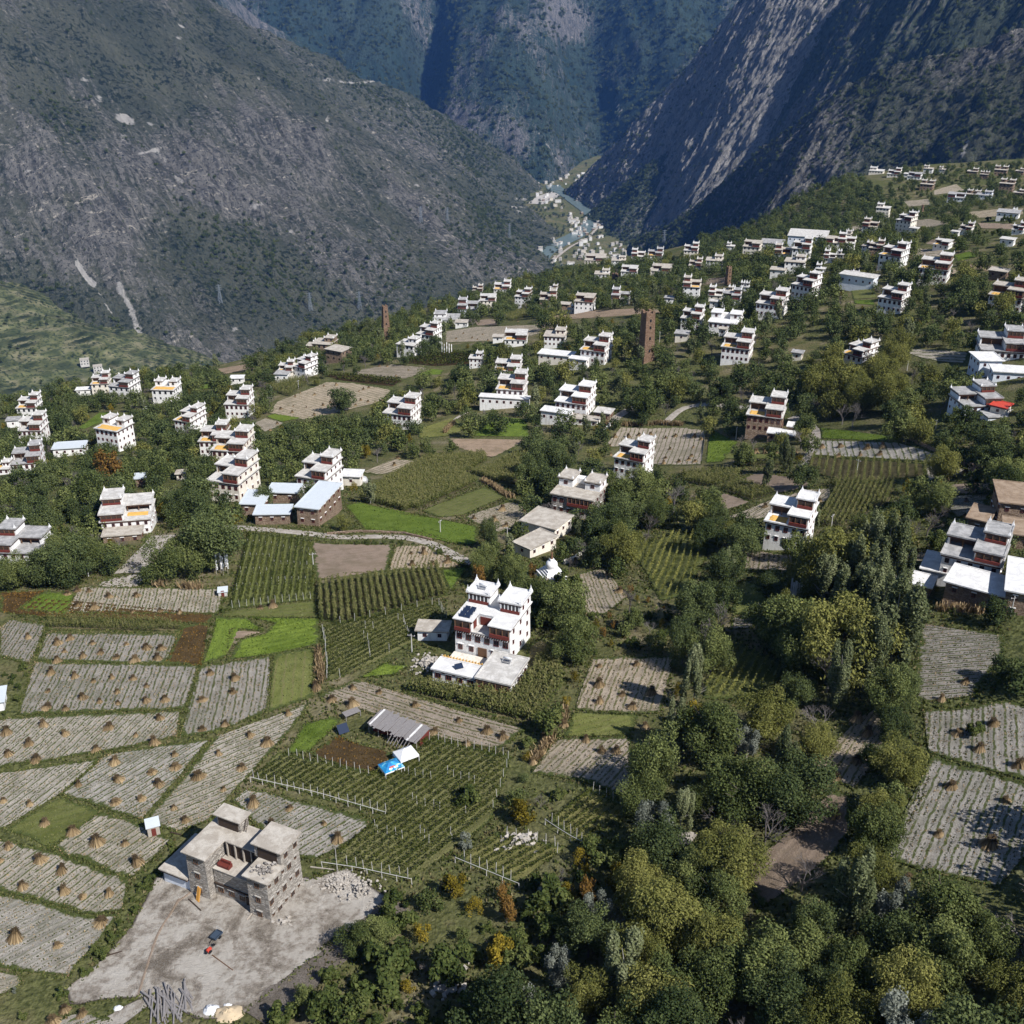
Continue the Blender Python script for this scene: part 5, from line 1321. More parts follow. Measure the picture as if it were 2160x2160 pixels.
    for i in range(14): cn.obox((X(.66) + rr.gauss(0, .35), D * .5 + rr.gauss(0, .12), 2 * st + .1 + rr.uniform(0, .1)), (.25, .1, 0), (-.1, .2, 0), (0, 0, .06))
    place(cn, 'corn_pile', 'corn', 'small orange corn heap in the shaded terrace of the stone house', 'corn')['kind'] = 'stuff'
    sf = MB(); sf.box(X(.30), X(.42), D * .23, D * .31, 2 * st + .03, 2 * st + .45); sf.box(X(.30), X(.42), D * .31, D * .345, 2 * st + .03, 2 * st + .95); sf.box(X(.29), X(.30), D * .23, D * .345, 2 * st + .03, 2 * st + .65); sf.box(X(.42), X(.43), D * .23, D * .345, 2 * st + .03, 2 * st + .65)
    place(sf, 'sofa', 'redwood', 'dark red sofa on the open terrace of the stone house', 'sofa')
    for i in range(3):
        pl = MB().obox((X(.13) + .25 * i, -.55 - .1 * i, 1.15), (.13, 0, 0), (0, .42, 1.15), (0, .04, -.015))
        place(pl, 'plank', 'orange', 'bright orange plank leaning on the left front tower of the stone house', 'plank')['group'] = 'orange planks leaning on the stone house'
    for o in COL.objects[-3:]: pass
    C = []
    for f in (-.36, 1):
        for y in (0, 1.06):
            q = O + xa * X(f) + ya * D * y
            for z in (0, h4): C.append((q[0], q[1], z0 + z))
    C = np.array(C); uu, v2, _ = project(C[:, 0], C[:, 1], C[:, 2]); ctr = O + ya * D * .5
    HOUSES.append((uu.min(), uu.max(), v2.min(), v2.max(), 1945, ctr[0], ctr[1], Wd * .8))
    return H
STONE = stone_house()

# ------------------------------------------------------------------ watchtowers and the stupa
def watchtower(u, v, wpx, hpx, label, taper=.72, crown=True):
    P = hit1(u, v); zc = P[1] * cP - (P[2] - CAMZ) * sP; dep = math.atan2(CAMZ - P[2], P[1])
    w_ = wpx * zc / F; h = hpx * zc / F / math.cos(dep)
    r = empty('watchtower', P, R(25)); tag(r, label, 'tower', 'old stone watchtowers of the village')
    b = MB(); a, t = w_ / 2 * .9, w_ / 2 * .9 * taper
    b.box(-a, a, -a, a, -3, h, a - t); b.build('wall', M['tower'], r)
    c = MB()
    for (sx, sy) in ((-1, -1), (1, -1), (1, 1), (-1, 1)):
        c.box(sx * t * .72 - t * .28, sx * t * .72 + t * .28, sy * t * .72 - t * .28, sy * t * .72 + t * .28, h - .01, h + w_ * .14, .05)
    c.build('battlement', M['tower'], r)
    for k, f in enumerate((.25, .5, .72, .86)):
        rr_ = a + (t - a) * f
        inst('window', W_FAR, r, (0, -rr_, h * f), (0, 0, 0), (w_ * .12, 3, w_ * .2)); inst('window', W_FAR, r, (rr_, 0, h * f), (0, 0, math.pi / 2), (w_ * .1, 3, w_ * .18))
    HOUSES.append((u - wpx / 2, u + wpx / 2, v - hpx, v, v, P[0], P[1], w_ / 2 + 1))
M['tower'] = mat_stone('tower_stone', (0.19, 0.115, 0.075), (0.33, 0.225, 0.155), (0.15, 0.10, 0.07), .8)
watchtower(1362, 762, 29, 100, 'tall brown stone watchtower rising from the wood right of centre', .80)
watchtower(815, 716, 19, 68, 'slender brown stone watchtower at the left end of the village rim', .55)
watchtower(1535, 600, 12, 36, 'small reddish stone watchtower beside the far brown field', .75)
watchtower(1297, 592, 12, 14, 'stump of a stone watchtower in the trees on the rim', .9)
watchtower(1945, 447, 5, 14, 'thin broken tower stump on the upper terraces', .8)
def stupa():
    P = hit1(1163, 1222); r = empty('stupa', P, R(22)); tag(r, 'white stupa with tiered base and dark spire, in front of the walled court', 'stupa')
    k = 1.05
    b = MB(); z = -1.5
    for (w_, h) in ((3.0, 2.2), (2.5, .8), (2.7, .25), (2.2, .5), (1.85, .45), (1.5, .45)):
        b.box(-w_ * k, w_ * k, -w_ * k, w_ * k, z, z + h, .06); z += h
    b.build('base', M['finial'], r)
    MB().lathe([(1.0, z), (1.45, z + .7), (1.35, z + 1.4), (.9, z + 1.9), (.45, z + 2.05)], 18).build('dome', M['finial'], r, True)
    MB().box(-.5, .5, -.5, .5, z + 2.0, z + 2.5).build('harmika', M['finial'], r)
    MB().lathe([(.38, z + 2.5), (.30, z + 3.2), (.22, z + 3.9), (.36, z + 4.0), (.10, z + 4.15), (.05, z + 4.8), (.01, z + 5.0)], 10).build('spire', M['brownwood'], r)
    HOUSES.append((1138, 1190, 1150, 1222, 1225, P[0], P[1], 4.5))
stupa()
# ------------------------------------------------------------------ vegetation
def mat_leaf(name, c0, c1, c2):
    """c0 dark, c1 mid, c2 bright leaf colour, mixed by the leaf's own tint"""
    m = bpy.data.materials.new(name); m.use_nodes = True; t = m.node_tree; n = t.nodes
    n.remove(n['Principled BSDF'])
    at = n.new('ShaderNodeAttribute'); at.attribute_name = 'tint'
    oi = n.new('ShaderNodeObjectInfo')
    ad = n.new('ShaderNodeMath'); ad.operation = 'MULTIPLY_ADD'
    t.links.new(oi.outputs['Random'], ad.inputs[0]); ad.inputs[1].default_value = 0.36; 
    sb = n.new('ShaderNodeMath'); sb.operation = 'SUBTRACT'; t.links.new(at.outputs['Fac'], sb.inputs[0]); sb.inputs[1].default_value = 0.18
    t.links.new(sb.outputs[0], ad.inputs[2])
    r = n.new('ShaderNodeValToRGB'); e = r.color_ramp.elements; e.new(.5)
    for k, (p, c) in enumerate(((0.1, c0), (0.5, c1), (0.95, c2))): e[k].position = p; e[k].color = (*c, 1)
    t.links.new(ad.outputs[0], r.inputs[0])
    d = n.new('ShaderNodeBsdfDiffuse'); tr = n.new('ShaderNodeBsdfTranslucent'); mx = n.new('ShaderNodeMixShader'); mx.inputs[0].default_value = 0.22
    t.links.new(r.outputs[0], d.inputs[0]); t.links.new(r.outputs[0], tr.inputs[0])
    t.links.new(d.outputs[0], mx.inputs[1]); t.links.new(tr.outputs[0], mx.inputs[2])
    t.links.new(mx.outputs[0], n['Material Output'].inputs[0]); return m
LEAF = {
 'round': mat_leaf('walnut_leaf', (0.039, 0.055, 0.018), (0.107, 0.130, 0.044), (0.227, 0.247, 0.086)),
 'dark': mat_leaf('dark_leaf', (0.028, 0.043, 0.017), (0.077, 0.099, 0.038), (0.177, 0.206, 0.078)),
 'willow': mat_leaf('willow_leaf', (0.067, 0.076, 0.021), (0.156, 0.161, 0.046), (0.287, 0.275, 0.085)),
 'poplar': mat_leaf('poplar_leaf', (0.055, 0.070, 0.030), (0.144, 0.163, 0.077), (0.281, 0.294, 0.163)),
 'silver': mat_leaf('silver_leaf', (0.085, 0.095, 0.075), (0.18, 0.195, 0.155), (0.34, 0.355, 0.30)),
 'yellow': mat_leaf('autumn_leaf', (0.065, 0.055, 0.010), (0.17, 0.135, 0.020), (0.34, 0.25, 0.035)),
 'bare': mat_leaf('dry_twig', (0.085, 0.073, 0.068), (0.175, 0.155, 0.145), (0.27, 0.245, 0.23)),
 'shrub': mat_leaf('shrub_leaf', (0.030, 0.046, 0.014), (0.078, 0.100, 0.030), (0.169, 0.182, 0.061)),
 'corn': mat_leaf('corn_leaf', (0.045, 0.060, 0.016), (0.098, 0.112, 0.034), (0.22, 0.205, 0.085)),
 'vine': mat_leaf('vine_leaf', (0.022, 0.031, 0.008), (0.050, 0.063, 0.016), (0.105, 0.112, 0.030)),
 'grass': mat_leaf('weed_leaf', (0.035, 0.048, 0.012), (0.080, 0.100, 0.028), (0.17, 0.175, 0.065)),
 'straw': mat_leaf('straw_stalk', (0.085, 0.062, 0.036), (0.26, 0.185, 0.100), (0.47, 0.355, 0.205)),
 'rust': mat_leaf('rusty_leaf', (0.081, 0.052, 0.014), (0.172, 0.098, 0.029), (0.287, 0.172, 0.052)),
}
M['bark'] = mat_plain('bark', (0.105, 0.088, 0.072), 0.95, 0.35, 3)
M['palebark'] = mat_plain('pale_bark', (0.30, 0.285, 0.26), 0.9, 0.35, 3)

def quads(C, N, size, asp, rg, up=None):
    """leaf quads at centres C with normals N; returns verts, faces"""
    n = len(C)
    a = rg.normal(size=(n, 3)) if up is None else up + 0.5 * rg.normal(size=(n, 3))
    t = a - (a * N).sum(1)[:, None] * N; t /= np.linalg.norm(t, axis=1)[:, None] + 1e-9
    b = np.cross(N, t)
    s = (size * rg.uniform(.65, 1.35, n))[:, None]
    T = t * s * asp; B = b * s
    V = np.stack([C - T * .5 - B * .28, C + T * .1 - B * .5, C + T * .62, C + T * .05 + B * .5], 1).reshape(-1, 3)
    return V, np.arange(4 * n).reshape(n, 4)

def crown(kind, seed, n, size, link=False):
    rg = np.random.default_rng(seed)
    # unit tree: height 1, crown widths by kind
    if kind in ('round', 'dark'): zc, rz, rx, nl = .58, .40, .40, 26
    elif kind == 'willow': zc, rz, rx, nl = .55, .44, .40, 26
    elif kind == 'poplar': zc, rz, rx, nl = .56, .46, .20, 16
    elif kind == 'silver': zc, rz, rx, nl = .55, .42, .30, 12
    elif kind in ('yellow', 'rust'): zc, rz, rx, nl = .55, .42, .34, 10
    else: zc, rz, rx, nl = .48, .50, .62, 9            # shrub
    cen = []; rad = []
    for i in range(nl):
        d = rg.normal(size=3); d /= np.linalg.norm(d); k = rg.uniform(.35, .88)
        q = d * k * np.array([rx, rx, rz]); 
        cen.append(q + np.array([0, 0, zc])); rad.append(rg.uniform(.22, .40) * (1.15 - .40 * k))
    cen = np.array(cen); rad = np.array(rad)
    cen[:, :2] += rg.normal(scale=.04, size=(nl, 2))
    which = rg.choice(nl, n, p=rad ** 2 / (rad ** 2).sum())
    d = rg.normal(size=(n, 3)); d /= np.linalg.norm(d, axis=1)[:, None]
    if kind == 'willow': d[:, 2] = d[:, 2] * 1.0
    rr = rad[which] * rg.uniform(.25, 1.0, n) ** .45
    ax = np.array([rx, rx, rz]) * (1.35 if kind not in ('poplar',) else 1.25)
    # ragged: sprays that stick out
    spr = rg.random(n) < .16
    rr = np.where(spr, rr * rg.uniform(1.05, 1.4, n), rr)
    Cc = cen[which] + d * rr[:, None] * ax * .92
    Cc[:, 2] = np.maximum(Cc[:, 2], .06 + .05 * rg.random(n))
    N = d * np.array([1, 1, .9]) + .75 * rg.normal(size=(n, 3)) + np.array([0, 0, .35]); N /= np.linalg.norm(N, axis=1)[:, None]
    up = None
    if kind == 'willow': up = np.tile([0, 0, -1.4], (n, 1)) + d
    elif kind in ('poplar', 'round', 'dark', 'silver'): up = d + np.array([0, 0, .9])
    cap = {'round': .46, 'dark': .46, 'willow': .45, 'poplar': .18, 'silver': .32, 'yellow': .38, 'rust': .38}.get(kind, .62)
    rp = np.percentile(np.hypot(Cc[:, 0], Cc[:, 1]), 97); Cc[:, :2] *= cap / rp
    z0_ = .05 if kind in ('shrub',) else .14; a_, b_ = np.percentile(Cc[:, 2], 1), np.percentile(Cc[:, 2], 99); Cc[:, 2] = z0_ + (Cc[:, 2] - a_) / (b_ - a_) * (.97 - z0_)
    V, Fq = quads(Cc, N, size, 1.9 if kind == 'willow' else 1.35, rg, up)
    lt = rg.uniform(.15, .75, nl)[which]
    tint = np.clip(.45 * lt + .5 * rg.random(n) + .12 * (Cc[:, 2] - zc) / rz * 0 + .03, 0, 1)
    return V, Fq, np.repeat(tint, 4)

def trunk_mb(kind, seed):
    rg = random.Random(seed); b = MB()
    pale = kind in ('poplar', 'silver')
    h = .62 if kind != 'poplar' else .85
    w_ = .020 if kind != 'poplar' else .013
    p0 = Vector((0, 0, -.06)); pts = [p0]
    for i in range(3):
        pts.append(Vector((rg.uniform(-.03, .03), rg.uniform(-.03, .03), h * (i + 1) / 3)))
    for i in range(3): b.tube(pts[i], pts[i + 1], w_ * (1 - .28 * i), w_ * (1 - .28 * (i + 1)), 6, cap=False)
    for i in range(7):
        a = rg.uniform(0, 6.28); z = rg.uniform(.2, .55); L = rg.uniform(.16, .34) * (.55 if kind == 'poplar' else 1)
        s = Vector((0, 0, z)); e = s + Vector((math.cos(a) * L, math.sin(a) * L, L * rg.uniform(.5, 1.2)))
        b.tube(s, e, w_ * .5, w_ * .14, 4, cap=False)
    return b

def bare_tree(seed, depth=5):
    """leafless tree of forking twigs"""
    rg = random.Random(seed); b = MB()
    def grow(p, d, L, r, k):
        e = p + d * L
        b.tube(p, e, r, r * .68, 5 if k < 2 else 3, cap=False)
        if k >= depth: return
        for i in range(3 if k < 4 else 2):
            nd = (d + Vector((rg.gauss(0, .5), rg.gauss(0, .5), rg.gauss(.12, .35)))).normalized()
            grow(e - d * L * rg.uniform(0, .35), nd, L * rg.uniform(.62, .82), r * .62, k + 1)
    grow(Vector((0, 0, -.05)), Vector((0, 0, 1)), .26, .020, 0)
    return b

PROTO = {}          # kind -> list of (crown mesh, trunk mesh, combined mesh)
def proto(kind, seeds, n, size, leaf=None, nfar=1000):
    out = []
    for sd in seeds:
        if kind == 'bare':
            b = bare_tree(sd); cr = mk('crown', b.v, b.f, LEAF['bare'], attrs={'tint': np.random.default_rng(sd).uniform(.2, .8, len(b.v))}, link=False).data
            PROTO.setdefault(kind, []).append((cr, None, cr)); continue
        V, Fq, T = crown(kind, sd, n, size)
        cr = mk('crown', V, Fq, LEAF[leaf or kind], attrs={'tint': T}, link=False).data
        tm = trunk_mb(kind, sd).build('trunk', M['palebark' if kind in ('poplar', 'silver') else 'bark'], link=False).data
        V2, F2, T2 = crown(kind, sd, nfar, size * math.sqrt(n / nfar) * .72)
        far = mk('far_crown', V2, F2, LEAF[leaf or kind], attrs={'tint': T2}, link=False)
        PROTO.setdefault(kind if leaf is None else leaf + kind, []).append((cr, tm, far.data))
proto('round', (1, 2, 3), 4200, .036)
proto('dark', (11, 12), 3800, .036)
proto('willow', (21, 22, 23), 5200, .026)
proto('poplar', (31, 32, 33), 3200, .028)
proto('silver', (41,), 2600, .034)
proto('yellow', (51, 52), 1500, .044)
proto('rust', (56,), 1500, .044)
proto('bare', (61, 62, 63), 0, 0)
proto('shrub', (71, 72, 73), 1300, .085, nfar=320)
NEAR = {}
for kd_, sd_, n_, sz_ in (('round', (4, 5, 6), 13000, .021), ('dark', (14, 15, 16), 13000, .021), ('willow', (24, 25, 26), 17000, .0155), ('poplar', (34, 35), 11000, .0165), ('silver', (44,), 7000, .021)):
    keep_ = PROTO[kd_]; PROTO[kd_] = []; proto(kd_, sd_, n_, sz_, nfar=50); NEAR[kd_] = PROTO[kd_]; PROTO[kd_] = keep_

# ---- where things grow: photo outlines -> kind of wood
ZONES = [
 # (outline, spacing m, species weights, hmin, hmax)
 ('wood at the bottom right', [(1180,1990),(1290,1900),(1400,1840),(1560,1860),(1570,1930),(1650,1895),(1850,1835),(2100,1890),(2160,1800),(2400,1750),(2400,2300),(1000,2300),(1090,2090)], 5.6,
   dict(round=.34, dark=.26, willow=.20, poplar=.10, silver=.04, bare=.10), 7.5, 12.5),
 ('scrub above the bottom edge', [(640,2120),(770,1990),(840,1905),(960,1885),(1090,1885),(1240,1790),(1330,1790),(1290,1900),(1180,1990),(1090,2090),(1000,2300),(520,2300),(600,2150)], 3.2,
   dict(shrub=.60, yellow=.10, silver=.05, round=.10, bare=.06, rust=.09), 1.4, 5.5),
 ('hedge strip beside the corn', [(1120,1330),(1200,1230),(1236,1310),(1236,1390),(1200,1500),(1165,1560),(1110,1640),(1110,1700),(1230,1650),(1140,1730),(1070,1745),(1050,1700),(1070,1600),(1140,1530),(1190,1450),(1190,1400)], 4.2, dict(round=.25, shrub=.5, dark=.1, yellow=.1, bare=.05), 2.0, 5.5),
 ('autumn thicket', [(1220,1230),(1400,1260),(1440,1290),(1440,1380),(1250,1380),(1240,1310)], 4.5, dict(round=.25, shrub=.25, yellow=.2, rust=.2, bare=.1), 2.5, 6),
 ('poplar belt', [(1760,1150),(1900,1150),(1950,1480),(1790,1500),(1690,1430),(1740,1250)], 5.2, dict(poplar=.6, round=.2, willow=.1, bare=.1), 12, 17),
 ('rusty glade', [(1370,1610),(1480,1590),(1500,1660),(1400,1740),(1360,1700)], 7.0, dict(rust=.5, shrub=.3, yellow=.2), 1.2, 2.6),
 ('tree belt right of centre', [(1400,1270),(1480,1280),(1545,1330),(1590,1330),(1640,1262),(1690,1200),(1740,1130),(1900,1110),(1930,1250),(1935,1480),(1960,1590),(1940,1690),(1850,1815),(1800,1830),(1750,1850),(1560,1860),(1400,1840),(1330,1790),(1340,1680),(1400,1500),(1430,1400)], 6.4,
   dict(round=.34, dark=.26, willow=.16, poplar=.14, bare=.16, silver=.02, yellow=.06), 6, 12),
 ('hedge by the builder\'s yard', [(352,1775),(385,1792),(330,1850),(285,1950),(215,2028),(150,2083),(136,2062),(262,1925)], 1.5, dict(shrub=1), .8, 1.7),
 ('grassy bottom left corner', [(0,2105),(60,2075),(130,2090),(190,2130),(100,2170),(0,2200)], 5, dict(shrub=.8, silver=.2), .6, 1.8),
 ('corner hedge at left', [(0,1425),(40,1400),(65,1405),(35,1512),(0,1518)], 3, dict(shrub=1), .8, 2.2),
 ('field bank', [(375,1300),(462,1285),(480,1225),(492,1290),(430,1400),(375,1400)], 4.0, dict(shrub=1), .6, 1.4),
 ('forested spur', [(1470,560),(1480,480),(1560,470),(1640,405),(1700,372),(1780,372),(1850,400),(1880,440),(1830,500),(1760,508),(1620,510),(1560,540)], 8, dict(dark=.7, round=.2, bare=.1), 6, 10),
 ('open upper terraces', [(1850,430),(1900,360),(2200,345),(2200,575),(2080,570),(1960,560),(1900,520),(1850,470)], 10, dict(dark=.5, round=.3, shrub=.2), 4, 8),
 ('willow grove at the right', [(1690,810),(1780,765),(1920,755),(1912,872),(1860,908),(1740,900)], 7, dict(willow=.85, bare=.15), 10, 14),
 ('willows at the upper right', [(1990,640),(2000,590),(2200,560),(2200,700),(2060,720)], 8, dict(willow=.55, dark=.3, round=.15), 8, 12),
 ('bank below the road', [(690,1140),(870,1145),(930,1160),(1000,1195),(990,1215),(930,1195),(880,1155),(700,1150)], 2.2, dict(shrub=.9, rust=.1), .8, 1.8),
 ('grove beside the stupa', [(960,1215),(1030,1180),(1120,1210),(1200,1240),(1225,1330),(1160,1340),(1100,1290),(1060,1240),(1000,1240)], 5.5, dict(round=.5, rust=.2, yellow=.15, bare=.15), 7, 11),
 ('thicket beside the white house', [(0,905),(300,880),(620,930),(760,900),(960,905),(900,960),(740,1000),(690,1020),(560,1000),(540,1085),(460,1115),(330,1110),(250,1180),(240,1230),(0,1245)], 5.8, dict(round=.35, dark=.45, bare=.12, willow=.04, yellow=.04), 5, 10.5),
 ('village trees', [(0,870),(170,815),(480,780),(700,712),(960,638),(1080,600),(1240,565),(1440,550),(1560,470),(1860,440),(2200,480),(2200,1320),(1950,1320),(1930,1150),(1740,1130),(1690,1210),(1640,1262),(1545,1330),(1480,1285),(1340,1270),(1200,1230),(1130,1180),(1000,1190),(930,1150),(720,1120),(560,1110),(0,1120)], 7.0,
   dict(round=.32, dark=.36, willow=.10, poplar=.07, bare=.12, yellow=.03), 5, 10.5),
]
PLACED = []     # (X, Y, Z, kind, variant, h, width factor, rot, zone, pixel height, u, v)
ROADS_PX = [ROAD, [(1455,1755),(1402,1798),(1388,1850)], [(1400,895),(1440,858),(1500,850),(1560,862),(1640,850)]]
def covered(u, v, h_px, w_px, low=False):
    """does a crown at this base pixel hide a field or a house?"""
    pts = [(0, 0), (0, .55), (0, .85), (-.3, .5), (.3, .5)] if not low else [(0, 0), (0, .6)]
    for (fx, fr) in pts:
        for poly in FIELD_POLYS:
            xs = [p[0] for p in poly]; ys = [p[1] for p in poly]
            vv = v - h_px * fr; uu_ = u + fx * w_px
            if min(xs) - 2 <= uu_ <= max(xs) + 2 and min(ys) - 2 <= vv <= max(ys) + 2 and inpoly(np.array([uu_]), np.array([vv]), poly)[0]:
                return True
    a0, a1, b0, b1 = u - w_px * .42, u + w_px * .42, v - h_px, v
    for (u0, u1, v0, v1, vb, *_r) in HOUSES:
        if u1 <= u0 or v < vb - 4: continue
        m = (.12 if vb > 760 else .42) * (v1 - v0)
        ox = min(a1, u1) - max(a0, u0); oy = min(b1, v1 - m) - max(b0, v0)
        if ox > 0 and oy > 0 and ox * oy > .10 * (u1 - u0) * (v1 - v0): return True
        if ox > 0 and oy > 0 and ox * oy > .35 * w_px * h_px: return True
    return False
HC = np.array([(q[5], q[6], q[7]) for q in HOUSES])
_grid = {}
def too_close(x, y, s):
    c = 4.0; k = int(s / c) + 1; gx, gy = int(x // c), int(y // c)
    for i in range(gx - k, gx + k + 1):
        for j in range(gy - k, gy + k + 1):
            for (px, py, ps) in _grid.get((i, j), ()):
                m = (s + ps) / 2
                if (px - x) ** 2 + (py - y) ** 2 < m * m: return True
    return False
def put(x, y, z, kind, h, wf=1.0, zone='', spacing=5.0, u=None, v=None):
    if u is None:
        u, v, _ = (float(q) for q in project(x, y, z))
    zc = y * cP - (z - CAMZ) * sP
    PLACED.append((x, y, z, kind, rnd.randrange(len(PROTO[kind])), h, wf, rnd.uniform(0, 6.28), zone, h * F / zc * .85, u, v))
    _grid.setdefault((int(x // 4), int(y // 4)), []).append((x, y, spacing))
# single trees one can point at: base pixel, height px, species, width factor
SINGLE = [(1368,1668,150,'round',.80),(1345,1912,130,'willow',.85),(1115,2160,88,'silver',1.0),(1660,1395,160,'round',1.0),(1480,1385,125,'bare',1.15),(1500,1420,110,'round',1.0),(1328,1290,90,'bare',1.0),
 (1190,1330,120,'round',1.1),(1205,1400,120,'round',.9),(1145,1010,95,'dark',1.1),(1175,1015,85,'dark',1.0),(1120,1030,80,'dark',1.0),(1032,1160,75,'dark',.62),(450,1205,150,'dark',1.1),(410,1215,110,'round',1.1),(350,1225,100,'round',1.2),
 (1440,1400,115,'dark',.65),(720,870,60,'dark',1.2),(1840,1170,110,'round',1.1),(1955,1130,85,'bare',1.25),(1900,1095,70,'bare',1.1),(890,1990,50,'yellow',1.1),(905,1920,55,'round',1.3),(960,1895,60,'yellow',1.2),(1000,1925,42,'yellow',1.2),(760,2010,80,'round',1.3),(800,2000,78,'round',1.2),
 (1520,1760,110,'bare',1.2),(1560,1730,150,'round',1.1),(1680,1720,150,'dark',1.3),(1720,1560,130,'bare',.9),(1760,1500,150,'poplar',.9),(1820,1450,170,'poplar',1.0),(1850,1380,170,'poplar',1.0),(1610,1560,120,'willow',1.2),(1420,1580,110,'poplar',.9),
 (1690,1880,120,'bare',1.3),(1840,1620,60,'round',1.2),(1870,1720,75,'round',1.3),(1850,1740,85,'willow',1.3),(1885,1560,85,'dark',1.0),(1900,1480,90,'dark',1.0),(1310,2110,150,'poplar',1.4),(1330,2080,140,'willow',.85),(1240,2140,110,'willow',1.0),
 (1500,2050,150,'willow',1.0),(1900,2150,160,'willow',1.0),(2150,2010,150,'bare',1.1),(1180,2080,90,'silver',.9),(1260,1960,85,'silver',1.0),(985,1690,50,'shrub',1.0),(980,1790,40,'silver',1.4),
 (1350,1065,90,'round',1.1),(1420,1090,110,'bare',1.0),(1310,1120,90,'dark',1.2),(1500,1010,20,'shrub',1.0),(640,1035,40,'dark',1.0),(440,1005,55,'dark',1.1),(562,990,50,'dark',1.1),(455,968,34,'round',1.2),(1050,800,34,'dark',1.3),(1125,800,36,'dark',1.3),(1085,800,30,'round',1.4),(1050,915,55,'dark',1.2),(1015,905,40,'dark',1.3),(1360,880,60,'round',1.0),(960,840,45,'bare',.9),
 (230,1015,75,'rust',1.1),(560,1075,60,'dark',.8),(250,1170,60,'bare',1.4),(150,1230,110,'dark',1.2),(95,1235,90,'dark',1.2),(2060,1550,40,'shrub',1.0),(2120,1440,70,'dark',1.3),(2170,1470,90,'dark',1.4),(2010,1290,14,'shrub',1.2)]
for (u, v, hp, kd, wf) in SINGLE:
    p = hit1(u, v); zc = p[1] * cP - (p[2] - CAMZ) * sP; dep = math.atan2(CAMZ - p[2], p[1])
    cw = {'poplar': .36, 'silver': .64, 'yellow': .76, 'rust': .76, 'shrub': 1.1}.get(kd, .9) * wf
    put(p[0], p[1], p[2], kd, hp * zc / F / (math.cos(dep) + .42 * cw * math.sin(dep)), wf, 'single', 6.0, u, v)
_zp = [np.array(z[1]) for z in ZONES]
def scatter(n, rmin, rmax):
    az = rng.uniform(-R(38), R(38), n); r = np.sqrt(rng.uniform(rmin ** 2, rmax ** 2, n))
    re = np.interp(az, _eaz, _er); ok = r < re + 6
    X = r * np.sin(az); Y = r * np.cos(az); X, Y = X[ok], Y[ok]; Z = ground(X, Y)
    u, v, zc = project(X, Y, Z)
    zi = np.full(len(X), -1)
    for k in range(len(ZONES) - 1, -1, -1):
        zi = np.where(inpoly(u, v, ZONES[k][1]), k, zi)
    for i in np.where(zi >= 0)[0]:
        zn, _, sp, wt, h0, h1 = ZONES[zi[i]]
        x, y = X[i], Y[i]
        kd = rnd.choices(list(wt), list(wt.values()))[0]
        h = rnd.uniform(h0, h1) * (1 if kd not in ('shrub', 'yellow', 'rust') or h1 < 6 else rnd.uniform(.35, .6))
        if kd == 'poplar': h *= 1.15
        s = sp * (.55 + .45 * h / h1) * rnd.uniform(.8, 1.3)
        if too_close(x, y, s): continue
        if len(HC) and (((HC[:, 0] - x) ** 2 + (HC[:, 1] - y) ** 2) < (HC[:, 2] + .12 * h) ** 2).any(): continue
        hp = h * F / zc[i] * 1.0; wp = h * F / zc[i] * (.40 if kd == 'poplar' else .92)
        if covered(u[i], v[i], hp, wp, h < 2.2): continue
        if any(np.hypot(*(np.array([u[i], v[i] - min(hp * .3, 12)]) - np.array([np.interp(u[i], sorted(q[0] for q in RP), [q[1] for q in sorted(RP)]), 0])[::-1] * 0 - np.array([u[i], np.interp(u[i], [q[0] for q in sorted(RP)], [q[1] for q in sorted(RP)])]))) < 9 for RP in ROADS_PX if min(q[0] for q in RP) < u[i] < max(q[0] for q in RP)): continue
        put(x, y, Z[i], kd, h, rnd.uniform(.85, 1.2), zn, s, u[i], v[i])
scatter(30000, 60, 300)
scatter(60000, 300, 1300)
# ---- build them: the largest in view one by one, the rest as one mass
def nearest_label(u, v):
    return None
SP_NAME = {'round': ('broadleaf_tree', 'round leafy green tree'), 'dark': ('broadleaf_tree', 'dark green leafy tree'), 'willow': ('willow_tree', 'yellow green willow'), 'poplar': ('poplar_tree', 'tall slim grey green poplar'),
           'silver': ('silver_tree', 'silvery grey leaved tree'), 'yellow': ('autumn_tree', 'small yellow autumn tree'), 'rust': ('autumn_tree', 'rusty brown autumn tree'), 'bare': ('bare_tree', 'leafless grey tree'), 'shrub': ('shrub', 'low green bush')}
SP_PL = {'round': 'green trees', 'dark': 'dark trees', 'willow': 'willows', 'poplar': 'poplars', 'silver': 'silvery trees', 'yellow': 'yellow trees', 'rust': 'rusty trees', 'bare': 'leafless trees', 'shrub': 'bushes'}
LM = [(q.get('label'), project(*[float(c) for c in q.location])) for q in COL.objects if q.get('category') in ('house', 'tower', 'stupa', 'building') and q.location.y < 420]
def lm_near(u, v):
    best = min(((math.hypot((l[1][0] - u), (l[1][1] - v) * 1.6), l[0]) for l in LM))
    return best
order = sorted([p for p in PLACED if 0 < p[10] < 2160 and p[11] < 2330], key=lambda p: -p[9] * (1 if p[3] != 'shrub' else 1.0))
trees = [p for p in order if p[3] != 'shrub'][:300]; shrubs = [p for p in order if p[3] == 'shrub'][:260]
single_ids = {id(p) for p in trees} | {id(p) for p in shrubs}
rest = [p for p in PLACED if id(p) not in single_ids]
def side_word(u, v, lu, lv):
    du, dv = u - lu, v - lv
    if abs(du) > abs(dv) * 1.3: return 'right of' if du > 0 else 'left of'
    return 'in front of' if dv > 0 else 'behind'
_seen = {}
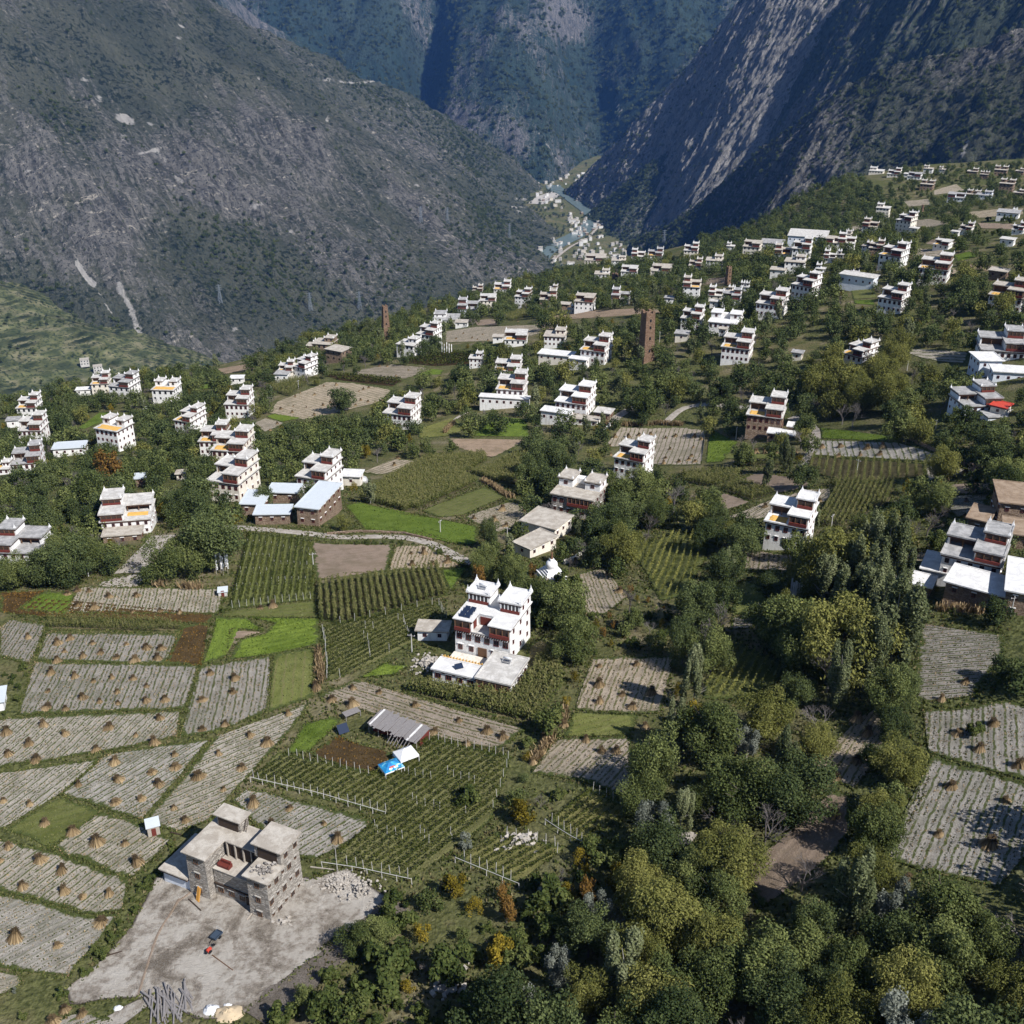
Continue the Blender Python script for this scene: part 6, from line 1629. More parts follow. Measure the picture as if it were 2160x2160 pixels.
for p in trees + shrubs:
    x, y, z, kd, var, h, wf, rot, zone, hp, u, v = p
    nm, lab = SP_NAME[kd]; cr, tm, far = PROTO[kd][var]
    if hp > 62 and kd in NEAR: cr, tm, far = NEAR[kd][rnd.randrange(len(NEAR[kd]))]
    if kd == 'shrub':
        o = inst(nm, cr, None, (x, y, z - .05), (0, 0, rot), (h * wf, h * wf, h)); r = o
    else:
        r = empty(nm, (x, y, z - .1), rot)
        r.scale = (h * wf, h * wf, h)
        if kd == 'bare':
            inst('trunk', cr, r)
        else:
            inst('trunk', tm, r); inst('crown', cr, r)
    d, L = lm_near(u, v)
    size = 'large' if hp > 120 else ('middling' if hp > 70 else 'small')
    zn = zone if zone not in ('single', 'village trees', 'thicket beside the white house') else None
    if d < 110 and L:
        lp = [q for q in LM if q[0] == L][0][1]
        where = side_word(u, v, lp[0], lp[1]) + ' the ' + ' '.join(L.split()[:8])
    else: where = 'in the ' + (zn or ('village wood on the left' if u < 1000 else 'village wood on the right'))
    lab2 = f'{size} {lab} {where}'.replace('small small', 'small').replace('the the', 'the')
    lab2 = ' '.join(lab2.split()[:16])
    tag(r, lab2, 'bush' if kd == 'shrub' else 'tree', f'{SP_PL[kd]} {("in the " + zn) if zn else "among the houses"}')
print('placed', len(PLACED), 'single', len(trees), len(shrubs), 'rest', len(rest))

def gn_mass(name, pts, protos, label=None):
    """one object: points that carry instances of the given meshes (by 'kind' index)"""
    P = np.array([q[:3] for q in pts], np.float32)
    me = bpy.data.meshes.new(name); me.vertices.add(len(P)); me.vertices.foreach_set('co', P.ravel())
    for an, dt, arr in (('kind', 'INT', [q[3] for q in pts]), ('rot', 'FLOAT', [q[4] for q in pts])):
        a = me.attributes.new(an, dt, 'POINT'); a.data.foreach_set('value', np.array(arr))
    a = me.attributes.new('size', 'FLOAT_VECTOR', 'POINT'); a.data.foreach_set('vector', np.array([q[5] for q in pts], np.float32).ravel())
    o = bpy.data.objects.new(name, me); COL.objects.link(o)
    ng = bpy.data.node_groups.new(name, 'GeometryNodeTree')
    ng.interface.new_socket('Geometry', in_out='INPUT', socket_type='NodeSocketGeometry'); ng.interface.new_socket('Geometry', in_out='OUTPUT', socket_type='NodeSocketGeometry')
    n = ng.nodes; gi = n.new('NodeGroupInput'); go = n.new('NodeGroupOutput'); jn = n.new('GeometryNodeJoinGeometry')
    def na(nm, dt):
        x = n.new('GeometryNodeInputNamedAttribute'); x.data_type = dt; x.inputs[0].default_value = nm; return x.outputs[0]
    kd = na('kind', 'INT'); rt = na('rot', 'FLOAT'); sz = na('size', 'FLOAT_VECTOR')
    cb = n.new('ShaderNodeCombineXYZ'); ng.links.new(rt, cb.inputs[2])
    for k, ob in enumerate(protos):
        oi = n.new('GeometryNodeObjectInfo'); oi.inputs[0].default_value = ob; oi.inputs[1].default_value = True
        cm = n.new('FunctionNodeCompare'); cm.data_type = 'INT'; cm.operation = 'EQUAL'; ng.links.new(kd, cm.inputs[2]); cm.inputs[3].default_value = k
        ip = n.new('GeometryNodeInstanceOnPoints'); ng.links.new(gi.outputs[0], ip.inputs['Points']); ng.links.new(cm.outputs[0], ip.inputs['Selection'])
        ng.links.new(oi.outputs['Geometry'], ip.inputs['Instance']); ng.links.new(cb.outputs[0], ip.inputs['Rotation']); ng.links.new(sz, ip.inputs['Scale'])
        ng.links.new(ip.outputs[0], jn.inputs[0])
    ng.links.new(jn.outputs[0], go.inputs[0])
    md = o.modifiers.new('scatter', 'NODES'); md.node_group = ng
    tag(o, label, kind='stuff'); return o
def proto_obs(kinds, far=True):
    obs, ix = [], {}
    for k in kinds:
        for vi, (cr, tm, fr) in enumerate(PROTO[k]):
            ix[(k, vi)] = len(obs); obs.append(bpy.data.objects.new('leaf_source', fr if far else cr))
    return obs, ix
KINDS_ = ['round', 'dark', 'willow', 'poplar', 'silver', 'yellow', 'rust', 'bare', 'shrub']
fob, fix = proto_obs(KINDS_)
gn_mass('woodland', [(q[0], q[1], q[2] - .1, fix[(q[3], q[4])], q[7], (q[5] * q[6], q[5] * q[6], q[5])) for q in rest], fob)

# ---- scrub on the mountains and trees in the valley
def mtn_scrub(name, key, n, cond, hmin, hmax, kinds=('dark', 'shrub')):
    V, q, u, v, rock = MTN[key]
    a, b = u.shape
    i = rng.integers(0, a - 1, n * 6); j = rng.integers(24, b - 1, n * 6)
    uu, vv = u[i, j], v[i, j]
    ok = (uu > -40) & (uu < 2200) & (vv > -30) & (vv < 900)
    dns = cond(uu, vv, q[j], rock[i, j])
    ok &= rng.random(len(i)) < dns
    i, j = i[ok][:n], j[ok][:n]
    f = rng.random((len(i), 2))
    P = V[i, j] * (1 - f[:, :1]) + V[i + 1, j] * f[:, :1]; P = P + (V[i, j + 1] - V[i, j]) * f[:, 1:]
    pts = []
    for p in P:
        k = rnd.choice(kinds); h = rnd.uniform(hmin, hmax) * (1 if k != 'shrub' else .8)
        pts.append((p[0], p[1], p[2] - .12 * h, fix[(k, rnd.randrange(len(PROTO[k])))], rnd.uniform(0, 6), (h * 1.1, h * 1.1, h)))
    gn_mass(name, pts, fob)
def cl(u, v, q, r):
    d = .05 + 1.2 * blob(u, v, 560, 540, 130, 60, .65) + .9 * blob(u, v, 640, 610, 200, 60, .2) + .9 * blob(u, v, 110, 640, 60, 90) + .7 * blob(u, v, 240, 690, 60, 50) + 1.4 * blob(u, v, 1040, 500, 90, 55, .7) \
        + .5 * blob(u, v, 840, 240, 150, 30, .5) + .6 * blob(u, v, 990, 330, 90, 30, .7) + 1.0 * blob(u, v, 840, 590, 90, 40, .6) + .6 * blob(u, v, 420, 500, 60, 60) + .5 * blob(u, v, 130, 250, 60, 60)
    return np.clip(d * np.clip(1.25 - 1.2 * r, .12, 1), 0, 1)
mtn_scrub('mountain_scrub', 'left_mountain', 6500, cl, 5, 13)
mtn_scrub('mountain_scrub', 'left_mountain', 5000, lambda u, v, q, r: np.clip(.55 - .3 * r, .05, 1) * (perlin(u / 60, v / 45, 91) > .05), 2.2, 6)
mtn_scrub('mountain_scrub', 'green_mountain', 6000, lambda u, v, q, r: np.clip(.9 - .9 * r, .08, 1), 5, 12)
mtn_scrub('mountain_scrub', 'stony_mountain', 5200, lambda u, v, q, r: np.clip(.8 - .8 * r, .06, 1) + blob(u, v, 2080, 320, 130, 50, -.5) + blob(u, v, 1500, 500, 150, 40, -.6), 4, 10)
mtn_scrub('mountain_scrub', 'rock_mountain', 1500, lambda u, v, q, r: np.clip(.6 - .6 * r, .04, 1) + .8 * (q > .8), 5, 12)
mtn_scrub('mountain_scrub', 'far_mountain', 9000, lambda u, v, q, r: np.clip(.9 - .8 * r, .08, 1), 10, 26)
# ------------------------------------------------------------------ crops
def corn_meshes():
    out = []
    for sd in (1, 2, 3):
        rg = random.Random(sd); b = MB(); tint = []
        h = 1.0
        b.tube((0, 0, -.05), (rg.uniform(-.03, .03), rg.uniform(-.03, .03), h), .012, .006, 3, cap=False)
        for k in range(9):
            a = k * 2.4 + rg.uniform(-.5, .5); z = .12 + .85 * k / 9; L = rg.uniform(.22, .36)
            d = Vector((math.cos(a), math.sin(a), 0)); s = Vector((-d.y, d.x, 0)) * .062
            p0 = Vector((0, 0, z)); p1 = p0 + d * L * .55 + Vector((0, 0, L * .55)); p2 = p0 + d * L * 1.15 + Vector((0, 0, L * rg.uniform(-.1, .4)))
            b.add([p0 - s * .5, p0 + s * .5, p1 + s, p1 - s], [[0, 1, 2, 3]]); b.add([p1 - s, p1 + s, p2], [[0, 1, 2]])
        b.tube((0, 0, .96), (0, 0, 1.1), .02, .03, 3, cap=False)
        out.append(bpy.data.objects.new('corn_source', mk('corn', b.v, b.f, LEAF['corn'], attrs={'tint': np.clip(np.array([v[2] for v in b.v]) * .55 + np.random.default_rng(sd).uniform(0, .4, len(b.v)), 0, 1)}, link=False).data))
    return out
CORNS = corn_meshes()
def rows_of(fd, spacing=None, inset=.3):
    sp = spacing or fd['spacing']; us, lo, hi = fd['us'], fd['lo'], fd['hi']
    k0 = math.ceil((us[0] + inset) / sp); out = []
    u = k0 * sp
    while u < us[-1] - inset:
        out.append((u, np.interp(u, us, lo), np.interp(u, us, hi))); u += sp
    return out
def fxy(fd, u, v): return u * fd['n'][0] + v * fd['d'][0], u * fd['n'][1] + v * fd['d'][1]
def corn(key, h=2.2, step=.6, spacing=1.1, wd=1.0):
    fd = FD[key]; U, Vv = [], []
    for (u, a, b) in rows_of(fd, spacing, .2):
        if b - a < .8: continue
        v = np.arange(a + .2, b - .2, step); U += [u + 0 * v]; Vv += [v]
    U = np.concatenate(U); Vv = np.concatenate(Vv); n = len(U)
    keep = rng.random(n) > .05; U, Vv = U[keep], Vv[keep]; n = len(U)
    U = U + rng.normal(0, .09, n); Vv = Vv + rng.normal(0, .16, n)
    X, Y = fxy(fd, U, Vv); Z = ground(X, Y) + .12
    if key == 'F19':
        mi = MAIN.root.matrix_basis if False else Matrix.Rotation(-MAIN.root.rotation_euler.z, 3, 'Z'); bx = MAIN.box
        lx = (X - MAIN.root.location.x) * mi[0][0] + (Y - MAIN.root.location.y) * mi[0][1]; ly = (X - MAIN.root.location.x) * mi[1][0] + (Y - MAIN.root.location.y) * mi[1][1]
        ok = ~((lx > bx[0] - .6) & (lx < bx[1] + .6) & (ly > bx[2] - .7) & (ly < bx[3]))
        X, Y, Z = X[ok], Y[ok], Z[ok]; n = len(X)
    hh = h * rng.uniform(.8, 1.12, n) * (1 + .10 * perlin(X / 9, Y / 9, 3))
    pts = [(X[i], Y[i], Z[i], i % 3, rng.uniform(0, 6.28), (hh[i] * wd, hh[i] * wd, hh[i])) for i in range(n)]
    gn_mass('corn_crop', pts, CORNS)
for k, h, st, sp in (('F19', 2.3, .5, .95), ('F15', 2.1, .42, 1.5), ('F4', 1.5, .5, 1.0), ('F60', 2.3, .6, 1.1), ('F61', 2.2, .6, 1.1), ('F38', 2.0, .6, 1.2), ('F38b', 2.0, .6, 1.2), ('F43', 1.6, .55, 2.2),
                     ('F43b', 2.0, .6, 1.3), ('F40c', 1.4, .6, 1.1), ('F72', 2.2, 1.2, 2.0), ('F82', 2.2, .8, 1.5)):
    corn(k, h, st, sp)

def post_mesh(h=1.9, r=.038):
    return MB().box(-r, r, -r, r, -.3, h, .008).build('post', M['concrete'], link=False).data
POST = post_mesh()
def vine_rows(key, lab, h=1.3, wd=.55, dens=15, leaf='vine', size=.30, posts=5.0, post_h=1.0, group=None, spacing=None):
    fd = FD[key]; rr = np.random.default_rng(abs(hash(key)) % 1000 if False else len(key) * 7 + ord(key[-1]))
    for ri, (u, a, b) in enumerate(rows_of(fd, spacing, .6)):
        L = b - a - 1.0
        if L < 3: continue
        n = int(L * dens)
        v = a + .5 + rr.uniform(0, L, n)
        gap = perlin(v / 2.3, v * 0 + u * 1.7, 4)
        k = gap > -.95; v = v[k]; n = len(v)
        hz = np.clip(rr.beta(2.0, 1.7, n), 0, 1)
        hh = h * (1 + .18 * perlin(v / 3.1, v * 0 + u * .7, 6))
        du = rr.normal(0, wd * .32, n) * (1.1 - .5 * hz)
        cv = .35 * perlin(v / 17.0, v * 0 + fd['us'][0], 9)
        X, Y = fxy(fd, u + du + cv, v); Z = ground(X, Y) + .12 + .12 + hz * hh
        C = np.stack([X, Y, Z], -1)
        N = rr.normal(size=(n, 3)) + np.array([0, 0, .5]); N /= np.linalg.norm(N, axis=1)[:, None]
        V, Fq = quads(C, N, size, 1.2, rr)
        mx, my = fxy(fd, u, a); o0 = np.array([mx, my, float(ground(mx, my))])
        o = mk('vine_row', V - o0, Fq, LEAF[leaf], attrs={'tint': np.repeat(np.clip(.15 + .55 * rr.random(n) + .2 * hz, 0, 1), 4)})
        o.location = o0; tag(o, lab, 'vine row', group or ('vine rows of the ' + lab.split(' in the ')[-1]))
        if posts:
            m = max(1, int(L / posts)); 
            for j in range(m + 1):
                vv = a + .3 + (L + .4) * j / m; cvx = .35 * float(perlin(vv / 17.0, fd['us'][0], 9)); x, y = fxy(fd, u + cvx, vv); end = j in (0, m)
                p = inst('vine_post', POST, None, (x, y, float(ground(x, y)) + .1), (rr.uniform(-.05, .05) + (.0), rr.uniform(-.06, .06), math.atan2(fd['d'][1], fd['d'][0])), (1, 1, post_h * (1.05 if end else rr.uniform(.92, 1.08))))
                VPOSTS.append((p, lab.split(' in the ')[-1], x, y))
VPOSTS = []
vine_rows('F12', 'tall dark trellised vine row in the bright green vineyard by the road', h=1.6, wd=.30, dens=26, size=.24, posts=9, post_h=1.0)
vine_rows('F17', 'low dark vine row in the sloping vineyard left of the large white house', h=1.15, wd=.32, dens=30, size=.22, posts=9, post_h=1.0)
vine_rows('F23', 'low dark vine row in the large vineyard below the blue tent', h=1.15, wd=.30, dens=30, size=.22, posts=8, post_h=.9)
vine_rows('F25', 'low vine row in the small lower vineyard above the scrub', h=1.0, wd=.30, dens=26, size=.22, posts=6.5)
vine_rows('F26', 'low vine row in the small right vineyard below the tan stubble', h=1.0, wd=.30, dens=26, size=.22, posts=6.5)
vine_rows('F30', 'tall yellow green vine row in the upper right vineyard among trees', h=1.8, wd=.30, dens=26, size=.24, posts=0, leaf='willow')
vine_rows('F31', 'tall yellow green vine row in the lower right vineyard among trees', h=1.7, wd=.30, dens=26, size=.24, posts=0, leaf='willow')
vine_rows('F69', 'dark vine row in the far vineyard behind the stook field', h=1.6, wd=1.0, dens=8, size=.6, posts=0, spacing=3.5)
vine_rows('F69b', 'dark vine row in the far vineyard under the slim tower', h=1.6, wd=1.0, dens=8, size=.6, posts=0, spacing=3.5)
VPOSTS.sort(key=lambda q: math.hypot(q[2], q[3]))
for i, (p, wh, x, y) in enumerate(VPOSTS):
    if i < 300: tag(p, 'thin white concrete post standing in the ' + wh, 'post', 'white posts in the ' + wh)
if len(VPOSTS) > 300:       # the rest as one mass
    pv, pf = [], []
    bv = np.array([v.co[:] for v in POST.vertices]); bf = np.array([list(q.vertices) for q in POST.polygons])
    for i, (p, wh, x, y) in enumerate(VPOSTS[300:]):
        pv.append(bv * np.array(p.scale) + np.array(p.location)); pf.append(bf + 8 * i); bpy.data.objects.remove(p)
    tag(mk('vine_posts', np.concatenate(pv), np.concatenate(pf), M['concrete']), kind='stuff')

def fence(pts, lab, step=2.4, h=1.25):
    P = hit([p[0] for p in pts], [p[1] for p in pts]); c = P[0]
    e = empty('fence', c); tag(e, lab, 'fence')
    L = np.r_[0, np.cumsum(np.hypot(*np.diff(P[:, :2], axis=0).T))]; n = int(L[-1] / step)
    prev = None
    for i in range(n + 1):
        s = L[-1] * i / n; x = np.interp(s, L, P[:, 0]); y = np.interp(s, L, P[:, 1]); z = float(ground(x, y))
        inst('post', POST, e, (x - c[0], y - c[1], z - c[2]), (rnd.uniform(-.06, .06), rnd.uniform(-.06, .06), .3), (1.3, 1.3, h / 1.9))
        q = Vector((x - c[0], y - c[1], z - c[2] + h * .93))
        if prev is not None: MB().tube(prev, q, .055, .055, 4).build('rail', M['concrete'], e)
        prev = q
fence([(529,1650),(670,1682),(813,1724)], 'white post and rail fence along the upper lower edge of the large vineyard'.replace('upper lower', 'inner'))
fence([(680,1830),(760,1842),(869,1866)], 'white post and rail fence between the large vineyard and the dirt yard')
fence([(960,1820),(1020,1845),(1095,1876)], 'white post and rail fence under the small lower vineyard')
fence([(1150,1740),(1195,1770),(1233,1790)], 'white post and rail fence under the small right vineyard')

# ------------------------------------------------------------------ corn stooks
def stook_meshes():
    out = []
    for sd in range(5):
        rg = np.random.default_rng(300 + sd); n = 190
        a = rg.uniform(0, 2 * np.pi, n); r0 = .62 * np.sqrt(rg.uniform(.15, 1.6, n)); r1 = .16 * rg.uniform(.2, 1.2, n); h = rg.uniform(.78, 1.15, n); tw = a + rg.normal(0, .35, n)
        P0 = np.stack([r0 * np.cos(a), r0 * np.sin(a), 0 * a - .02], -1); P1 = np.stack([r1 * np.cos(tw), r1 * np.sin(tw), h], -1)
        P2 = P1 + np.stack([.20 * np.cos(tw + rg.normal(0, .8, n)), .20 * np.sin(tw), rg.uniform(-.10, .12, n)], -1)
        t = np.stack([-np.sin(a), np.cos(a), 0 * a], -1) * rg.uniform(.02, .045, n)[:, None]
        V = np.concatenate([np.stack([P0 - t, P0 + t, P1 + t * .6, P1 - t * .6], 1).reshape(-1, 3), np.stack([P1 - t, P1 + t, P2 + t * .5, P2 - t * .5], 1).reshape(-1, 3)])
        Fq = np.arange(len(V)).reshape(-1, 4)
        tn = np.concatenate([np.repeat(np.clip(rg.uniform(.4, 1.1, n), 0, 1), 4) * np.tile([1, 1, .38, .38], n), np.repeat(rg.uniform(.0, .26, n), 4)])
        cone = [(0.5 * math.cos(k * .785), .5 * math.sin(k * .785), 0) for k in range(8)] + [(0, 0, .85)]
        V = np.concatenate([V, np.array(cone)]); tn = np.r_[tn, np.full(9, .25)]
        F2 = [list(f) for f in Fq] + [[len(V) - 9 + k, len(V) - 9 + (k + 1) % 8, len(V) - 1] for k in range(8)]
        out.append(mk('corn_stook', V, F2, LEAF['straw'], attrs={'tint': tn}, link=False).data)
    return out
STOOKS = stook_meshes()
def z_(pts, ox, oy): return [(ox + x / 2.6833, oy + y / 2.6833) for x, y in pts]
SK = {
 'grey lower left fields': z_([(272,50),(470,85),(565,108),(665,55),(668,115),(830,20),(832,105),(935,100),(268,140),(372,150),(907,203),(617,255),(247,240),(38,285),(370,290),(165,350),(770,300),(875,340),(545,380),(50,405),(205,435),(1320,55),(1145,100),(1275,240),(1145,265),(1633,180),(1420,300),(1515,345),(1240,405),(1125,535),(1370,485),(1267,605),(985,710),(1050,780),(990,410),(650,455),(995,480),(860,510),(445,580),(672,550),(900,575),(655,680),(800,660),(20,670),(170,690),(255,800),(415,850),(550,905),(710,915),(780,1020),(230,1005),(350,1070),(365,1185),(470,1215),(620,1200),(130,1155),(50,930),(575,1360),(88,1450),(330,1490),(0,1010),(1435,690),(1640,715),(1540,810),(1835,800),(1910,890),(370,1850),(465,1880),(305,1920),(1880,95),(1790,30)], 0, 1440)
  + z_([(385,1430),(440,1410),(505,1415),(620,1445),(775,1440),(440,1495),(535,1510),(750,1530),(905,1525),(1018,1535),(160,1675),(328,1710),(398,1685),(525,1710),(715,1715),(830,1735),(915,1740),(365,1755),(470,1785),(570,1765),(660,1790),(325,1810),(765,1810),(895,1795),(290,1880),(425,1900),(530,1925),(635,1905),(755,1910),(1330,1910),(1190,1880),(1545,1500),(1475,1510)], 0, 720),
 'field below the bench edge': z_([(1590,380),(1660,365),(1735,370),(1655,400),(1780,415),(1830,360),(1870,345),(1885,305),(1905,245),(1835,250),(1670,310),(1700,290),(1920,350),(1460,480),(1570,465),(1530,500),(1780,300)], 0, 720)
  + z_([(100,280),(155,260),(125,270),(10,310),(45,320),(110,330),(150,340),(190,340),(235,330),(80,360),(310,195),(380,160),(215,140),(260,140)], 720, 720),
 'tan village stubble': z_([(320,660),(300,700),(910,955),(750,1000),(865,1015),(1035,960),(990,1040),(930,1045),(1120,990),(395,1200),(470,1200),(400,1265),(515,1260),(600,1250),(1510,1320),(1575,1415),(1325,1250),(1465,1200)], 720, 720),
 'field behind the orange doorway house': z_([(1550,540),(1625,540),(1685,530),(1750,530),(1835,545),(1890,535),(1860,610),(1835,660),(1825,690),(1910,680),(1520,590),(1525,640)], 720, 720) + z_([(65,540),(105,555),(60,600),(50,650),(70,680),(35,670)], 1440, 720),
 'plots round the grey stone house': z_([(790,600),(895,595),(1045,605),(1130,600),(880,650),(1005,645),(1115,640),(365,625),(415,630),(465,630),(530,630),(585,630),(635,630),(1445,745),(1600,745),(1490,785),(765,855),(655,880),(600,920),(465,935),(775,905),(1605,905),(1600,990),(1315,1205),(1600,1932)], 1440, 720),
 'stubble strip by the tall corn': z_([(65,30),(215,55),(65,125),(420,130),(232,190),(350,225),(665,215),(525,280),(825,280),(915,310),(710,345)], 720, 1440),
 'tan stubble right of the hedge': z_([(1460,15),(1590,70),(1755,60),(1460,110),(1645,140),(1720,250),(1385,325),(1475,390),(1555,390),(1260,240),(1160,330),(1085,450),(1130,390)], 720, 1440) + z_([(1460,1840),(1670,1830)], 720, 720),
 'grey lower right fields': z_([(1465,95),(985,210),(1045,290),(825,350),(990,445),(870,540),(865,755),(1560,290),(1760,235),(1680,380),(1910,470),(1520,590),(1830,670),(1450,860),(1740,920),(1250,1130)], 1440, 1440),
 'open fields near the rim': z_([(690,1885),(740,1910),(770,1920),(1000,1815),(650,1915),(800,1890),(830,1925),(860,1900),(1230,1840),(1040,1900),(1730,1640),(1800,1650)], 720, 0),
}
for wh, L in SK.items():
    for (u, v) in L:
        p = hit1(u, v + 2); s = rnd.choice([1.0, 1.25, 1.45, 1.6]) * rnd.uniform(.92, 1.1) * (.85 if v < 900 else 1)
        o = inst('corn_stook', STOOKS[rnd.randrange(5)], None, (p[0], p[1], p[2] + .08), (rnd.gauss(0, .11), rnd.gauss(0, .11), rnd.uniform(0, 6.28)), (s * rnd.uniform(.85, 1.25), s * rnd.uniform(.85, 1.25), s * rnd.uniform(.6, 1.0)))
        tag(o, 'stook of dry corn stalks in the ' + wh, 'stook', 'corn stooks in the ' + wh)
def straw_wall(pts, lab, h=1.9, name='straw_stack'):
    P = hit([p[0] for p in pts], [p[1] for p in pts]); c = P[0]; L = np.r_[0, np.cumsum(np.hypot(*np.diff(P[:, :2], axis=0).T))]
    n = int(L[-1] * 26); s = rng.uniform(0, L[-1], n); x = np.interp(s, L, P[:, 0]) + rng.normal(0, .45, n); y = np.interp(s, L, P[:, 1]) + rng.normal(0, .45, n); z = ground(x, y)
    B = np.stack([x, y, z], -1); T = B + np.stack([rng.normal(0, .35, n), rng.normal(0, .35, n), h * rng.uniform(.6, 1.1, n)], -1)
    a = rng.uniform(0, np.pi, n); t = np.stack([np.cos(a), np.sin(a), 0 * a], -1) * .10
    V = np.stack([B - t, B + t, T + t * .7, T - t * .7], 1).reshape(-1, 3) - c
    o = mk(name, V, np.arange(4 * n).reshape(n, 4), LEAF['straw'], attrs={'tint': np.repeat(rng.uniform(.2, .95, n), 4) * np.tile([.8, .8, 1, 1], n)}); o.location = c
    tag(o, lab, 'straw stack')
straw_wall(z_([(880,1385),(930,1390)], 0, 720), 'short stack of upright straw bundles at the top edge of the left stubble field', 2.0)
straw_wall(z_([(1018,1398),(1080,1402),(1140,1402)], 0, 720), 'long stack of upright straw bundles below the prayer flags', 2.0)
straw_wall(z_([(795,790),(870,830),(930,875),(970,890)], 720, 720), 'brown row of stacked dry stalks above the pale green field', 1.7)
straw_wall(z_([(585,520),(610,490),(640,465)], 720, 720), 'row of dry stalks on the bank left of the orchard', 1.8)
straw_wall(z_([(1500,470),(1640,478),(1800,470),(1932,476)], 720, 720), 'line of upright corn bundles along the top of the tan stook field', 1.9)
straw_wall(z_([(1200,310),(1165,350),(1120,410),(1090,450)], 720, 1440), 'straw bundles lined up along the hedge of the tan stubble', 1.8)
straw_wall(z_([(1250,150),(1258,230)], 720, 1440), 'pale straw bundles at the hedge corner beside the corn', 1.8)
straw_wall(z_([(1800,1740),(1812,1860),(1820,1932)], 0, 720) , 'column of dark straw heaps between the light field and the vineyard', 1.2)
straw_wall(z_([(1440,1520),(1560,1528),(1700,1540)], 1440, 720), 'row of upright brown stalks along the wall of the white roofed store', 1.8)

# ------------------------------------------------------------------ weeds and grass
def terrace_scrub():
    pts = []
    for _ in range(2600):
        A = rng.uniform(500, 2000); Dd = rng.uniform(-350, 560)
        if perlin(A / 120, Dd / 90, 77) < .0: continue
        h0 = max(0, .225 * (Dd + 300)) * float(sstep(420, 900, A)); h = rng.uniform(4, 10)
        pts.append((-233 * S - .63 * A - .78 * Dd, 2230 * S - .78 * A + .63 * Dd, VALLEY + h0 - 1, fix[('dark', 0)], rng.uniform(0, 6), (h * 1.2, h * 1.2, h)))
    gn_mass('terrace_scrub', pts, fob)
terrace_scrub()
def weeds():
    C = []
    for key in FD:
        fd = FD[key]
        if fd['o'].data.materials[0].name not in ('grey_stubble', 'tan_stubble') or fd['dist'] > 300: continue
        for (u, a, b) in rows_of(fd, fd['spacing'], .1):
            if b - a < .6: continue
            n = int((b - a) * 4.5); v = rng.uniform(a, b, n); k = perlin(v / 4, v * 0 + u, 14) > -.35; v = v[k]
            cv = .35 * perlin(v / 17.0, v * 0 + fd['us'][0], 9)
            X, Y = fxy(fd, u + cv + rng.normal(0, .10, len(v)), v); C.append(np.stack([X, Y, ground(X, Y) + .13], -1))
    C = np.concatenate(C)
    return C
def tuft_mass(C, name, leaf, size, per=3, up=.6):
    C = np.repeat(C, per, 0) + rng.normal(0, size * .35, (len(C) * per, 3)) * np.array([1, 1, .15]); n = len(C); C[:, 2] += size * .25
    N = rng.normal(size=(n, 3)) * np.array([1, 1, .35]); N /= np.linalg.norm(N, axis=1)[:, None]
    V, Fq = quads(C, N, size, 1.3, rng, np.tile([0, 0, up * 2], (n, 1)))
    tag(mk(name, V, Fq, LEAF[leaf], attrs={'tint': np.repeat(rng.uniform(.1, .9, n), 4)}), kind='stuff')
tuft_mass(weeds(), 'furrow_weeds', 'grass', .15, 2)
def clods():
    """stubble stumps on the beds of the nearer fields"""
    C = []
    for key in FD:
        fd = FD[key]
        if fd['o'].data.materials[0].name not in ('grey_stubble', 'tan_stubble') or fd['dist'] > 250: continue
        us, lo, hi = fd['us'], fd['lo'], fd['hi']; ar = np.trapezoid(hi - lo, us) if hasattr(np, 'trapezoid') else np.trapz(hi - lo, us); n = int(ar * 3.2)
        u = rng.uniform(us[0], us[-1], n); v = np.interp(u, us, lo) + rng.random(n) * (np.interp(u, us, hi) - np.interp(u, us, lo))
        X, Y = fxy(fd, u, v); C.append(np.stack([X, Y, ground(X, Y) + .16], -1))
    return np.concatenate(C)
tuft_mass(clods(), 'stubble_stalks', 'straw', .17, 1, .3)
def green_tufts():
    C = []
    for key, d in (('F2', 6), ('F10', 6), ('F10b', 6), ('F16', 4), ('F20', 6), ('F21', 7), ('F63', 3), ('F41', 3), ('F40', 4), ('F22', 7), ('F3', 6), ('F3b', 6), ('F9', 4), ('F11', 4), ('F27b', 4), ('F32', 4), ('F12', 3), ('E', 3)):
        fd = FD[key]; us, lo, hi = fd['us'], fd['lo'], fd['hi']; ar = float(((hi - lo)[1:] * np.diff(us)).sum()); n = int(ar * d * .5)
        u = rng.uniform(us[0], us[-1], n); v = np.interp(u, us, lo) + rng.random(n) * (np.interp(u, us, hi) - np.interp(u, us, lo))
        X, Y = fxy(fd, u, v); C.append((key, np.stack([X, Y, ground(X, Y) + .1], -1)))
    return C
LEAF['clover'] = mat_leaf('clover_leaf', (0.070, 0.105, 0.018), (0.125, 0.18, 0.034), (0.20, 0.265, 0.060))
LEAF['olivegrass'] = mat_leaf('olive_grass', (0.075, 0.090, 0.025), (0.135, 0.150, 0.048), (0.22, 0.22, 0.09))
gt = green_tufts()
tuft_mass(np.concatenate([c for k, c in gt if k in ('F2', 'F10', 'F10b', 'F16', 'F20', 'F21', 'F63', 'F41', 'F40')]), 'clover_leaves', 'clover', .30, 1, .3)
tuft_mass(np.concatenate([c for k, c in gt if k in ('F22', 'F3', 'F3b')]), 'brown_crop_plants', 'rust', .30, 1, .5)
tuft_mass(np.concatenate([c for k, c in gt if k in ('F9', 'F11', 'F27b', 'F32', 'F12', 'E')]), 'fallow_grass', 'olivegrass', .26, 1, .5)
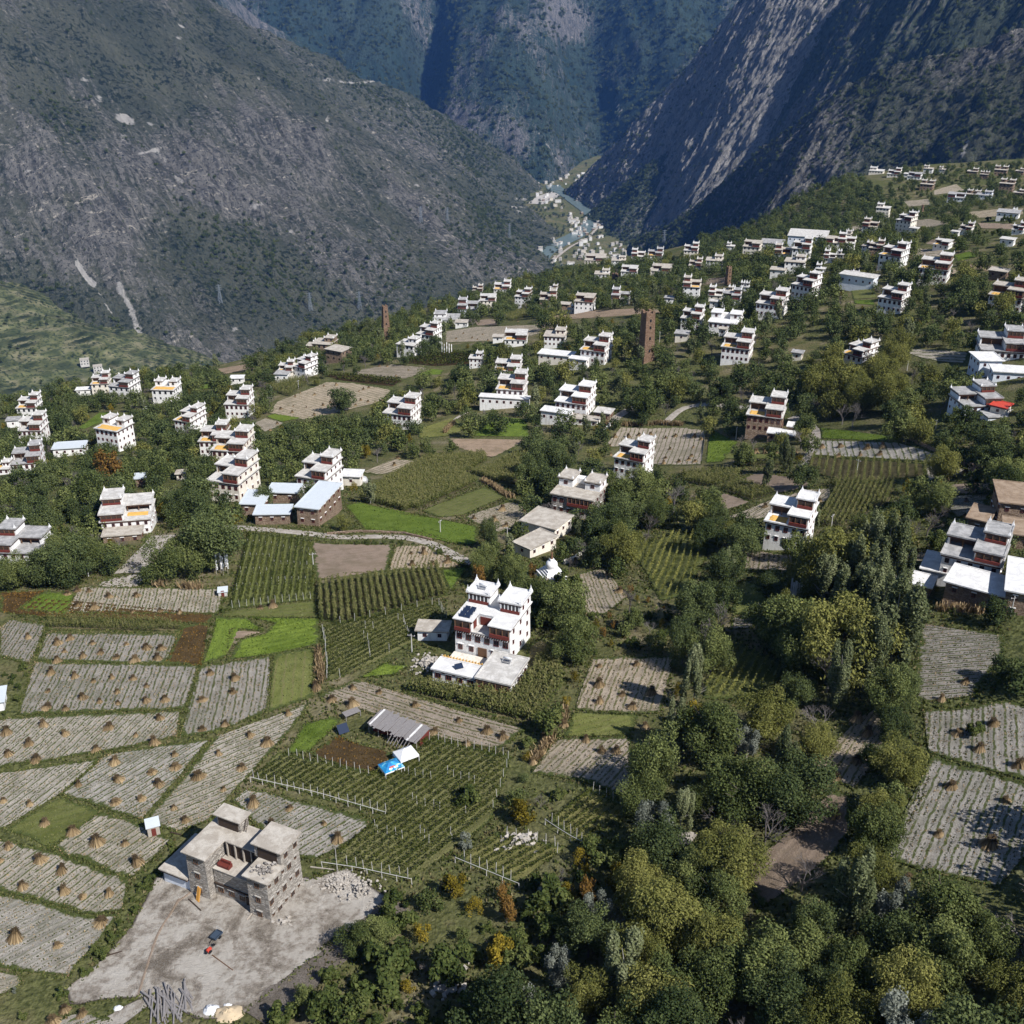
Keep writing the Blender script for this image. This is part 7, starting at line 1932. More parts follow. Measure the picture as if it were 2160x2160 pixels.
def rough_grass(n):
    az = rng.uniform(-R(28), R(28), n); r = np.sqrt(rng.uniform(70 ** 2, 330 ** 2, n)); X = r * np.sin(az); Y = r * np.cos(az); Z = ground(X, Y)
    u, v, _ = project(X, Y, Z); ok = (u > -30) & (u < 2190) & (v < 2220)
    for poly in FIELD_POLYS: ok &= ~inpoly(u, v, poly)
    ok &= fbm(X / 11, Y / 11, 33, 3) > -.28
    for q in HOUSES: ok &= np.hypot(X - q[5], Y - q[6]) > q[7] * .8
    return np.stack([X, Y, Z + .03], -1)[ok]
tuft_mass(rough_grass(60000), 'rough_grass', 'grass', .42, 2, .5)
def margin_grass():
    C = []
    for key, fd in FD.items():
        if fd['dist'] > 330: continue
        P = fd['P']; n = len(P)
        for i in range(n):
            a, b = P[i], P[(i + 1) % n]; L = np.linalg.norm(b - a); m = int(L * 4)
            if m < 2: continue
            t = rng.random(m)[:, None]; q = a + (b - a) * t + rng.normal(0, .24, (m, 2))
            C.append(np.c_[q, ground(q[:, 0], q[:, 1]) + .08])
    return np.concatenate(C)
tuft_mass(margin_grass(), 'margin_grass', 'grass', .28, 2, .5)
LEAF['dry'] = mat_leaf('dry_grass', (0.085, 0.072, 0.030), (0.17, 0.145, 0.070), (0.28, 0.245, 0.135))
tuft_mass(rough_grass(26000), 'dry_grass', 'dry', .38, 2, .6)
# ------------------------------------------------------------------ things in the yards and fields
def at_px(u, v): return Vector(hit1(u, v))
def sheet_shed():
    P = at_px(880, 1580); a, b = hit([776, 880], [1548, 1582]); xa = (b - a)[:2]; W_ = np.linalg.norm(xa); rz = math.atan2(xa[1], xa[0])
    e = empty('shed', (a + b) / 2, rz); tag(e, 'long low shed with ragged grey plank roof and dark red walls, above the vineyard', 'shed')
    D = 4.2; h = 2.1
    MB().box(-W_ / 2 + .3, W_ / 2 - .2, 1.2, D, -1, h - .15).build('wall', M['redwood'], e)
    b_ = MB()
    for i in range(6): x = -W_ / 2 + .2 + (W_ - .4) * i / 5; b_.tube((x, .15, -.5), (x, .15, h - .1), .07, .06, 5)
    b_.build('post', M['palewood'], e)['kind'] = 'stuff'
    n = 26; rr = random.Random(3)
    plank = MB().box(-.5, .5, -.5, .5, -.5, .5).build('plank', M['greywood'], link=False).data; pw = plank.copy(); pw.materials.clear(); pw.materials.append(M['roofwhite'])
    for i in range(n):
        x = -W_ / 2 + W_ * (i + .5) / n
        inst('plank', pw if rr.random() < .16 else plank, e, (x, D / 2 + rr.uniform(-.2, .2), h + .12 + rr.uniform(0, .08)), (.07 + rr.uniform(-.02, .02), 0, rr.uniform(-.03, .03)), (W_ / n * .93, D + .7 + rr.uniform(-.6, .5), .07))
    for i in range(7): inst('rafter', plank, e, (W_ * (.02 + .06 * i), -.7, h - .45), (.5, 0, 0), (.09, 2.6, .09))
    HOUSES.append((770, 895, 1515, 1585, 1585, P[0], P[1], 6))
sheet_shed()
def tent(u, v, w_, d_, h, rz, mat, lab, panel=None):
    P = at_px(u, v); e = empty('tent', P, rz); tag(e, lab, 'tent')
    b = MB(); x, y = w_ / 2, d_ / 2; t = .25
    b.add([(-x, -y, h * .62), (x, -y, h * .62), (x, y, h * .62), (-x, y, h * .62), (-x * t, 0, h), (x * t, 0, h)], [[0, 1, 5, 4], [1, 2, 5], [2, 3, 4, 5], [3, 0, 4]])
    b.build('canopy', M[mat], e)
    s = MB(); s.box(-x, x, -y, -y + .03, h * .5, h * .62); s.box(-x, x, y - .03, y, h * .2, h * .62); s.box(-x, -x + .03, -y, y, h * .35, h * .62); s.box(x - .03, x, -y, y, h * .2, h * .62)
    s.build('side_sheet', M['finial' if mat != 'tentblue' else 'finial'], e)
    p = MB()
    for sx in (-1, 1):
        for sy in (-1, 1): p.tube((sx * x * .97, sy * y * .97, -.1), (sx * x * .97, sy * y * .97, h * .62), .05, .05, 5)
    p.build('pole', M['steel'], e)['kind'] = 'stuff'
    return e
def mat_tent():
    n = NT('blue_printed_canvas', .7, .2); p = n.co('Object')
    a = n.noise(.55, 3, p, .6, 1.2)
    c = n.ramp(a, [(.30, (0.025, 0.13, 0.36)), (.46, (0.02, 0.24, 0.50)), (.54, (0.06, 0.38, 0.58)), (.62, (0.60, 0.68, 0.74))]); n.col(c); return n.m
M['tentblue'] = mat_tent()
tb = tent(826, 1627, 3.7, 3.0, 2.1, R(32), 'tentblue', 'small tent with bright blue printed roof at the vineyard edge')
for k, (px, py, pz, sx, mt) in enumerate(((-.2, -.85, 1.68, .5, 'redmetal'), (.4, -1.05, 1.58, .4, 'finial'), (-.6, -1.1, 1.56, .3, 'finial'))):
    MB().obox((px, py, pz), (sx, 0, 0), (0, .12, .062), (0, 0, .012)).build('print', M[mt], tb)
tent(857, 1606, 3.6, 3.2, 2.9, R(32), 'finial', 'white pavilion tent with small peak behind the blue tent')
def small_hut(u, v, lab, w_=1.9, h=2.1, rz=.4, wall='palewood', roof='metal'):
    e = empty('hut', at_px(u, v), rz); tag(e, lab, 'hut')
    MB().box(-w_ / 2, w_ / 2, -w_ / 2, w_ / 2, -.4, h).build('wall', M[wall], e)
    MB().box(-.35, .35, -w_ / 2 - .05, -w_ / 2 + .03, 0, 1.7).build('door', M['redwood'], e)
    MB().obox((0, 0, h + .1), (w_ * .6, 0, 0), (0, w_ * .6, .12), (0, 0, .05)).build('roof', M[roof], e)
small_hut(325, 1757, 'tiny hut with white roof and red door in the stubble above the stone house')
small_hut(471, 1255, 'small pale box hut at the corner of the bright green vineyard', 2.0, 1.4, .2, 'concrete', 'metal')
small_hut(-14, 1490, 'white roofed hut cut by the left edge beside the stubble', 4.6, 2.4, .3, 'white', 'metal')
# cart and field bench by the shed
def cart():
    e = empty('cart', at_px(742, 1512), R(35)); tag(e, 'grey wooden rack standing above the plank shed', 'rack')
    b = MB()
    for i in range(7): b.box(-1.6, 1.6, -.8 + .25 * i, -.62 + .25 * i, 1.1, 1.16)
    b.build('top', M['greywood'], e)['kind'] = 'stuff'
    p = MB()
    for sx in (-1.5, 1.5):
        for sy in (-.7, .8): p.box(sx - .06, sx + .06, sy - .06, sy + .06, -.3, 1.1)
    p.build('leg', M['greywood'], e)['kind'] = 'stuff'
    e2 = empty('solar_panel_stand', at_px(724, 1545), R(30)); tag(e2, 'tilted dark blue solar panel beside the brown crop patch', 'solar panel')
    MB().obox((0, 0, .9), (1.0, 0, 0), (0, .7, .6), (0, -.03, .03)).build('panel', M['panel'], e2)
    q = MB(); q.tube((-.7, .5, 0), (-.7, .5, 1.3), .04, .04, 4); q.tube((.7, .5, 0), (.7, .5, 1.3), .04, .04, 4); q.build('frame', M['steel'], e2)
cart()
# tractor and trailer in the yard
def wheel(e, x, y, r, w_=.14):
    o = empty('wheel', (x, y, r)); o.parent = e
    MB().lathe([(r * .55, -w_ / 2), (r * .95, -w_ / 2), (r, -w_ / 4), (r, w_ / 4), (r * .95, w_ / 2), (r * .55, w_ / 2)], 14).build('tyre', M['black'], o).rotation_euler = (R(90), 0, 0)
    MB().lathe([(.02, -w_ * .4), (r * .56, -w_ * .4), (r * .56, w_ * .4), (.02, w_ * .4)], 10).build('rim', M['steel'], o).rotation_euler = (R(90), 0, 0)
def tractor():
    e = empty('walking_tractor', at_px(442, 2008), R(62)); tag(e, 'small red walking tractor hitched to a blue trailer in the dirt yard', 'tractor')
    MB().box(-.55, .45, -.25, .25, .45, .85, .04).build('engine', M['redmetal'], e); MB().box(-.95, -.56, -.2, .2, .4, .7, .04).build('gearbox', M['black'], e)
    h = MB(); h.tube((.4, -.2, .8), (1.5, -.35, 1.05), .03, .03, 5); h.tube((.4, .2, .8), (1.5, .35, 1.05), .03, .03, 5); h.build('handlebar', M['black'], e)
    wheel(e, -.2, -.45, .38); wheel(e, -.2, .45, .38)
    MB().box(1.0, 1.4, -.25, .25, .55, .7).build('seat', M['black'], e)
    t = empty('trailer', at_px(450, 1985), R(62)); tag(t, 'blue open trailer behind the small red walking tractor', 'trailer')
    b = MB(); b.box(-.1, 2.1, -.75, .75, .55, .63); b.box(-.1, 2.1, -.75, -.69, .63, 1.0); b.box(-.1, 2.1, .69, .75, .63, 1.0); b.box(2.04, 2.1, -.68, .68, .63, 1.0); b.box(-.1, -.04, -.68, .68, .63, 1.0)
    b.build('bed', M['blue'], t); wheel(t, 1.1, -.85, .36); wheel(t, 1.1, .85, .36)
    r = MB()
    for y in (-.72, .72): r.tube((2.07, y, 1.0), (2.07, y, 1.7), .03, .03, 4)
    r.tube((2.07, -.72, 1.7), (2.07, .72, 1.7), .03, .03, 4); r.build('rail', M['steel'], t); t.scale = (.72, .72, .72); e.scale = (.8, .8, .8)
    MB().tube((-.1, 0, .58), (-1.0, 0, .5), .05, .05, 5).build('drawbar', M['black'], t)
    l = MB(); p0 = at_px(448, 2016); p1 = at_px(492, 2048); l.tube((0, 0, .12), p1 - p0 + Vector((0, 0, .12)), .10, .07, 6); o = l.build('long_pole', M['brownwood']); o.location = p0; tag(o, 'long curved wooden pole lying on the dirt before the tractor', 'pole')
tractor()
# logs, heaps, planks
rr = random.Random(21)
logm = [MB().tube((-.5, 0, 0), (.5, rr.uniform(-.02, .02), 0), .5, .42, 7).build('log', M['greywood'], link=False).data for _ in range(3)]
for i in range(34):
    t = rr.random(); u = 322 + 85 * t + rr.gauss(0, 6); v = 2128 - 22 * t + rr.gauss(0, 8)
    p = at_px(u, v); L = rr.uniform(3.0, 6.0); d = rr.uniform(.11, .19); lay = .12 + .2 * rr.random() * 2
    o = inst('log', logm[i % 3], None, (p.x, p.y, p.z + lay), (0, rr.uniform(-.05, .05), R(115) + rr.gauss(0, .28)), (L, d * 2 * .5 * 2, d * 2))
    tag(o, 'weathered grey log in the loose timber pile at the bottom of the dirt yard', 'log', 'logs in the timber pile')
def heap(u, v, rx, ry, h, mat, name, lab, cat, seed, kind=None):
    rg = np.random.default_rng(seed); n, m = 22, 8; V = [(0, 0, h)]
    for j in range(1, m + 1):
        for i in range(n):
            a = 2 * np.pi * i / n; f = j / m; k = 1 + .16 * float(perlin(math.cos(a) * 1.7 + seed, math.sin(a) * 1.7, seed))
            V.append((rx * f * k * math.cos(a), ry * f * k * math.sin(a), h * (1 - f ** 1.3) + .12 * h * rg.normal() * (f < .95) - .1 * (j == m)))
    Fc = [[0, 1 + i, 1 + (i + 1) % n] for i in range(n)] + [[1 + (j - 1) * n + i, 1 + j * n + i, 1 + j * n + (i + 1) % n, 1 + (j - 1) * n + (i + 1) % n] for j in range(1, m) for i in range(n)]
    o = mk(name, V, Fc, M[mat], smooth=True); o.location = at_px(u, v); tag(o, lab, cat, kind=kind)
M['sand'] = mat_plain('tan_sand', (0.50, 0.40, 0.27), .97, .15, 3); M['whitesheet'] = mat_plain('white_sheet', (0.72, 0.73, 0.74), .5, .15, 2)
heap(484, 2140, 2.3, 1.5, 1.0, 'sand', 'sand_heap', 'tan sand heap at the bottom edge of the dirt yard', 'sand heap', 5)
heap(446, 2132, 1.3, 1.0, .8, 'whitesheet', 'sheeted_pile', 'pile under a white plastic sheet left of the sand heap', 'sheeted pile', 8)
heap(480, 2122, .7, .45, .4, 'whitesheet', 'sheeted_pile', 'small white sack pile above the sand heap', 'sack pile', 9)
heap(250, 2128, .8, .6, .5, 'whitesheet', 'sheeted_pile', 'small white bundle at the edge of the lane by the dirt yard', 'bundle', 10)
M['whitestone'] = mat_plain('pale_stone', (0.40, 0.365, 0.32), .9, .4, 3)
def stones(u, v, rad, n, lab, mat='whitestone', seed=1, sz=(.08, .26)):
    rg = random.Random(seed); c = at_px(u, v); b = MB()
    for i in range(n):
        a = rg.uniform(0, 6.28); r = rad * abs(rg.gauss(0, .5)); s = rg.uniform(*sz); x, y = r * math.cos(a), r * math.sin(a) * .8
        z = float(ground(c.x + x, c.y + y)) - c.z + max(0, (rad - r) * .25) * rg.random()
        q = Matrix.Rotation(rg.uniform(0, 3), 3, 'Z') @ Matrix.Rotation(rg.uniform(-.5, .5), 3, 'X')
        b.obox((x, y, z + s * .3), q @ Vector((s, 0, 0)), q @ Vector((0, s * .7, 0)), q @ Vector((0, 0, s * .55)))
    o = b.build('stone_heap', M[mat]); o.location = c; tag(o, lab, 'stone heap', kind='stuff'); return o
stones(716, 1864, 3.4, 420, 'heap of pale building stones at the right corner of the stone house', seed=2, sz=(.06, .2))
stones(760, 1880, 5.0, 90, 'scattered pale stones along the vineyard fence', seed=3, sz=(.08, .22))
stones(905, 1400, 4.6, 260, 'pile of pale rubble and branches left of the large white house', seed=4, sz=(.1, .3))
stones(600, 1948, 2.0, 24, 'few stones beside the stone house corner', seed=5, sz=(.1, .25))
stones(330, 1185, 4.5, 60, 'pale stones by the track', seed=6)
stones(1895, 1290, 3.0, 50, 'stones beside the lean-to', seed=7)
stones(1100, 1775, 3.2, 60, 'pale rocks in the scrub', seed=8, sz=(.15, .45)); stones(950, 2080, 4.0, 50, 'pale rocks in the scrub', seed=9, sz=(.15, .5)); stones(1165, 1880, 3.0, 40, 'pale rocks in the scrub', seed=10, sz=(.15, .4))
for (u0, v0, u1, v1, lab) in ((335, 1868, 352, 1838, 'pale plank sloping down beside the lean-to of the stone house'), (216, 2020, 258, 2008, 'dark thin pole lying at the left of the dirt yard'), (520, 1942, 532, 1928, 'short pale plank ramp by the right front tower of the stone house'),
                              (398, 1898, 424, 1922, 'dark timber lying in front of the stone house'), (360, 1757, 384, 1762, 'timber lying behind the stone house'), (655, 1830, 706, 1836, 'white pole lying at the right of the stone house')):
    p0, p1 = at_px(u0, v0), at_px(u1, v1); o = MB().tube((0, 0, .15), p1 - p0 + Vector((0, 0, .15)), .12, .10, 5).build('timber', M['palewood' if 'pale' in lab or 'white' in lab else 'wood']); o.location = p0; tag(o, lab, 'timber')
strip(z_([(1015, 1225), (960, 1320), (900, 1400), (860, 1520), (820, 1640), (780, 1780)], 0, 1440), .55, 'soil', 'trench', lift=.145, seg=1.0, wob=.25)
strip(z_([(1120, 1160), (1010, 1240)], 0, 1440), .5, 'soil', 'trench', lift=.15, seg=1.0)
# poles
def pole(u, v, hp, lab, arms=1):
    p = at_px(u, v); zc = p.y * cP - (p.z - CAMZ) * sP; h = hp * zc / F / math.cos(math.atan2(CAMZ - p.z, p.y))
    e = empty('utility_pole', p, rnd.uniform(0, 3)); tag(e, lab, 'utility pole', 'utility poles')
    MB().tube((0, 0, -.5), (0, 0, h), .14, .09, 7).build('pole', M['concrete'], e)
    for i in range(arms):
        MB().box(-.8, .8, -.06, .06, h - .5 - .6 * i, h - .4 - .6 * i).build('crossarm', M['greywood'], e)
        b = MB()
        for x in (-.7, 0.25, .7): b.tube((x, 0, h - .4 - .6 * i), (x, 0, h - .2 - .6 * i), .05, .05, 5)
        b.build('insulator', M['finial'], e)['kind'] = 'stuff'
for (u, v, hp, lab) in ((929, 1123, 26, 'pale utility pole in the bright green field by the road bend'), (869, 1376, 38, 'utility pole left of the large white house'), (187, 1216, 30, 'utility pole beside the bushes at left'), (661, 1192, 26, 'utility pole at the corner of the bare soil field'),
    (1753, 1115, 30, 'utility pole at the right edge of the corn patch'), (1807, 997, 28, 'utility pole standing in the corn rows'), (1552, 928, 27, 'utility pole by the garden of the grey stone and white house'), (2120, 917, 28, 'utility pole below the bluish white house'), (1973, 906, 20, 'utility pole by the bank right of the green strip'),
    (1304, 1037, 30, 'utility pole between the two middle houses'), (2131, 1300, 42, 'utility pole in front of the white roofed barn'), (1070, 1150, 38, 'utility pole by the arcade left of the stupa'), (573, 838, 24, 'utility pole at the dark field near the bench edge'), (630, 820, 18, 'utility pole behind the stook field'), (305, 862, 18, 'utility pole near the white car at left'),
    (1913, 782, 22, 'utility pole in trees below the striped field'), (1391, 722, 22, 'utility pole right of the tall watchtower'), (1100, 603, 18, 'utility pole on the rim')):
    pole(u, v, hp, lab)
# prayer flags
def flags(pts, lab, h):
    for (u, v) in pts:
        e = empty('prayer_flag', at_px(u, v), rnd.uniform(-.5, .5)); tag(e, lab, 'prayer flag', lab.split(' ', 1)[1])
        hh = h * rnd.uniform(.8, 1.1)
        MB().tube((0, 0, -.3), (0, 0, hh), .05, .03, 5).build('pole', M['palewood'], e)
        n = 8; V = []; 
        for i in range(n + 1): z = hh * .98 - hh * .75 * i / n; V += [(.04, .05 * math.sin(i), z), (.42 + .05 * math.sin(i * 2), .10 * math.sin(i * 1.7), z)]
        mk('banner', V, [[2 * i, 2 * i + 1, 2 * i + 3, 2 * i + 2] for i in range(n)], M['finial'], e)
flags([(448 + 3.2 * i + (i % 3), 1204 + 3 * (i % 4)) for i in range(11)], 'tall white prayer flag in the cluster under the dark trees at left', 6.0)
flags([(1664 + 4.2 * i, 1266 + (i % 3)) for i in range(7)], 'white prayer flag in the row behind the round tree right of centre', 5.5)
flags([(1580, 1163), (1584, 1170)], 'white prayer flag beside the dotted garden plot', 6)
flags([(932 + 5 * i, 748 + (i % 2) * 2) for i in range(5)], 'white prayer flag beside the dark far vineyard', 7)
# dishes
def dish(u, v, r, lab, h=1.0):
    e = empty('satellite_dish', at_px(u, v), rnd.uniform(.2, .9)); tag(e, lab, 'satellite dish')
    d = MB().lathe([(r * k / 6, .28 * r * (k / 6) ** 2) for k in range(1, 7)], 18).build('dish', M['finial'], e, True); d.rotation_euler = (R(50), 0, 0); d.location = (0, 0, h)
    MB().tube((0, .1, -.3), (0, .1, h), .06, .05, 6).build('mast', M['steel'], e)
for (u, v, r, lab) in ((1253, 996, 1.3, 'white dish behind the terrace of the house with orange doorway'), (1242, 1011, 1.2, 'white dish beside blue barrels left of the house with orange doorway'), (1217, 936, 1.4, 'white dish in trees above the tan stook field'), (768, 1019, 1.4, 'white dish right of the stepped white house'),
    (1919, 1288, 1.3, 'white solar dish before the lean-to at right')):
    dish(u, v, r, lab)
# cars
def car(u, v, rz, mat, lab):
    e = empty('car', at_px(u, v) + Vector((0, 0, .15)), rz); tag(e, lab, 'car')
    pr = [(-2.1, .35), (-2.1, .75), (-1.9, .9), (-1.2, .98), (-.6, 1.48), (1.0, 1.52), (1.75, 1.0), (2.1, .92), (2.15, .35)]
    V = [(x, -.82, z) for x, z in pr] + [(x, .82, z) for x, z in pr]; V = [(x, y * (.82 if z > 1.3 else 1), z) for x, y, z in V]; n = len(pr)
    mk('body', V, [[i, (i + 1) % n, n + (i + 1) % n, n + i] for i in range(n)] + [list(range(n))[::-1], [n + i for i in range(n)]], M[mat], e)
    g = MB()
    for s in (-1, 1): g.add([(-1.0, s * .825, 1.02), (1.45, s * .825, 1.02), (.95, s * .72, 1.42), (-.55, s * .72, 1.42)], [[0, 1, 2, 3]])
    g.add([(-1.2, -.7, 1.02), (-1.2, .7, 1.02), (-.64, .6, 1.46), (-.64, -.6, 1.46)], [[0, 1, 2, 3]]); g.build('window', M['glass'], e)
    for x in (-1.35, 1.35):
        for y in (-.8, .8): wheel(e, x, y, .34, .2)
    for y in (-.6, .6): MB().box(-2.16, -2.08, y - .16, y + .16, .62, .78).build('headlight', M['steel'], e)
car(310, 864, .3, 'finial', 'white car parked between trees below the two towered house at left'); car(353, 912, .2, 'finial', 'white car parked under trees left of the orange terraced house')
# low stone walls along lanes
def stone_wall(pts, lab, h=1.1, t=.5, mat='brownstone'):
    P = hit([p[0] for p in pts], [p[1] for p in pts]); c = Vector(P[0]); b = MB()
    for a, d in zip(P[:-1], P[1:]):
        a, d = Vector(a) - c, Vector(d) - c; L = d - a; n = max(1, int(L.length / 2.5)); ax = L / n; nr = Vector((-L.y, L.x, 0)).normalized() * t / 2
        for i in range(n):
            q = a + ax * (i + .5); z = float(ground(q.x + c.x, q.y + c.y)) - c.z; hh = h * rnd.uniform(.88, 1.1)
            b.obox((q.x, q.y, z + hh / 2 - .3), (ax.x * .51, ax.y * .51, ax.z * .5), nr, (0, 0, hh / 2 + .3))
    o = b.build('stone_wall', M[mat]); o.location = c; tag(o, lab, 'wall')
stone_wall([(2070, 925), (2110, 940), (2160, 965), (2175, 985)], 'dry stone wall on the bank below the bluish white house', 2.2)
stone_wall([(1235, 1130), (1260, 1145), (1215, 1180), (1190, 1190)], 'cream garden wall running down from the walled court', 1.2, .4, 'cream')
stone_wall([(1270, 915), (1285, 900), (1295, 890)], 'white wall beside the lane to the large white annexes', 1.3, .4, 'white')
stone_wall([(1913, 925), (1960, 948), (2040, 980), (2060, 990)], 'earth and stone bank wall above the grey stubble at right', 1.0)
stone_wall([(690, 1128), (760, 1122), (850, 1126), (910, 1140)], 'low dry wall along the upper side of the road', .6, .5)
stone_wall([(1700, 930), (1712, 900), (1706, 880)], 'retaining wall of the curved track by the grey stone and white house', 1.4)

# ------------------------------------------------------------------ valley: river, town, pylons
def on_plane(u, v, z):
    dx, dy, dz = ray(u, v); t = (z - CAMZ) / dz; return np.stack([dx * t, dy * t, z + 0 * t], -1)
def mat_river():
    n = NT('milky_river', .25, .5); p = n.geo(); f = n.noise(.02, 4, p); n.col(n.mix(f, (0.095, 0.135, 0.130), (0.17, 0.215, 0.205))); return n.m
M['river'] = mat_river()
def ribbon(c, wd, z, name, mat):
    P = on_plane(np.array([q[0] for q in c], float), np.array([q[1] for q in c], float), z)
    s = np.linspace(0, len(c) - 1, 60); C = np.stack([np.interp(s, range(len(c)), P[:, k]) for k in range(2)], -1)
    for _ in range(4): C[1:-1] = (C[:-2] + 2 * C[1:-1] + C[2:]) / 4
    T = np.gradient(C, axis=0); T /= np.linalg.norm(T, axis=1)[:, None]; N = np.stack([-T[:, 1], T[:, 0]], -1)
    w_ = np.interp(s, range(len(c)), wd)[:, None] / 2; A = C + N * w_; B = C - N * w_
    V = np.concatenate([np.c_[A, np.full(60, z)], np.c_[B, np.full(60, z)]])
    tag(mk(name, V, [[i, i + 1, 61 + i, 60 + i] for i in range(59)], mat), kind='structure'); return C
ribbon([(1085, 600), (1112, 572), (1128, 552), (1145, 530), (1180, 512), (1215, 497), (1238, 480), (1252, 462), (1245, 448), (1222, 432), (1205, 418), (1190, 406), (1172, 400), (1166, 390)], [75, 75, 75, 72, 66, 60, 55, 50, 50, 50, 55, 60, 70, 60], VALLEY + 2.0, 'river', M['river'])
ribbon([(1150, 585), (1165, 550), (1200, 522), (1242, 500), (1262, 478), (1275, 455), (1250, 435), (1215, 420)], [9] * 8, VALLEY + 2.4, 'valley_road', M['road'])
M['gravel'] = mat_plain('pale_gravel_bank', (0.42, 0.39, 0.35), .95, .2, .02)
ribbon([(1128, 430), (1155, 415), (1180, 404)], [60, 80, 50], VALLEY + 1.2, 'gravel_bank', M['gravel'])
town = []
def town_box(w_, d_, h, mat, hip):
    key = (round(w_), round(d_), round(h), mat, hip)
    b = MB().box(-w_ / 2, w_ / 2, -d_ / 2, d_ / 2, -3, h)
    wm = b.build('wall', M[mat], link=False).data
    r = MB()
    if hip: r.add([(-w_ * .55, -d_ * .55, h + .02), (w_ * .55, -d_ * .55, h + .02), (w_ * .55, d_ * .55, h + .02), (-w_ * .55, d_ * .55, h + .02), (-w_ * .3, 0, h + 3), (w_ * .3, 0, h + 3)], [[0, 1, 5, 4], [1, 2, 5], [2, 3, 4, 5], [3, 0, 4]])
    else: r.box(-w_ * .53, w_ * .53, -d_ * .53, d_ * .53, h + .02, h + .8)
    rm = r.build('roof', M['roofgrey' if hip else 'rooftan'], link=False).data
    g = MB()
    nfl = max(1, int(h / 3.2))
    for k in range(nfl):
        for i in range(max(2, int(w_ / 4))): x = -w_ / 2 + w_ * (i + .5) / max(2, int(w_ / 4)); g.box(x - .8, x + .8, -d_ / 2 - .12, -d_ / 2 + .1, h * (k + .3) / nfl, h * (k + .75) / nfl)
    gm = g.build('windows', M['glass'], link=False).data
    return wm, rm, gm
TB = [town_box(*a) for a in ((14, 11, 9, 'roof', False), (22, 12, 12, 'cream', False), (18, 12, 15, 'roof', False), (12, 10, 7, 'white', True), (30, 13, 12, 'white', False), (16, 12, 18, 'white', False), (13, 12, 8, 'brownstone', False))]  # grey walls instead of white put distance haze into the colour
TOWN = [('town strip by the river bend', [(1195,455),(1270,445),(1275,480),(1225,505),(1205,490)], 46, 17), ('riverside hamlet low in the valley', [(1170,520),(1270,500),(1330,525),(1300,560),(1160,560)], 46, 20), ('left bank hamlet', [(1100,505),(1165,500),(1190,515),(1120,545)], 14, 24),
        ('upper town at the valley head', [(1115,362),(1230,364),(1225,385),(1150,400),(1125,395)], 36, 24), ('hillside houses over the town', [(1120,400),(1170,415),(1190,440),(1150,440)], 12, 30), ('right bank houses', [(1280,470),(1345,480),(1330,510),(1290,500)], 8, 26)]
used = []
rt = random.Random(77)
for (wh, poly, n, sp) in TOWN:
    k = 0; xs = [p[0] for p in poly]; ys = [p[1] for p in poly]
    for _ in range(n * 40):
        if k >= n: break
        u, v = rt.uniform(min(xs), max(xs)), rt.uniform(min(ys), max(ys))
        if not inpoly(np.array([u]), np.array([v]), poly)[0]: continue
        p = on_plane(np.array(u), np.array(v), VALLEY + 1.0)
        if any(math.hypot(p[0] - q[0], p[1] - q[1]) < sp for q in used): continue
        used.append(p); k += 1
        wm, rm, gm = TB[rt.randrange(len(TB))]; s = rt.uniform(.5, .8)
        e = empty('town_house', p, rt.choice([.1, .3, .5, 1.2]) + rt.uniform(-.1, .1)); e.scale = (s, s, s)
        inst('wall', wm, e); inst('roof', rm, e); inst('window_rows', gm, e)['kind'] = 'stuff'
        tag(e, 'tiny pale building in the ' + wh, 'house', 'buildings of the ' + wh)
# the pair of houses far down on the terraced slope
for (u, v, lab) in ((180, 772, 'white house far down on the terraced slope, left of its neighbour'), (208, 786, 'white house with brown front far down on the terraced slope, right of its neighbour')):
    ts = np.linspace(1200, 3500, 400); dx, dy, dz = ray(u, v); 
    X, Y, Zr = dx * ts, dy * ts, CAMZ + dz * ts
    A = -(.63 * (X + 233 * S) + .78 * (Y - 2230 * S)); Dd = -.78 * (X + 233 * S) + .63 * (Y - 2230 * S)
    zt = VALLEY + np.maximum(0, .225 * (Dd + 300)) * sstep(420, 900, A); i = np.argmax(Zr < zt) or 200
    e = empty('house', (X[i], Y[i], zt[i] + 3), .35); wm, rm, gm = TB[0]
    e.scale = (1.2, 1.2, 1.2); inst('wall', wm, e); inst('roof', rm, e); inst('window_rows', gm, e)['kind'] = 'stuff'; tag(e, lab, 'house')
M['pylon'] = mat_plain('grey_lattice_steel', (0.20, 0.23, 0.26), .6, .1, 1)
def pylon_mesh():
    b = MB(); h = 1.0
    for sx in (-1, 1):
        for sy in (-1, 1): b.tube((sx * .12, sy * .12, 0), (sx * .02, sy * .02, h), .012, .007, 4)
    for k in range(6):
        z0, z1 = k / 6, (k + 1) / 6; a, c = .12 - .10 * z0, .12 - .10 * z1
        for s in (-1, 1): b.tube((-a, s * a, z0), (c, s * c, z1), .006, .006, 3); b.tube((a, s * a, z0), (-c, s * c, z1), .006, .006, 3); b.tube((s * a, -a, z0), (s * c, c, z1), .006, .006, 3)
    for z in (.72, .84, .95): b.tube((-.20, 0, z), (.20, 0, z), .008, .008, 4)
    return b.build('pylon', M['pylon'], link=False).data
PYL = pylon_mesh()
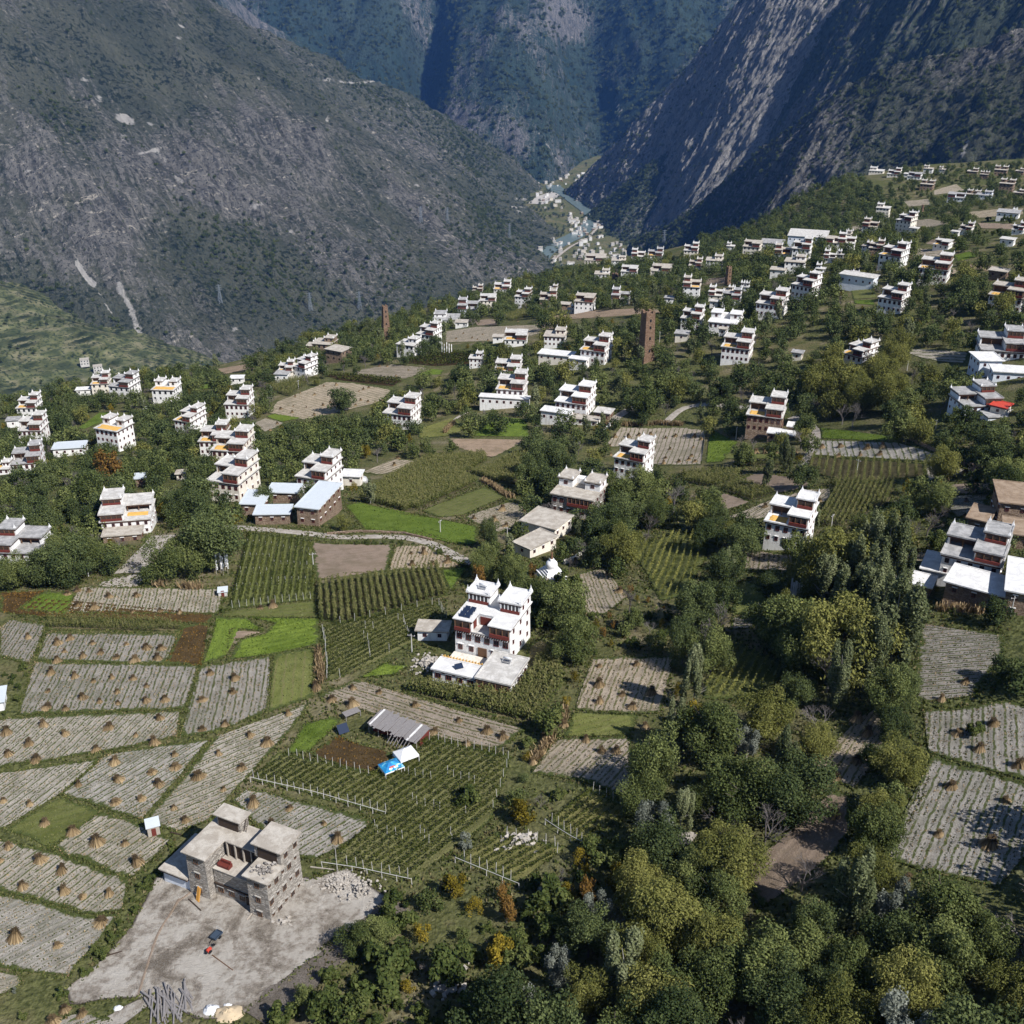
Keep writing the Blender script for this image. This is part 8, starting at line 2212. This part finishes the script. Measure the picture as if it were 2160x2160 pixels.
for key, L in (('left_mountain', [(466, 640), (657, 655), (888, 470), (943, 472), (1074, 500), (757, 650)]), ('stony_mountain', [(1340, 560), (1400, 520)])):
    V, q, u, v, _ = MTN[key]; j0 = 24
    for (pu, pv) in L:
        d = (u[:, j0:] - pu) ** 2 + (v[:, j0:] - pv) ** 2; i, j = np.unravel_index(d.argmin(), d.shape); p = V[i, j + j0]
        o = inst('pylon', PYL, None, (p[0], p[1], p[2] - 1), (0, 0, .6), (34, 34, 44)); tag(o, 'lattice power pylon on the lower mountain slope across the valley', 'pylon', 'power pylons across the valley')
# trees of the valley floor
vp = []
for _ in range(9000):
    u, v = rng.uniform(-30, 1400), rng.uniform(345, 720)
    p = on_plane(np.array(u), np.array(v), VALLEY)
    if perlin(p[0] / 160, p[1] / 160, 51) < -.12: continue
    if any(inpoly(np.array([u]), np.array([v]), t[1])[0] for t in TOWN) and rng.random() < .75: continue
    rv = np.array([(1085, 600), (1112, 572), (1128, 552), (1145, 530), (1180, 512), (1215, 497), (1238, 480), (1252, 462), (1245, 448), (1222, 432), (1205, 418), (1190, 406), (1172, 400), (1166, 390)], float)
    if np.exp(0) and pline(np.array(u), np.array(v), [tuple(q) for q in rv], 1.0) > 1e-60 and abs(np.interp(v, rv[::-1, 1], rv[::-1, 0]) - u) < 14: continue
    h = rng.uniform(6, 13); k = 'dark' if rng.random() < .8 else 'round'
    vp.append((p[0], p[1], VALLEY, fix[(k, 0)], rng.uniform(0, 6), (h * 1.15, h * 1.15, h)))
gn_mass('valley_trees', vp, fob)
# ------------------------------------------------------------------ labels: tell look-alikes apart by where they stand
ORD = ['leftmost', 'second from left', 'third from left', 'fourth from left', 'fifth from left', 'sixth from left', 'seventh from left', 'eighth from left', 'ninth from left']
bpy.context.view_layer.update()
def _px(o):
    q = o.matrix_world.translation; u, v, _ = project(q.x, q.y, q.z); return float(u), float(v)
def _sets():
    d = {}
    for o in COL.objects:
        if o.parent is None and o.get('label') and o.get('category'): d.setdefault(o['label'], []).append(o)
    return {k: v for k, v in d.items() if len(v) > 1}
def _add(o, tail):
    w = o['label'].split(); t = tail.split()
    o['label'] = ' '.join(w[:16 - len(t)]) + ', ' + tail if len(w) + len(t) <= 16 else ' '.join(w[:16 - len(t)]) + ', ' + tail
for lab, L in _sets().items():
    if len(L) < 5: continue
    P = [_px(o) for o in L]; us = sorted(p[0] for p in P); vs = sorted(p[1] for p in P); n = len(L)
    for o, (u, v) in zip(L, P):
        a = 'left' if u <= us[n // 3] else ('right' if u >= us[2 * n // 3] else 'middle'); b = 'upper' if v <= vs[n // 3] else ('lower' if v >= vs[2 * n // 3] else 'centre')
        _add(o, f'{b} {a} part' if not (a == 'middle' and b == 'centre') else 'central part')
for lab, L in _sets().items():
    L.sort(key=lambda o: _px(o)[0])
    if len(L) <= 3:
        for o, t in zip(L, (['left one', 'right one'] if len(L) == 2 else ['left one', 'middle one', 'right one'])): _add(o, t)
    elif len(L) <= 9:
        for o, t in zip(L, ORD): _add(o, t)
